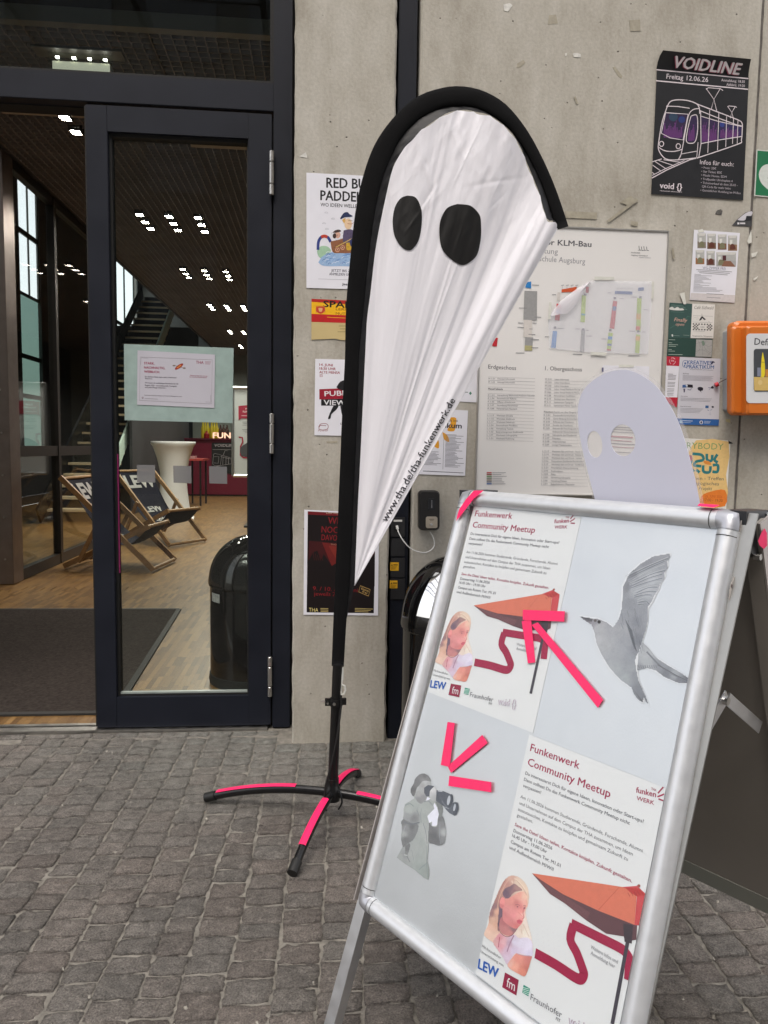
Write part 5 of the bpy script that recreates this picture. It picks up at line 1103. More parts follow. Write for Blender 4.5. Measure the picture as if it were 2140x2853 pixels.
for k in range(3): p.line([(895,1674+k*11),(975-k*8,1677+k*11)],3.4,c8(195,205,220))
p.flush('poster_print',t)
# everybody poster
t=notice('poster','yellow and white poster reading EVERYBODY DANCE with teal lettering, behind the ghost shape','poster',[(1130,1222),(1450,1240),(1425,1640),(1100,1640)],v5,PAPW)
p=Print(WALLP,v5,.003); p.blob([(1260,1238),(1440,1245),(1425,1430),(1420,1600),(1180,1600),(1200,1350)],c8(225,190,125),n=2); GN=c8(120,155,100); p.text('EVERYBODY',1125,1280,1410,1290,34,GN,.0)
TL_=c8(40,120,125)
for q in ([(1215,1320),(1235,1350),(1225,1380),(1250,1410)],[(1240,1312),(1290,1318),(1300,1345),(1262,1355),(1250,1375),(1290,1380)],[(1320,1312),(1322,1345),(1345,1350),(1350,1318)],[(1378,1315),(1362,1345),(1380,1360)],[(1300,1375),(1302,1410),(1335,1412),(1340,1380)],[(1352,1375),(1380,1375),(1378,1410),(1350,1410)],[(1262,1400),(1280,1415)]): p.line(q,15,TL_,smooth=4)
p.blob([(1210,1325),(1235,1320),(1240,1345),(1222,1352)],c8(165,70,90),n=3); p.blob([(1300,1350),(1330,1352),(1345,1372),(1310,1368)],c8(220,140,60),n=3)
DG=c8(70,75,80); p.text('Student*innen - Treffen',1120,1452,1412,1458,18,DG,0); p.text('Pädagogisches',1210,1480,1386,1486,18,DG,0); p.text('Projekt',1276,1510,1348,1512,18,DG,0)
p.blob([(1282,1600),(1290,1545),(1340,1520),(1420,1512),(1418,1600)],c8(225,125,45),n=3); p.text('25. JUNI 2026',1310,1552,1405,1556,15,c8(200,95,35),.01); p.text('17:00 - 19:30',1302,1572,1406,1577,15,c8(150,75,35),0)
p.poly([(1438,1238),(1465,1255),(1440,1258)],c8(30,28,30)); p.flush('poster_print',t)
# orange defibrillator box
df=thing('defibrillator_box',atY(2100,1040,0),'rounded orange defibrillator box with a windowed white front, mounted on the wall','defibrillator box')
OR=mat('orange_plastic',(.62,.16,.018,1),.38,spec=.45,noise=.06,nscale=6,coat=.15)
roundplate('back_plate',WALLP,vD,1120,600,2500,1560,40,0,.03,mat('grey_plastic',(.33,.34,.36,1),.45),df)
roundplate('rear_shell',WALLP,vD,1122,520,2500,1610,70,.03,.075,OR,df,bev=.008)
FPl=Plane((0,-.075,0),(1,0,0),(0,0,1)); roundplate('shell',FPl,vD,1200,556,2550,1590,40,0,.02,OR,df,bev=.006)
FP2=Plane((0,-.095,0),(1,0,0),(0,0,1)); roundplate('door',FP2,vD,1345,560,2560,1600,30,0,.035,OR,df,bev=.006)
FP3=Plane((0,-.13,0),(1,0,0),(0,0,1)); roundplate('front_label',FP3,vD,1400,636,2500,1460,45,0,.0015,mat('label_white2',(.66,.67,.69,1),.4),df)
p=Print(FP3,vD,.0016); p.text('Defibrillator',1493,768,1990,792,78,c8(45,45,55),.01,keep=True); p.flush('lettering',df)
roundplate('window',FP3,vD,1486,818,2400,1322,30,.0018,.003,mat('window_dark',(.07,.075,.085,1),.25),df)
p=Print(FP3,vD,.0032); p.poly([(1484,1150),(2400,1165),(2390,1320),(1490,1310)],c8(205,175,105)); p.blob([(1560,1145),(1575,950),(1588,860),(1600,900),(1615,1000),(1610,1145)],c8(225,205,40),n=3); p.rect(1525,1040,1570,1142,c8(125,130,150)); p.rect(1620,1060,1700,1148,c8(190,130,60)); p.ell(1560,1215,26,30,c8(215,190,130)); p.line([(1500,972),(1700,980)],4,c8(60,60,70)); p.flush('window_print',df)
sl=WALLP.uv(*vD(1022,1245)); P_=[WALLP.P(*WALLP.uv(*vD(x,y)),d) for x,y,d in ((1180,1140,.06),(1130,1175,.03),(1070,1215,.012),(1035,1240,.01))]
sc_=tube('seal_cord',smoothpts([tuple(q) for q in P_],4),.0012,mat('cord_dark',(.08,.02,.02,1),.6),df,n=6)
v,f=tubev([P_[-1]+V3((-.006,0,-.004)),P_[-1]+V3((.004,-.004,.002))],.0085,10); obj('seal',v,f,mat('seal_red',(.5,.015,.03,1),.4),df,smooth=True)

# ---- notice on the door glass
dpn=thing('frosted_sheet',DP.P(*DP.uv(*vK(820,440)),.003),'pale green frosted backing sheet stuck to the inside of the door glass','sheet')
flat_sheet('sheet',DP,vK,[(247,32),(1400,75),(1388,862),(255,832)],mat('frosted_green',(.30,.40,.375,1),.6,noise=.1,nscale=22),.002,.0008,parent=dpn)
t=notice('notice','white landscape notice STARK. NACHHALTIG. WEIBLICH. on the frosted sheet of the glass door','notice',[(392,100),(1205,145),(1198,705),(388,670)],vK,mat('notice_paper',(.50,.49,.55,1),.55,noise=.03),.004,plane=DP)
p=Print(DP,vK,.004); RS=c8(150,40,75); GY=c8(70,60,70)
p.line([(420,170),(1177,200),(1168,662),(413,625)],2.5,GY,close=True); p.line([(425,250),(430,178),(500,182)],2,GY); p.line([(1105,640),(1160,645),(1160,570)],2,GY)
p.text('STARK.',461,246,570,250,24,RS,.03); p.text('NACHHALTIG.',461,291,682,299,24,RS,.03); p.text('WEIBLICH.',461,334,627,340,24,RS,.03)
p.ell(828,270,52,18,c8(150,50,45),rot=-.6); p.ell(828,270,30,9,c8(205,120,60),rot=-.6); p.line([(765,255),(895,290)],4,c8(120,90,60)); p.ell(775,260,16,8,c8(130,120,110)); p.ell(882,286,16,8,c8(130,120,110))
p.text('THA',1005,240,1085,243,30,RS,.01)
for k in range(3): p.line([(1102,218+k*12),(1165-k*6,221+k*12)],3,RS)
for s_,x0,y0,x1,y1 in (('Du dachtest Beton kann nicht schwimmen?',470,382,802,393),('Watch for it.',470,402,548,405),('Wir bauen ein nachhaltiges Betonkanu für die',470,446,820,458),('Regatta 2026 - mit Leidenschaft, Teamgeist',470,472,803,483),('und jeder Menge Girlpower.',470,494,690,501)): p.text(s_,x0,y0,x1,y1,14,c8(60,50,60),.015)
p.text('Neugierig? Mehr Infos und wie',945,368,1125,376,11,RS,.01); p.text('du uns unterstützen kannst',937,383,1118,391,11,RS,.01); p.text('Hochschule Mönchengladbach',460,572,462,572,1,K) if False else None
p.text('Technische Hochschule Augsburg Fakultät für Bauingenieurwesen',462,574,860,588,9,GY,.01); p.line([(468,605),(606,611)],3,c8(120,110,120)); p.ell(446,598,9,10,c8(110,80,95)); p.ell(446,598,5,6,c8(190,185,195)); p.flush('notice_print',t)
# ================================================================ FEATHER FLAG
FY=-.615; FP=Plane((0,FY,0),(1,0,0),(0,0,1))
C0=V3((.045,-.60,0)); 
def fp(x,y): u,w=FP.uv(x,y); return u,w
_rf=random.Random(21)
FW_=[(_rf.uniform(14,60),_rf.uniform(0,6.3),_rf.uniform(-3,3),_rf.uniform(.5,1)) for _ in range(9)]
CR_=[(_rf.choice((-1,1))*_rf.uniform(.8,1),_rf.uniform(-.1,.75) if _<9 else _rf.uniform(-1,-.4),_rf.uniform(35,150),_rf.uniform(0,6.3)) for _ in range(13)]
CRS=[]
for _ in range(46): CRS.append((_rf.uniform(-.02,.52),_rf.uniform(.0035,.011),_rf.choice((-1,1))*_rf.uniform(.0006,.0019),_rf.uniform(.35,1.45),_rf.uniform(.15,.6),_rf.uniform(-.05,.05)))
CRK=[]
for _ in range(34):
    t_=_rf.uniform(0,math.pi); CRK.append((_rf.uniform(-.05,.42),_rf.uniform(1.05,1.52),math.cos(t_),math.sin(t_),_rf.uniform(.002,.005),_rf.choice((-1,1))*_rf.uniform(.0005,.0015),_rf.uniform(.03,.12)))
def creases(u,w,du,dw,r,a):
    s=0
    for a0,wd,am,r0,ln,tw in CRS:
        q=(a-a0-tw*(r-r0))*r
        if abs(q)<wd*3:
            t=(r-r0)/ln
            if abs(t)<1: s+=am*math.exp(-(q/wd)**2)*(1-t*t)
    if r>.8:
        for cu,cw,ca,sa,wd,am,ln in CRK:
            x=du-cu; y=dw-cw
            if abs(x)<.13 and abs(y)<.13:
                q=x*ca+y*sa; t=(y*ca-x*sa)/ln
                if abs(t)<1 and abs(q)<3*wd: s+=am*math.exp(-(q/wd)**2)*(1-t*t)
    return s
def folds(u,w):
    """relief of the cloth: a few folds fanning out of the bottom tip, crumples near the top"""
    tu,tw=FT; du,dw=u-tu,w-tw; r=math.hypot(du,dw); a=math.atan2(du,dw); rel=min(1,max(0,(a-.03)/.50))
    s=0
    for fq,ph_,sk,am in FW_:
        x=math.sin(a*fq+ph_+sk*r+.8*math.sin(r*3+ph_)); s+=am*(abs(x)**.8*(1 if x>0 else -1))*(22/fq)
    s*=.0066*min(1,r*1.3)*(.4+.9*rel)
    s+=.0026*math.sin(a*150+r*3)*rel*rel*min(1,r)
    top=max(0,min(1,(r-.95)/.5))*(1.15-rel*.6); c=0
    for ax,ay,fq,ph_ in CR_:
        x=math.sin((ax*du+ay*dw*.7)*fq+ph_+1.3*math.sin(fq*.23*(ay*du-ax*dw))); c+=(1-abs(x))*30/fq
    s+=.0026*c*(.12+top)*min(1,r*1.5)*(.45+.55*math.sin(u*19+w*13)**2)
    s+=.0026*max(0,min(1,(r-.9)/.6))**2*1.7*math.sin(a*120+2*math.sin(a*31))*(.4+.6*rel)
    s+=creases(u,w,du,dw,r,a)
    return s+.015*math.sin(rel*math.pi)*min(1,r*.8)
FT=fp(988,1631)
outer=[(924,1855),(929,1724),(936,1560),(943,1407),(954,1136),(961,1000),(964,860),(975,729),(990,592),(1013,486),(1048,395),(1104,319),(1165,268),(1230,245),(1286,240),(1347,253),(1408,289),(1463,354),(1509,435),(1549,527),(1584,630)]
inner=[(958,1857),(966,1724),(976,1600),(984,1407),(996,1136),(1000,1000),(1003,960),(1013,861),(1028,709),(1048,572),(1068,491),(1089,440),(1114,390),(1154,344),(1195,316),(1240,299),(1286,296),(1327,301),(1372,324),(1423,365),(1468,430),(1504,501),(1529,572),(1547,641)]
white=[(988,1631),(997,1407),(1010,1181),(1018,1000),(1022,900),(1033,810),(1048,683),(1073,557),(1096,461),(1124,415),(1150,388),(1175,365),(1220,332),(1250,316),(1286,309),(1327,317),(1372,338),(1420,378),(1462,440),(1496,520),(1512,590),(1520,618),(1543,622),(1549,640)]
fl_=thing('feather_flag',C0,'tall white feather flag with two black ghost eyes and a thick black sleeve','flag')
SLV=mat('sleeve_cloth',(.006,.006,.0065,1),.85,spec=.12,noise=.12,nscale=14,bump=.25,bscale=700)
def resamp(pts,n):
    d=[0]
    for a,b in zip(pts,pts[1:]): d.append(d[-1]+math.dist(a,b))
    out=[];j=0
    for k in range(n):
        s=d[-1]*k/(n-1)
        while j<len(d)-2 and d[j+1]<s: j+=1
        t=(s-d[j])/((d[j+1]-d[j]) or 1); out.append(tuple(pts[j][i]+(pts[j+1][i]-pts[j][i])*t for i in range(2)))
    return out
OU=resamp([fp(*q) for q in smoothpts(outer,5)],110); IN=resamp([fp(*q) for q in smoothpts(inner,5)],110)
_dense=resamp([fp(*q) for q in smoothpts(inner,5)],900); _j=0; IN=[]
for i in range(110):      # partner each outer point with the nearest inner one
    cand=range(_j,min(900,_j+60)); _j=min(cand,key=lambda k:math.dist(OU[i],_dense[k])); IN.append(_dense[_j])
IN[-1]=_dense[-1]
v=[];f=[];n=12
for i in range(110):
    a,b=OU[i],IN[i]; cx,cz=(a[0]+b[0])/2,(a[1]+b[1])/2; hx,hz=(b[0]-a[0])/2,(b[1]-a[1])/2
    th=.0075*(1 if i<104 else .8)
    for k in range(n):
        t=2*math.pi*k/n; v.append((cx+hx*math.cos(t),FY+th*math.sin(t)*(1+.12*math.sin(i*.8+k)),cz+hz*math.cos(t)))
for i in range(109):
    for k in range(n): k2=(k+1)%n; f.append((i*n+k,i*n+k2,(i+1)*n+k2,(i+1)*n+k))
f.append(tuple(range(n))); f.append(tuple(109*n+k for k in range(n))[::-1])
obj('sleeve',v,f,SLV,fl_,smooth='all')
# hem: thin black band between sleeve and white cloth
nh=150; A=resamp([fp(*q) for q in smoothpts(inner[1:],5)],nh); B=resamp([fp(*q) for q in smoothpts(white,5)],nh); v=[];f=[]
for i in range(nh):
    for k in range(4):
        s=k/3*1.35-.35; u=A[i][0]+(B[i][0]-A[i][0])*s*1.06; w=A[i][1]+(B[i][1]-A[i][1])*s*1.06; v.append((u,FY-folds(u,w)*max(0,s)+.002-.0022*math.sin(i*1.9)*s*(1-s)*4,w))
for i in range(nh-1):
    for k in range(3): q=i*4+k; f.append((q,q+1,q+5,q+4))
obj('hem',v,f,mat('hem_cloth',(.014,.014,.016,1),.5,spec=.3,noise=.25,nscale=25),fl_,smooth='all')
# white sail in polar rows around the bottom tip
CL=mat('flag_cloth',(.80,.79,.84,1),.38,spec=.3,bump=.08,bscale=900)
ncl=CL.node_tree; pb=ncl.nodes['Principled BSDF']; pb.inputs['Sheen Weight'].default_value=.15
outl=[(c[0]-FT[0],c[1]-FT[1]) for c in resamp([fp(*q) for q in smoothpts(white[1:],6)],400)]
ang=[(math.atan2(x,y),math.hypot(x,y)) for x,y in outl]
amin=min(a for a,r in ang)+.001; amax=ang[-1][0]
def Rof(a):
    # farthest crossing of the ray with the outline
    best=0
    for (a0,r0),(a1,r1) in zip(ang,ang[1:]):
        if (a0-a)*(a1-a)<=0 and a0!=a1: t=(a-a0)/(a1-a0); best=max(best,r0+(r1-r0)*t)
    return best or min(ang,key=lambda q:abs(q[0]-a))[1]
NA,NR=270,250; v=[];f=[]
lo=math.atan2(fp(1018,1000)[0]-FT[0],fp(1018,1000)[1]-FT[1])
for i in range(NA+1):
    a=amin+(amax-amin)*i/NA; R_=Rof(a); R_*=1-(.0035*abs(math.sin(a*95))+.002*abs(math.sin(a*41+1)))*(R_>.8)
    for j in range(NR+1):
        r=R_*j/NR; u=FT[0]+r*math.sin(a); w=FT[1]+r*math.cos(a); v.append((u,FY-folds(u,w),w))
for i in range(NA):
    for j in range(NR): q=i*(NR+1)+j; f.append((q,q+1,q+NR+2,q+NR+1))
sail=obj('sail',v,f,CL,fl_,smooth='all')
def eye(pts):
    c=smoothpts(pts+[pts[0]],5)[:-1]; uv=[fp(*q) for q in c]; cu=sum(a for a,b in uv)/len(uv); cw=sum(b for a,b in uv)/len(uv); v=[(cu,FY-folds(cu,cw)-.0018,cw)];f=[];R_=26;n=len(uv)
    for k in range(1,R_+1):
        for a,b in uv: u=cu+(a-cu)*k/R_; w=cw+(b-cw)*k/R_; v.append((u,FY-folds(u,w)-.0018,w))
    for i in range(n): f.append((0,1+i,1+(i+1)%n))
    for k in range(R_-1):
        for i in range(n): f.append((1+k*n+i,1+(k+1)*n+i,1+(k+1)*n+(i+1)%n,1+k*n+(i+1)%n))
    obj('eye_patch',v,f,mat('eye_black',(.009,.0085,.0085,1),.5,spec=.3),fl_,smooth='all')
eye([v3(*q) for q in ((660,1085),(705,1100),(735,1165),(736,1250),(720,1330),(690,1375),(665,1386),(630,1370),(592,1310),(580,1230),(590,1150),(620,1100))])
eye([v3(*q) for q in ((930,1134),(1000,1145),(1050,1190),(1061,1250),(1060,1330),(1040,1410),(990,1455),(950,1462),(900,1435),(850,1380),(834,1300),(840,1220),(875,1155))])
p=Print(FP,vb,0); p.text('www.tha.de/tha-funkenwerk.de',657,1006,1076,258,41,c8(45,42,48),.012)
p.v=[V3((q.x,FY-folds(q.x,q.z)-.0026,q.z)) for q in p.v]; p.flush('lettering',fl_)
# seam line along the free edge
e0,e1=fp(1549,640),FT; mb=MB()
v,f=tubev([(e0[0]+(e1[0]-e0[0])*k/30,FY-folds(e0[0]+(e1[0]-e0[0])*k/30,e0[1]+(e1[1]-e0[1])*k/30)*.9-.0004,e0[1]+(e1[1]-e0[1])*k/30) for k in range(31)],.0016,6); obj('edge_cord',v,f,CL,fl_,smooth='all')
# pole, collar, hook, cord
PB=mat('pole_black',(.006,.006,.0065,1),.28,spec=.5,noise=.1)
b0=V3((C0.x,C0.y,.095)); a1=fp(941,1850); top=V3((a1[0],FY,a1[1])); a2=fp(948,1500)
tube('pole',[b0,b0+(top-b0)*.5,top,top+(top-b0)*.01,V3((a2[0],FY,a2[1]))],[.0155,.0148,.0145,.006,.005],PB,fl_,n=16)
cl=fp(926,1957); cz=cl[1]; t_=(cz-b0.z)/(top.z-b0.z); cc_=b0+(top-b0)*t_
col_=lathe('clamp_collar',[(.016,cz-.011),(.019,cz-.011),(.019,cz+.011),(.016,cz+.011)],cc_.x,cc_.y,PB,fl_,n=20)
mb=MB(); mb.box(cc_.x-.033,cc_.x-.017,cc_.y-.006,cc_.y+.006,cz-.010,cz+.010); mb.box(cc_.x+.017,cc_.x+.03,cc_.y-.006,cc_.y+.006,cz-.008,cz+.010); mb.build('clamp_lug',PB,fl_)
tube('wing_bolt',[(cc_.x-.025,cc_.y-.016,cz),(cc_.x-.025,cc_.y+.016,cz)],.003,STEEL,fl_,n=8); tube('wing_bolt',[(cc_.x-.046,cc_.y,cz+.002),(cc_.x-.033,cc_.y,cz+.002)],.0022,STEEL,fl_,n=8)
tube('wing_bolt',[(cc_.x-.006,cc_.y-.0225,cz),(cc_.x-.006,cc_.y-.018,cz)],.0045,STEEL,fl_,n=10)
HK=mat('hook_white',(.62,.62,.58,1),.4)
hk=[fp(*vc(*q)) for q in ((1072,140),(1070,250),(1090,262),(1096,290),(1085,316),(1068,318),(1064,285),(1066,235))]
tube('hook',[(u,FY-.002,w) for u,w in hk],.0032,HK,fl_,n=8); tube('hook_strap',[(u,FY-.001,w) for u,w in [fp(*vc(1074,140)),fp(*vc(1072,225))]],.005,mat('strap_white',(.55,.55,.5,1),.8),fl_,n=6,ry=.0015,up=(0,1,0))
cd_=[fp(*vc(*q)) for q in ((1068,318),(1066,400),(1045,550),(1005,750),(965,900),(958,985))]
tube('cord',smoothpts([(u,FY-.012-.008*(i>1),w) for i,(u,w) in enumerate(cd_)],4),.0028,mat('cord_black',(.008,.008,.008,1),.7),fl_,n=6)
# cross base: four arched arms
RBG=mat('arm_black',(.007,.007,.008,1),.25,spec=.5); PNK=mat('pink_tape',(.90,.012,.13,1),.6,emis=None,noise=.04,nscale=60); PNK.node_tree.nodes['Principled BSDF'].inputs['Emission Strength'].default_value=0
tips=[(-.345,-.465),(-.062,-.893),(.134,-.318),(.43,-.735)]
hub=V3((C0.x,C0.y,.085))
lathe('hub',[(.001,.06),(.022,.062),(.024,.075),(.024,.098),(.019,.106),(.019,.13),(.016,.131)],hub.x,hub.y,PB,fl_,n=20)
for i,(x,y) in enumerate(tips):
    P=[];N=14
    for k in range(N+1):
        s=k/N; z=.085-.070*s**2.1; P.append(V3((C0.x+(x-C0.x)*s,C0.y+(y-C0.y)*s,z)))
    arm=tube('base_arm',P,[.0115]*(N+1),RBG,fl_,n=12,ry=.0135,up=(0,0,1))
    d=(P[-1]-P[-2]).normalized(); tube('end_cap',[P[-1]-d*.03,P[-1]+d*.006],.0145,mat('cap_black',(.01,.01,.01,1),.5),arm,n=12,ry=.015,up=(0,0,1))
    s0,s1=((.28,.92),(.20,.80),(.12,.96),(.19,.95))[i]; T=[]
    for k in range(13):
        s=s0+(s1-s0)*k/12; z=.085-.070*s**2.1+.0140; T.append(V3((C0.x+(x-C0.x)*s,C0.y+(y-C0.y)*s,z)))
    side=V3((-(y-C0.y),x-C0.x,0)).normalized(); v=[];f=[]
    for q in T: v+=[q-side*.0105+V3((0,0,-.0015)),q-side*.006+V3((0,0,.0012)),q+side*.006+V3((0,0,.0012)),q+side*.0105+V3((0,0,-.0015))]
    for k in range(12):
        for j in range(3): g=k*4+j; f.append((g,g+1,g+5,g+4))
    obj('pink_tape',v,f,PNK,arm,smooth='all')
for dx,dy in ((-.02,-.025),(.02,-.02)): tube('bungee',smoothpts([(hub.x+dx,hub.y+dy,.10),(hub.x+dx*1.4,hub.y+dy*1.5,.07),(hub.x+dx*.9,hub.y+dy*1.3,.045)],4),.0028,PB,fl_,n=6)

# ================================================================ A-BOARD
a_=[V3(q)+V3((0,.095,0)) for q in ((.344,-1.182,.991),(.667,-1.657,.991),(.120,-1.363,.177))]
# solved once from the photograph's corners; here a plain rectangle .574 x .863 leaning 19.5 degrees
TLc=V3((.3027,-1.286,1.0065)); Wd=V3((.563,-.826,0)).normalized(); Hd=V3((.259,.21,.943)).normalized(); Hd0=Hd
AW,AH=.505,.7594
TRc=TLc+Wd*AW; BLc=TLc-Hd*AH; BRc=TRc-Hd*AH
Nn=Wd.cross(Hd).normalized(); 
if Nn.dot(CAM-TLc)<0: Nn=-Nn
AP=Plane(TLc,Wd,Hd-Wd*Hd.dot(Wd)); AP.n=Nn
ab=thing('a_board',(TLc+Wd*AW/2-Hd*AH-Nn*.2),'silver framed A-board on the cobbles with meetup posters, a gull picture and pink tape arrows','A-board')
ab.location.z=0
RAIL=.0317; DEP=.0125
def railsweep(p0,p1,outd,name):
    """rounded snap-frame rail between two inner corners; outd points away from the picture"""
    v=[];f=[];prof=[]
    for k in range(9): t=k/8; prof.append((RAIL*t, DEP*math.sin(math.pi*min(1,max(0,t)))**.55+.0015))
    prof=[(0,.0)]+prof+[(RAIL,-.004),(0,-.004)]
    for P in (p0,p1):
        for s,h in prof: v.append(P+outd*s+Nn*h)
    n=len(prof)
    for k in range(n): k2=(k+1)%n; f.append((k,k2,n+k2,n+k))
    f.append(tuple(range(n))); f.append(tuple(range(n,2*n))[::-1])
    return obj(name,v,f,ALUM,ab,smooth=True)
U=AP.e2
ALUM=mat('matt_silver',(.66,.68,.71,1),.42,.55,noise=.04,nscale=60,rvar=.06,bump=.03,bscale=500)
railsweep(TLc-Wd*0,TRc,U,'frame_rail'); railsweep(BLc,BRc,-U,'frame_rail'); railsweep(TLc,BLc,-Wd,'frame_rail'); railsweep(TRc,BRc,Wd,'frame_rail')
CRN=mat('corner_metal',(.45,.46,.50,1),.36,.6,noise=.05)
for P,dx,dy in ((TLc,-Wd,U),(TRc,Wd,U),(BLc,-Wd,-U),(BRc,Wd,-U)):
    v=[];f=[];m_=8
    # rounded corner: quarter dome matching the rails
    for i in range(m_+1):
        a=math.pi/2*i/m_
        for k in range(9):
            t=k/8; r=RAIL*t*1.02; h=(DEP*1.06)*math.sin(math.pi*t)**.55+.002; 
            ca,sa=math.cos(a),math.sin(a); q=max(abs(ca),abs(sa)); e=(.55+.45/q) ; v.append(P+(dx*ca+dy*sa)*r*(1+(e-1)*1.0)+Nn*h)
    for i in range(m_):
        for k in range(8): q=i*9+k; f.append((q,q+1,q+10,q+9))
    obj('frame_corner',v,f,CRN,ab,smooth='all')
for P,dx,dy in ((TLc,-Wd,U),(TRc,Wd,U),(BLc,-Wd,-U),(BRc,Wd,-U)):
    for e_,f_ in ((dx,dy),(dy,dx)):      # joint line where rail meets corner piece
        q=[P-f_*.010+e_*(RAIL*k/8)+Nn*(DEP*math.sin(math.pi*k/8)**.55+.0022) for k in range(9)]; v=[]
        for x in q: v+=[x-f_*.0006,x+f_*.0006]
        obj('rail_joint',v,[(2*k,2*k+1,2*k+3,2*k+2) for k in range(8)],SEAL,ab)
# picture backing, side flanges, legs
BACK=mat('panel_grey',(.60,.62,.645,1),.40,.72,noise=.10,nscale=5,rvar=.08,bump=.05,bscale=220,coat=.2)
def quadbox(name,p0,ux,uy,n,lx,ly,th,m,parent): 
    v=[p0,p0+ux*lx,p0+ux*lx+uy*ly,p0+uy*ly]; v=v+[q+n*th for q in v]; return obj(name,v,BF,m,parent)
quadbox('picture_sheet',BLc-Wd*.004-U*.004,Wd,U,-Nn,AW+.008,AH+.008,.0006,BACK,ab)
quadbox('back_plate',BLc-Wd*.03-U*.03-Nn*.004,Wd,U,-Nn,AW+.06,AH+.06,.003,mat('galvanised',(.35,.35,.34,1),.45,.7,noise=.1),ab)
SD=mat('side_aluminium',(.52,.48,.46,1),.42,.6,noise=.05,nscale=10)
LG_=(BLc.z-.004)/Hd.z
for s,P in ((-1,TLc),(1,TRc)):
    base=P+Wd*s*(RAIL-.002)+U*.02
    quadbox('side_flange',base-Nn*.030,Wd*s,-U,Nn,.002,AH+.05+.0,.0285,SD,ab)
    quadbox('side_lip',base-Nn*.030-Wd*s*.012+Wd*s*.0,Wd*s,-U,Nn,.012,AH+.05,.002,SD,ab)
    L0=P-U*(AH+.0)+Wd*s*(.012)-Nn*.0275
    Ll=(L0.z)/Hd.z
    quadbox('leg',L0-Wd*s*.012+U*.2,Wd*s,-U,Nn,.026,.2+Ll-.004,.020,ALU,ab)
# rear panel
Rn=(Nn-V3((0,0,1))*Nn.z).normalized(); Rn=-Rn     # horizontal, away from the viewer
topm=TLc+U*.03
GP=mat('rear_panel_grey',(.27,.25,.225,1),.55,noise=.08,nscale=4,bump=.06,bscale=300); GPF=mat('rear_rim_grey',(.26,.27,.24,1),.5)
rt0=topm+Rn*.048+V3((0,0,-.009)); RA=math.radians(21); Rd=(Rn*math.sin(RA)-V3((0,0,1))*math.cos(RA)); Rnn=Wd.cross(Rd).normalized(); Rnn=Rnn if Rnn.dot(CAM-rt0)>0 else -Rnn
quadbox('rear_panel',rt0-Wd*.03+Rnn*.004,Wd,Rd,Rnn,AW+.07,.79,.003,GP,ab); quadbox('rear_rim',rt0-Wd*.03+Rd*.79+Rnn*.000,Wd,Rd,Rnn,AW+.07,.04,.009,GPF,ab)
quadbox('rear_side_rail',rt0+Wd*(AW+.018)+Rnn*.0035,Wd,Rd,Rnn,.024,.79,.02,GP,ab)
quadbox('rear_edge',rt0+Wd*(AW+.0425)-Rnn*.012,Wd,Rd,Rnn,.003,.83,.036,SD,ab); quadbox('rear_edge',rt0-Wd*.033-Rnn*.012,Wd,Rd,Rnn,.003,.83,.036,SD,ab)
quadbox('rear_frame',rt0-Wd*.03-Rnn*.012,Wd,Rd,-Rnn,AW+.07,.83,.006,ALU,ab)
for s in (.0,AW-.02): quadbox('rear_leg',rt0+Wd*s+Rd*.831-Rnn*.010,Wd,Rd,Rnn,.026,max(.01,(rt0+Rd*.831).z/math.cos(RA)-.003),.018,ALU,ab)
# hinge housing and side stays
HB=mat('hinge_black',(.02,.022,.027,1),.35)
for s in (AW+.004,-.040):
    o=topm+Wd*s+V3((0,0,.0)); v=[o+Nn*.004,o+Rn*.075,o+Rn*.075-V3((0,0,.05)),o+Rn*.04-V3((0,0,.07)),o+Nn*.0-V3((0,0,.052))]; n=5; v=v+[q+Wd*.034 for q in v]
    obj('hinge_block',v,[tuple(range(5)),tuple(range(5,10))[::-1]]+[(i,i+5,(i+1)%5+5,(i+1)%5) for i in range(5)],HB,ab)
    tube('hinge_pin',[o+Rn*.038-V3((0,0,.068))+Wd*.030,o+Rn*.038-V3((0,0,.068))+Wd*.040],.005,STEEL,ab,n=10)
SDO=TRc+Wd*.034
def onside(x,y,off=0): return at(*vG(x,y),SDO+Wd*off,Wd)
for q0_,q1_ in (((740,1925),(900,1650)),((905,1680),(1155,1900))):
    A0=onside(*q0_,-.018); A1=onside(*q1_,-.018); bar('stay',A0,A1,.020,.0025,ALU,ab,side=Wd.cross(A1-A0))
A0=onside(893,1695,-.0145); tube('stay_rivet',[A0-Wd*.004,A0+Wd*.004],.006,STEEL,ab,n=12)
# ghost sticker on the side flange
gsx=[(985,722),(950,740),(930,790),(918,850),(915,910),(918,960),(930,985),(945,990),(955,960),(975,870),(990,800),(995,740)]
P3=[onside(x,y,.0035) for x,y in gsx]; obj('ghost_sticker',P3,[tuple(range(len(P3)))],mat('sticker_white',(.62,.58,.55,1),.5),ab)
SPl=Plane(SDO+Wd*.0035,Wd.cross(V3((0,0,1))).normalized(),(0,0,1)); SPl.n=Wd; p=Print(SPl,vG,0); p.ell(937,810,6,16,c8(110,95,95)); p.ell(961,810,9,16,c8(110,95,95)); p.flush('sticker_print',ab)
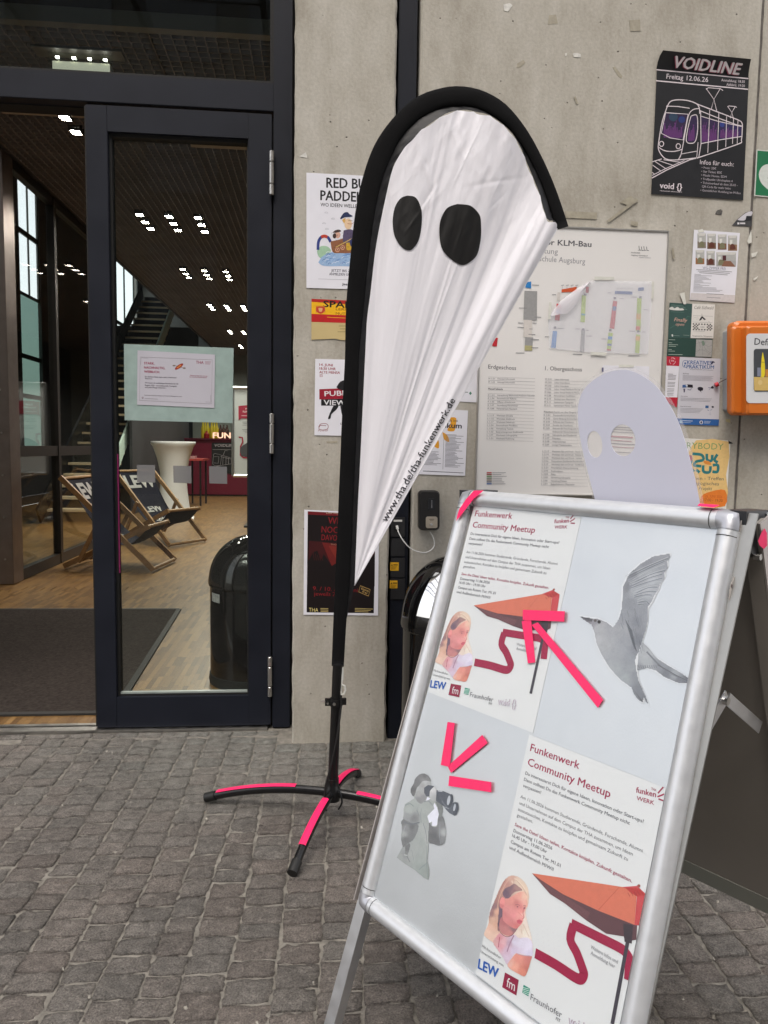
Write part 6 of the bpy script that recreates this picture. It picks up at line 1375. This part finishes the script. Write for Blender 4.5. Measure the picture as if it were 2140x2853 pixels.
# ---------- printed sheets in the frame
def dB(x,y): return AP.uv(*vB(x,y))
lowTL=AP.uv(*vB(772,196)); upTL=AP.uv(*vA(303,108))
SHW,SHH=.256,.378; SHR=-Hd.dot(Wd)
INKA=ink('poster_ink',.42,.4,.04)
PSH=mat('glossy_paper',(.66,.68,.70,1),.42,spec=.4,noise=.02,coat=.15)
ROSE=c8(150,38,75); DGR=c8(92,94,102); BURG=c8(150,25,65)
def meetup(uvTL,label,shift,lift):
    P=AP.P(uvTL[0],uvTL[1],lift); t=thing('meetup_poster',P,label,'poster')
    q=[(a+SHR*(uvTL[1]-b),b) for a,b in ((uvTL[0],uvTL[1]),(uvTL[0]+SHW,uvTL[1]),(uvTL[0]+SHW,uvTL[1]-SHH),(uvTL[0],uvTL[1]-SHH))]
    q=[(min(a,AW-.0005-SHR*b),min(max(b,-AH+.0005),-.0005)) for a,b in q]
    v=[AP.P(a,b,lift) for a,b in q]+[AP.P(a,b,lift-.0004) for a,b in q]; obj('sheet',v,BF,PSH,t)
    p=Print(AP,vB,lift,shift)
    T=lambda s_,x0,y0,x1,y1,c_,col,b=.0: p.text(s_,x0,y0,x1,y1,c_,col,b)
    T('Funkenwerk',775,257,957,325,27,ROSE,.02); T('Community Meetup',765,310,1072,432,27,ROSE,.02)
    T('Du interessierst Dich für eigene Ideen, Innovation oder Start-ups?',757,345,1198,527,11.5,DGR,.02); T('Dann solltest Du das Funkenwerk Community Meetup nicht',752,368,1146,533,11.5,DGR,.02); T('verpassen!',748,391,815,418,11.5,DGR,.02)
    T('Am 11.06.2026 kommen Studierende, Gründende, Forschende, Alumni',739,432,1194,636,11.5,DGR,0); T('und Unternehmen auf dem Campus der THA zusammen, um Ideen',735,456,1157,648,11.5,DGR,0); T('auszutauschen, Kontakte zu knüpfen und gemeinsam Zukunft zu',730,479,1139,667,11.5,DGR,0); T('gestalten.',726,501,785,527,11.5,DGR,0)
    T('Save the Date! Ideen teilen. Kontakte knüpfen. Zukunft gestalten.',718,536,1154,748,11.5,ROSE,.02)
    T('Donnerstag 11.06.2026',713,559,857,626,11.5,DGR,.02); T('16.45 Uhr - 19.00 Uhr',708,577,837,639,11.5,DGR,.02); T('Campus am Rotem Tor, M1.01',703,600,888,691,11.5,DGR,.02); T('und Außenbereich M/W/I',698,621,861,705,11.5,DGR,.02)
    T('THA',1226,402,1245,409,9,ROSE,.01); T('funken',1170,412,1244,430,20,ROSE,.03); T('WERK',1172,440,1237,459,15,ROSE,.02)
    for q in ([(1272,392),(1258,408),(1252,415)],[(1275,418),(1262,424),(1250,428)],[(1276,444),(1264,440),(1254,436)]): p.line(q,5,ROSE)
    # dotted texture
    for i in range(9):
        for j in range(6): p.ell(800+i*20+j*2,900+i*11+j*20,1.2,1.2,c8(185,185,195),n=6)
    # ribbon
    rb=[(795,1010),(870,1052),(940,1098),(965,1106),(976,1088),(972,1070),(950,1010),(926,960),(938,905)]; p.line(smoothpts(rb,4),28,BURG); p.line([(930,900),(1030,950),(1110,990),(1135,1012),(1146,1040),(1142,1112)],28,BURG,smooth=4)
    # parasol: valance underside, canopy panels, pole
    p.line([(1141,960),(1082,1275)],13,c8(62,58,68)); p.poly([(783,713),(815,735),(900,790),(1030,850),(1175,905),(1172,960),(1130,968),(1125,948),(1060,938),(985,888),(905,825),(850,790)],c8(92,62,68))
    p.poly([(783,713),(850,790),(905,825),(985,888),(1000,860),(900,795),(815,738)],c8(105,70,75)); p.poly([(783,713),(1075,757),(1120,764),(1175,772),(1165,905),(1030,852),(900,792),(815,737)],c8(203,112,90)); p.poly([(1120,764),(1175,760),(1212,795),(1200,910),(1165,905),(1175,790)],c8(188,70,75)); p.poly([(1130,766),(1180,770),(1208,795),(1175,800),(1150,785)],c8(175,55,55)); p.ell(1181,760,6,6,c8(150,80,75))
    for k in range(5): p.line([(1140+k*12,785-k*2),(1148+k*12,800-k*2)],1.6,c8(130,35,40))
    p.line([(1030,850),(1110,763)],1.2,c8(170,75,60)); p.poly([(1122,900),(1160,905),(1155,975),(1128,968)],c8(60,50,58))
    # woman, half length, looking to the right
    p.w=View(1340,2420,400/1659)
    wo=smoothpts([(370,80),(440,95),(510,150),(555,230),(568,330),(552,430),(530,500),(545,600),(570,690),(592,770),(604,840),(615,920),(600,1010),(588,1070),(560,1160),(520,1240),(450,1215),(350,1155),(320,1110),(280,1040),(210,940),(150,850),(50,765),(100,640),(112,520),(150,420),(190,330),(230,230),(280,140),(330,95),(370,80)],3)[:-1]
    S=lambda pts,sm,st=8: p.shade(smoothpts(pts+[pts[0]],3)[:-1],sm,st,1.0)
    p.shade(wo,[(370,110,(205,168,155)),(300,180,(188,142,135)),(450,150,(218,198,182)),(525,240,(224,202,184)),(545,330,(224,196,180)),(240,300,(180,140,132)),(200,340,(170,128,124)),(160,440,(140,112,120)),(130,520,(150,118,122)),(150,590,(205,168,150)),(190,640,(208,165,147)),(200,500,(212,168,150)),(120,680,(218,180,163)),(80,740,(224,192,176)),(480,680,(220,200,188)),(520,740,(230,221,209)),(450,750,(223,208,197)),(545,640,(228,214,206)),(570,770,(228,218,210)),(140,800,(222,190,175))],9,.98)
    S([(350,205),(400,175),(450,210),(490,250),(400,270),(330,345),(285,330),(265,280),(300,225)],[(350,220,(128,103,113)),(300,280,(112,92,108)),(430,230,(165,132,130)),(400,260,(150,115,120))])
    S([(235,330),(262,470),(255,600),(225,720),(205,690),(215,560),(225,430)],[(245,500,(112,92,108)),(235,640,(105,84,100)),(220,700,(150,115,118)),(240,380,(165,122,122))])
    S([(225,690),(250,560),(400,640),(440,680),(400,740),(350,775),(300,770),(250,740)],[(280,700,(186,126,127)),(345,740,(192,130,129)),(395,700,(135,104,112)),(300,620,(176,112,116)),(420,690,(150,112,118))])
    S([(290,350),(340,340),(420,290),(480,265),(530,275),(548,320),(545,380),(552,420),(530,455),(518,500),(520,540),(505,570),(498,610),(480,640),(455,665),(425,690),(385,685),(330,650),(275,600),(262,520),(270,430)],[(450,310,(224,162,151)),(520,320,(229,190,172)),(370,370,(214,146,139)),(420,400,(200,130,128)),(530,400,(226,170,160)),(485,490,(224,148,144)),(510,530,(234,188,180)),(400,540,(221,146,149)),(320,490,(212,143,143)),(330,590,(206,133,135)),(440,560,(223,155,152)),(480,590,(222,150,150)),(420,660,(206,124,124)),(360,640,(200,126,127)),(280,520,(198,128,130)),(460,440,(210,135,135))])
    S([(262,330),(290,355),(280,430),(262,460),(240,450),(230,400),(240,350)],[(260,390,(228,148,147)),(250,430,(205,125,128))])
    S([(230,740),(270,770),(330,790),(395,760),(450,800),(540,795),(595,830),(612,900),(612,960),(600,1010),(540,1000),(420,975),(370,1030),(315,1105),(275,1035),(210,940),(155,855),(180,800)],[(270,850,(218,172,181)),(225,800,(208,146,155)),(180,850,(204,160,160)),(240,890,(212,158,168)),(400,850,(205,199,218)),(480,860,(214,209,228)),(570,900,(219,214,233)),(580,980,(206,200,224)),(345,860,(185,158,178)),(320,950,(200,174,195)),(390,950,(203,190,214)),(300,1040,(206,188,208))])
    S([(420,978),(500,1000),(598,1012),(585,1070),(558,1160),(520,1240),(450,1215),(350,1155),(322,1105),(370,1035)],[(450,1050,(218,145,133)),(560,1060,(198,125,119)),(500,1180,(207,132,116)),(400,1130,(223,160,143)),(352,1110,(216,168,157)),(540,1150,(190,116,106))])
    p.poly([(425,598),(455,585),(485,600),(492,615),(465,640),(435,630)],c8(200,98,112)); p.line([(428,608),(465,606),(490,612)],3,c8(168,78,95)); p.line([(440,500),(480,540),(505,560)],4,c8(205,125,128),smooth=3); p.poly([(508,440),(530,448),(524,470),(508,468)],c8(150,98,106)); p.line([(505,428),(535,432)],6,c8(140,95,98))
    p.line([(215,690),(250,750),(310,785),(370,770),(400,735)],5,c8(110,65,75),smooth=4); p.line([(395,770),(350,860),(315,960)],12,c8(160,128,150),smooth=3)
    p.line([(505,455),(500,520),(512,560),(495,580)],7,c8(190,110,112),smooth=4); p.line([(410,420),(440,415),(465,430)],5,c8(160,105,108),smooth=3); p.ell(436,440,9,7,c8(120,80,90)); p.line([(380,165),(370,140)],10,c8(225,205,190)); p.line([(230,790),(215,910)],6,c8(150,50,85))
    for q_,cc_ in (([(300,120),(230,260),(180,400),(140,560)],c8(160,118,112)),([(330,130),(270,230),(215,380),(190,600)],c8(210,170,150)),([(400,110),(470,170),(520,240)],c8(232,215,198)),([(420,130),(490,210),(540,300)],c8(190,160,145)),([(500,640),(530,700),(570,790)],c8(205,180,165)),([(480,700),(490,760)],c8(200,172,158))): p.line(q_,6,cc_,smooth=4)
    p.line([(430,980),(500,1000),(590,1010)],5,c8(175,155,175),smooth=3); p.w=vB
    T('Weitere Infos und',1001,992,1102,1050,13,c8(120,120,130),0); T('Anmeldung hier',1001,1015,1092,1067,13,c8(120,120,130),0)
    T('Mit freundlicher',597,988,667,1033,9,DGR,0); T('Unterstützung von:',592,1008,678,1062,9,DGR,0); T('LEW',582,1066,655,1104,33,c8(35,85,165),.05)
    p.poly([(683,1082),(734,1110),(725,1168),(672,1137)],c8(135,25,60)); T('fm',687,1134,718,1152,32,(.68,.68,.70,1),.0)
    p.poly([(752,1128),(776,1142),(770,1171),(747,1157)],c8(30,135,115))
    for k in range(4): p.line([(750,1138+k*6),(772,1144+k*7)],1.6,c8(200,215,210))
    T('Fraunhofer',777,1183,893,1252,21,DGR,0); T('FIT',872,1258,888,1268,10,DGR,.02); T('void {}',918,1275,1010,1325,34,c8(165,150,165),.02); T('void {}',921,1278,1013,1328,34,c8(205,205,215),.0)
    o=p.flush('poster_print',t,INKA); return t,o
# keep the print of both sheets inside the frame: drop faces beyond its edges
def clip_print(o,umax,vmin,vmax=-.001):
    bm=bmesh.new(); bm.from_mesh(o.data)
    for co,no in ((AP.P(umax,0),AP.e1+AP.e2*SHR),(AP.P(0,vmin),-AP.e2)):
        bmesh.ops.bisect_plane(bm,geom=bm.verts[:]+bm.edges[:]+bm.faces[:],dist=1e-6,plane_co=co,plane_no=no,clear_outer=True)
    bm.to_mesh(o.data); bm.free()
up=(upTL[0]-lowTL[0],upTL[1]-lowTL[1])
t1,o1=meetup(upTL,'upper left meetup poster in the A-board, its text partly washed out by glare',up,.0006)
clip_print(o1,upTL[0]+SHW-.0005,-AH+.0005)
t2,o2=meetup(lowTL,'lower right meetup poster in the A-board, cut off by the silver rail',(0,0),.0022)
clip_print(o2,AW-.0005,-AH+.0005)
# gull
p=Print(AP,vA,.0006); gl_=thing('gull_picture',AP.P(*AP.uv(*vA(1050,700)),.001),'grey cut-out picture of a flying gull with raised wing, upper right in the A-board','picture')
wing=[(945,678),(970,640),(985,590),(990,520),(990,490),(1020,430),(1070,385),(1130,350),(1205,337),(1208,352),(1192,372),(1197,400),(1180,425),(1182,450),(1160,478),(1152,505),(1135,528),(1122,558),(1105,580),(1105,640),(1095,690),(1075,750),(1060,800),(1010,780),(960,720)]
body=[(790,627),(832,634),(878,640),(915,655),(945,678),(1000,730),(1060,780),(1045,830),(1050,870),(1060,920),(1078,960),(1095,1000),(1107,1034),(1095,1020),(1086,1000),(1080,1024),(1060,1010),(1040,985),(1030,955),(980,920),(930,865),(890,800),(868,750),(858,700),(845,665),(818,648)]
tail=[(1062,800),(1080,745),(1110,775),(1145,820),(1200,855),(1260,890),(1293,912),(1292,936),(1240,932),(1180,905),(1140,875),(1100,865),(1055,875)]
for q in (wing,body,tail): # white paper halo of the cut-out
    cx=sum(a for a,b in q)/len(q); cy=sum(b for a,b in q)/len(q); p.poly([(a+(a-cx)/max(20,math.hypot(a-cx,b-cy))*8,b+(b-cy)/max(20,math.hypot(a-cx,b-cy))*8) for a,b in q],c8(212,215,220))
p.shade(tail,[(1075,760,(160,164,170)),(1100,800,(166,170,176)),(1100,845,(160,165,171)),(1070,865,(140,144,151)),(1160,850,(138,142,150)),(1230,895,(152,157,164)),(1285,925,(108,111,119)),(1190,895,(118,122,130)),(1250,925,(120,123,131))],5,1.05)
p.shade(body,[(880,680,(162,164,170)),(900,760,(160,163,169)),(960,800,(150,154,161)),(1000,760,(150,154,162)),(1030,820,(140,145,153)),(1020,870,(145,150,157)),(950,870,(154,159,165)),(1045,900,(132,137,145)),(1060,970,(122,126,134)),(1100,1020,(108,112,120)),(830,638,(103,101,108)),(855,650,(140,140,148)),(1000,910,(152,158,164)),(930,690,(152,155,162)),(1050,790,(128,132,141)),(875,740,(170,172,178))],5,1.05)
p.shade(wing,[(1185,350,(140,143,150)),(1100,380,(134,137,145)),(1040,430,(124,127,135)),(1010,490,(126,129,137)),(1070,430,(150,154,161)),(1120,450,(172,176,184)),(1150,500,(158,162,170)),(1175,400,(143,147,155)),(1100,510,(168,172,180)),(1040,500,(160,164,172)),(1085,580,(138,142,150)),(1020,570,(134,138,146)),(1000,620,(140,144,152)),(1060,650,(124,128,137)),(1090,640,(140,144,152)),(990,690,(150,153,160)),(1055,740,(118,122,131)),(965,700,(152,155,162)),(1010,740,(146,150,158)),(1060,790,(130,134,142))],5,1.05)
rg=random.Random(6)
edge=[(1208,352),(1192,372),(1197,400),(1180,425),(1182,450),(1160,478),(1152,505),(1135,528),(1122,558),(1105,580)]
for k,(x,y) in enumerate(edge):
    for j in range(3):
        sx=1000+k*6+j*7; sy_=440+k*14+j*6; p.line([(sx,sy_),((sx+x)/2+4,(sy_+y)/2-6),(x-10,y+j*7)],2.2,(c8(172,177,184),c8(98,103,112),c8(150,155,163))[(k+j)%3],smooth=3)
for k in range(34): x=rg.uniform(975,1085); y=rg.uniform(560,760); p.line([(x,y),(x+rg.uniform(4,14),y+rg.uniform(25,60))],1.5,rg.choice([c8(108,112,121),c8(148,152,160)]))
for k in range(22): t_=k/21; x=1070-t_*40; p.line([(1000+t_*40,640+t_*130),(1030+t_*25,690+t_*100)],1.4,c8(100,104,112))
for k in range(9): p.line([(1062+k*10,852),(1066+k*10,866)],2.4,c8(112,116,124))
p.line([(1100,790),(1180,870),(1285,925)],7,c8(122,126,134),smooth=3); p.line([(1150,850),(1230,895),(1288,925)],3,c8(95,98,106),smooth=3)
p.poly([(790,627),(832,634),(850,640),(846,652),(818,640)],c8(92,92,98)); p.ell(880,652,8,8,c8(50,48,50)); p.ell(862,646,7,6,c8(95,90,90)); p.poly([(1035,960),(1085,1022),(1075,1018)],c8(95,98,105))
p.flush('picture_print',gl_,INKA)
# person with binoculars
p=Print(AP,vB,.0006); mn=thing('binoculars_picture',AP.P(*AP.uv(*vB(370,560)),.001),'grey cut-out picture of a curly haired person looking through binoculars, lower left in the A-board','picture')
p.w=View(1080,2130,240/1517)
mo=[(560,180),(640,160),(720,200),(768,290),(760,330),(780,370),(830,385),(858,440),(860,560),(840,650),(890,740),(920,820),(930,910),(960,910),(1000,970),(1030,1180),(1000,1380),(910,1430),(820,1400),(725,1350),(720,1500),(700,1700),(740,1850),(722,2030),(640,1990),(480,1850),(320,1750),(170,1640),(270,1450),(240,1300),(260,1120),(243,1010),(280,960),(295,780),(312,700),(400,650),(470,600),(468,560),(425,520),(415,430),(470,330),(492,250)]
S=lambda pts,sm,st=11: p.shade(smoothpts(pts+[pts[0]],3)[:-1],sm,st,1.05,desat=.55)
p.shade(mo,[(420,700,(152,167,167)),(380,800,(158,171,171)),(340,900,(140,148,155)),(480,950,(122,127,135)),(650,800,(152,166,166)),(640,950,(150,164,164)),(600,1350,(148,163,163)),(640,1100,(156,167,169)),(700,1300,(162,172,174)),(500,1450,(152,164,166)),(420,1600,(154,164,166)),(240,1620,(148,158,160)),(300,1600,(136,144,149)),(560,1650,(148,163,163)),(600,1850,(140,159,157)),(690,1600,(152,165,166)),(700,1950,(138,154,152))],12,1.05,desat=.55)
S([(285,960),(420,1030),(545,1060),(530,1180),(480,1290),(440,1340),(380,1380),(310,1440),(275,1445),(248,1300),(262,1120),(250,1010)],[(275,1020,(110,115,123)),(330,1120,(130,136,144)),(440,1100,(106,110,118)),(430,1250,(116,122,130)),(290,1220,(152,160,164)),(330,1330,(108,113,120)),(500,1130,(120,126,133)),(290,1400,(112,117,124))])
S([(315,1440),(385,1390),(400,1440),(360,1580),(320,1590)],[(350,1480,(108,113,120)),(340,1560,(120,126,132))])
S([(740,1010),(790,1090),(880,1085),(900,900),(960,905),(1000,970),(1030,1180),(1000,1380),(910,1430),(820,1400),(725,1350)],[(820,1250,(96,100,109)),(780,1130,(108,112,120)),(900,1330,(100,105,113)),(950,1050,(122,127,135)),(1005,1200,(160,168,175)),(980,1330,(125,131,139)),(780,1380,(104,108,116)),(930,950,(108,113,121))])
S([(845,650),(960,700),(965,900),(910,915),(890,760)],[(910,750,(112,120,124)),(930,860,(120,130,132))])
S([(540,330),(600,300),(690,280),(760,320),(770,360),(700,370),(650,420),(655,520),(690,570),(660,640),(580,690),(500,600),(500,460),(505,380)],[(690,300,(172,178,186)),(620,380,(152,157,164)),(600,450,(157,162,169)),(560,500,(152,156,162)),(640,600,(132,137,144)),(560,640,(128,133,140)),(520,430,(168,174,181)),(730,330,(160,166,174))])
S([(560,180),(640,160),(720,200),(768,290),(700,285),(620,295),(560,370),(525,400),(500,480),(470,560),(425,520),(415,430),(470,330),(492,250)],[(600,210,(120,123,130)),(540,300,(112,116,124)),(455,450,(98,101,108)),(450,520,(108,111,118)),(710,240,(125,128,135)),(620,270,(130,133,140)),(660,200,(104,108,115))])
S([(800,385),(840,395),(862,450),(860,560),(845,640),(770,620),(750,560),(745,470)],[(800,450,(192,197,204)),(820,590,(162,168,176)),(770,520,(178,184,191))])
p.poly([(650,410),(720,360),(830,385),(780,430),(750,470),(742,560),(690,565),(650,500)],c8(88,92,102))
for q_,w_,cc_ in (([(300,1010),(420,1050),(570,1020)],14,c8(110,115,123)),([(630,1030),(680,1200),(700,1400)],7,c8(118,124,130)),([(600,780),(590,900),(600,1040)],6,c8(128,138,140)),([(520,800),(560,900)],8,c8(125,130,136)),([(320,720),(400,690),(470,740)],8,c8(122,134,134)),([(340,1600),(400,1720)],9,c8(108,112,118)),([(300,1590),(350,1600)],7,c8(205,212,212)),([(690,1740),(560,1850)],7,c8(120,134,134)),([(700,1420),(690,1700),(715,2000)],7,c8(122,134,134)),([(930,1050),(920,1250),(940,1400)],6,c8(150,156,164)),([(280,1200),(320,1080)],6,c8(158,166,170)),([(650,660),(720,640),(800,720)],8,c8(115,120,126)),([(430,1500),(470,1700)],5,c8(125,135,138))): p.line(q_,w_,cc_,smooth=4)
p.poly([(830,670),(880,760),(910,880),(890,960),(880,1060),(860,1085),(790,1080),(785,1005),(740,1030),(705,910),(760,850),(830,780),(815,720)],c8(222,224,238)); p.poly([(710,570),(760,600),(720,630),(680,640)],c8(222,224,238))
p.poly([(1060,700),(1200,660),(1250,690),(1260,780),(1222,885),(1190,905),(1100,860),(1040,800),(1000,750)],c8(92,97,107)); p.poly([(870,450),(985,468),(1110,520),(1150,555),(1162,640),(1130,725),(1080,762),(1000,740),(930,690),(856,640)],c8(86,91,101))
p.ell(1108,640,48,120,c8(72,77,87),rot=.18); p.ell(1082,632,27,86,c8(178,184,194),rot=.18); p.ell(1205,780,44,118,c8(75,80,90),rot=.2); p.ell(1184,758,20,66,c8(175,181,191),rot=.2); p.line([(890,465),(970,475)],9,c8(205,210,218)); p.line([(960,640),(1050,760)],9,c8(120,125,134)); p.line([(1010,750),(1090,780)],8,c8(150,154,160))
p.flush('picture_print',mn,INKA)
# pink tape arrows and corner tapes
def tape(quad,view,parent,lift=.0036):
    q=[AP.uv(*view(*c_)) for c_ in quad]; v=[AP.P(a,b,lift) for a,b in q]+[AP.P(a,b,lift-.0005) for a,b in q]; return obj('tape_strip',v,BF,PNK,parent)
ar=thing('tape_arrow',AP.P(*AP.uv(*vA(600,640)),.002),'large pink tape arrow pointing up left to the parasol of the upper meetup poster','tape arrow')
tape([(600,655),(902,1012),(878,1050),(572,668)],vA,ar); tape([(527,650),(570,640),(590,840),(556,845)],vA,ar,.0043); tape([(533,598),(727,605),(724,653),(533,645)],vA,ar,.005)
ar=thing('tape_arrow',AP.P(*AP.uv(*vB(480,340)),.002),'smaller pink tape arrow pointing down left to the person with binoculars','tape arrow')
tape([(598,198),(618,228),(482,340),(470,315)],vB,ar); tape([(470,150),(497,154),(478,318),(445,310)],vB,ar,.0043); tape([(478,350),(634,374),(634,412),(474,388)],vB,ar,.005)
ct_=thing('corner_tape',TLc+U*.02+Nn*.02,'pink tape wrapped slantwise over the top left corner of the A-board','tape')
def railpt(view,x,y,lift=.0185): 
    pl=Plane(TLc+Nn*lift,Wd,AP.e2); pl.n=Nn; return at(*view(x,y),pl.O,Nn)
v=[railpt(vA,*q) for q in ((300,44),(345,44),(300,80),(262,130),(218,185),(222,160),(232,130),(262,85))]; obj('tape_strip',v,[(0,1,2,7),(7,2,3,6),(6,3,4,5)],PNK,ct_,smooth='all')
t_=thing('corner_tape',TRc+U*.03,'small pink tape tab on top of the right corner of the A-board','tape'); pl=TLc+Rn*.0+U*(RAIL+.001)
v=[TLc+Wd*(AW-.03)+U*(RAIL+.003)+Nn*.012,TLc+Wd*(AW+.002)+U*(RAIL+.003)+Nn*.012,TLc+Wd*(AW+.004)+U*(RAIL+.004)+Rn*.03,TLc+Wd*(AW-.035)+U*(RAIL+.004)+Rn*.03,TLc+Wd*(AW-.03)+U*(RAIL-.002)+Nn*.0165,TLc+Wd*(AW-.005)+U*(RAIL-.003)+Nn*.0165]; obj('tape_strip',v,[(0,1,2,3),(4,5,1,0)],PNK,t_)
t_=thing('corner_tape',rt0+Wd*(AW+.05),'pink tape on the edge of the rear panel of the A-board','tape')
RO=rt0+Wd*(AW+.047); v=[at(*vG(*q),RO,Wd) for q in ((1140,460),(1165,400),(1190,365),(1208,400),(1210,500),(1185,525),(1150,495))]; obj('tape_strip',v,[tuple(range(7))],PNK,t_)
# clear cover sheet over the pictures
quadbox('cover_sheet',BLc+Nn*.0065,Wd,U,Nn,AW,AH,.0005,clear('cover_film',(.985,.99,.99,1),.12,1.16,.0),ab)
# ---------- laminated ghost standing behind the top rail
GO=TLc+U*RAIL+Rn*.028; GPp=Plane(GO,Wd,(0,0,1)); GPp.n=-Rn
gh=thing('ghost_cutout',GO+Wd*AW*.6,'pale lilac ghost shape with two eye holes behind the top rail of the A-board','cut-out')
gout=[(720,1640),(705,1560),(672,1430),(640,1300),(618,1180),(612,1080),(620,1020),(645,960),(700,905),(775,865),(860,850),(930,865),(1000,905),(1060,960),(1120,1050),(1165,1140),(1200,1240),(1230,1350),(1258,1460),(1283,1590),(1292,1660)]
rim=[(705,1645),(690,1562),(656,1432),(625,1302),(602,1180),(597,1080),(604,1012),(632,948),(690,890),(770,850),(860,836),(938,850),(1012,890),(1075,946),(1138,1040),(1185,1135),(1220,1235),(1250,1345),(1278,1455),(1302,1590),(1312,1665)]
def ellp(cx,cy,rx,ry,rot,n=24): return [(cx+rx*math.cos(a)*math.cos(rot)-ry*math.sin(a)*math.sin(rot),cy+rx*math.cos(a)*math.sin(rot)+ry*math.sin(a)*math.cos(rot)) for a in [2*math.pi*k/n for k in range(n)]]
def holed(name,out,holes,m,parent,d,th):
    bm=bmesh.new()
    def loop(pts): 
        vs=[bm.verts.new(GPp.P(*GPp.uv(*v5(*q)),d)) for q in pts]; return [bm.edges.new((vs[i],vs[(i+1)%len(vs)])) for i in range(len(vs))]
    E_=loop(out)
    for h in holes: E_+=loop(h)
    bmesh.ops.triangle_fill(bm,edges=E_,use_beauty=True,use_dissolve=False)
    r=bmesh.ops.extrude_face_region(bm,geom=bm.faces[:]); bmesh.ops.translate(bm,verts=[g for g in r['geom'] if isinstance(g,bmesh.types.BMVert)],vec=GPp.n*-th)
    bmesh.ops.recalc_face_normals(bm,faces=bm.faces); me=bpy.data.meshes.new(name); bm.to_mesh(me); bm.free(); me.materials.append(m); o=bpy.data.objects.new(name,me); COL.objects.link(o); return adopt(o,parent)
SG_=lambda q: smoothpts(q,4)
holed('ghost_paper',SG_(gout),[ellp(705,1260,42,74,-.12),ellp(860,1238,69,88,-.1)],mat('ghost_paper',(.55,.56,.67,1),.5,noise=.02,nscale=5),gh,0,.0015)
holed('laminate_film',SG_(rim),[],hazy('laminate',(.62,.60,.62,1),.16,.15),gh,-.0022,.0004)
# rear of film shows the lilac strokes nothing else
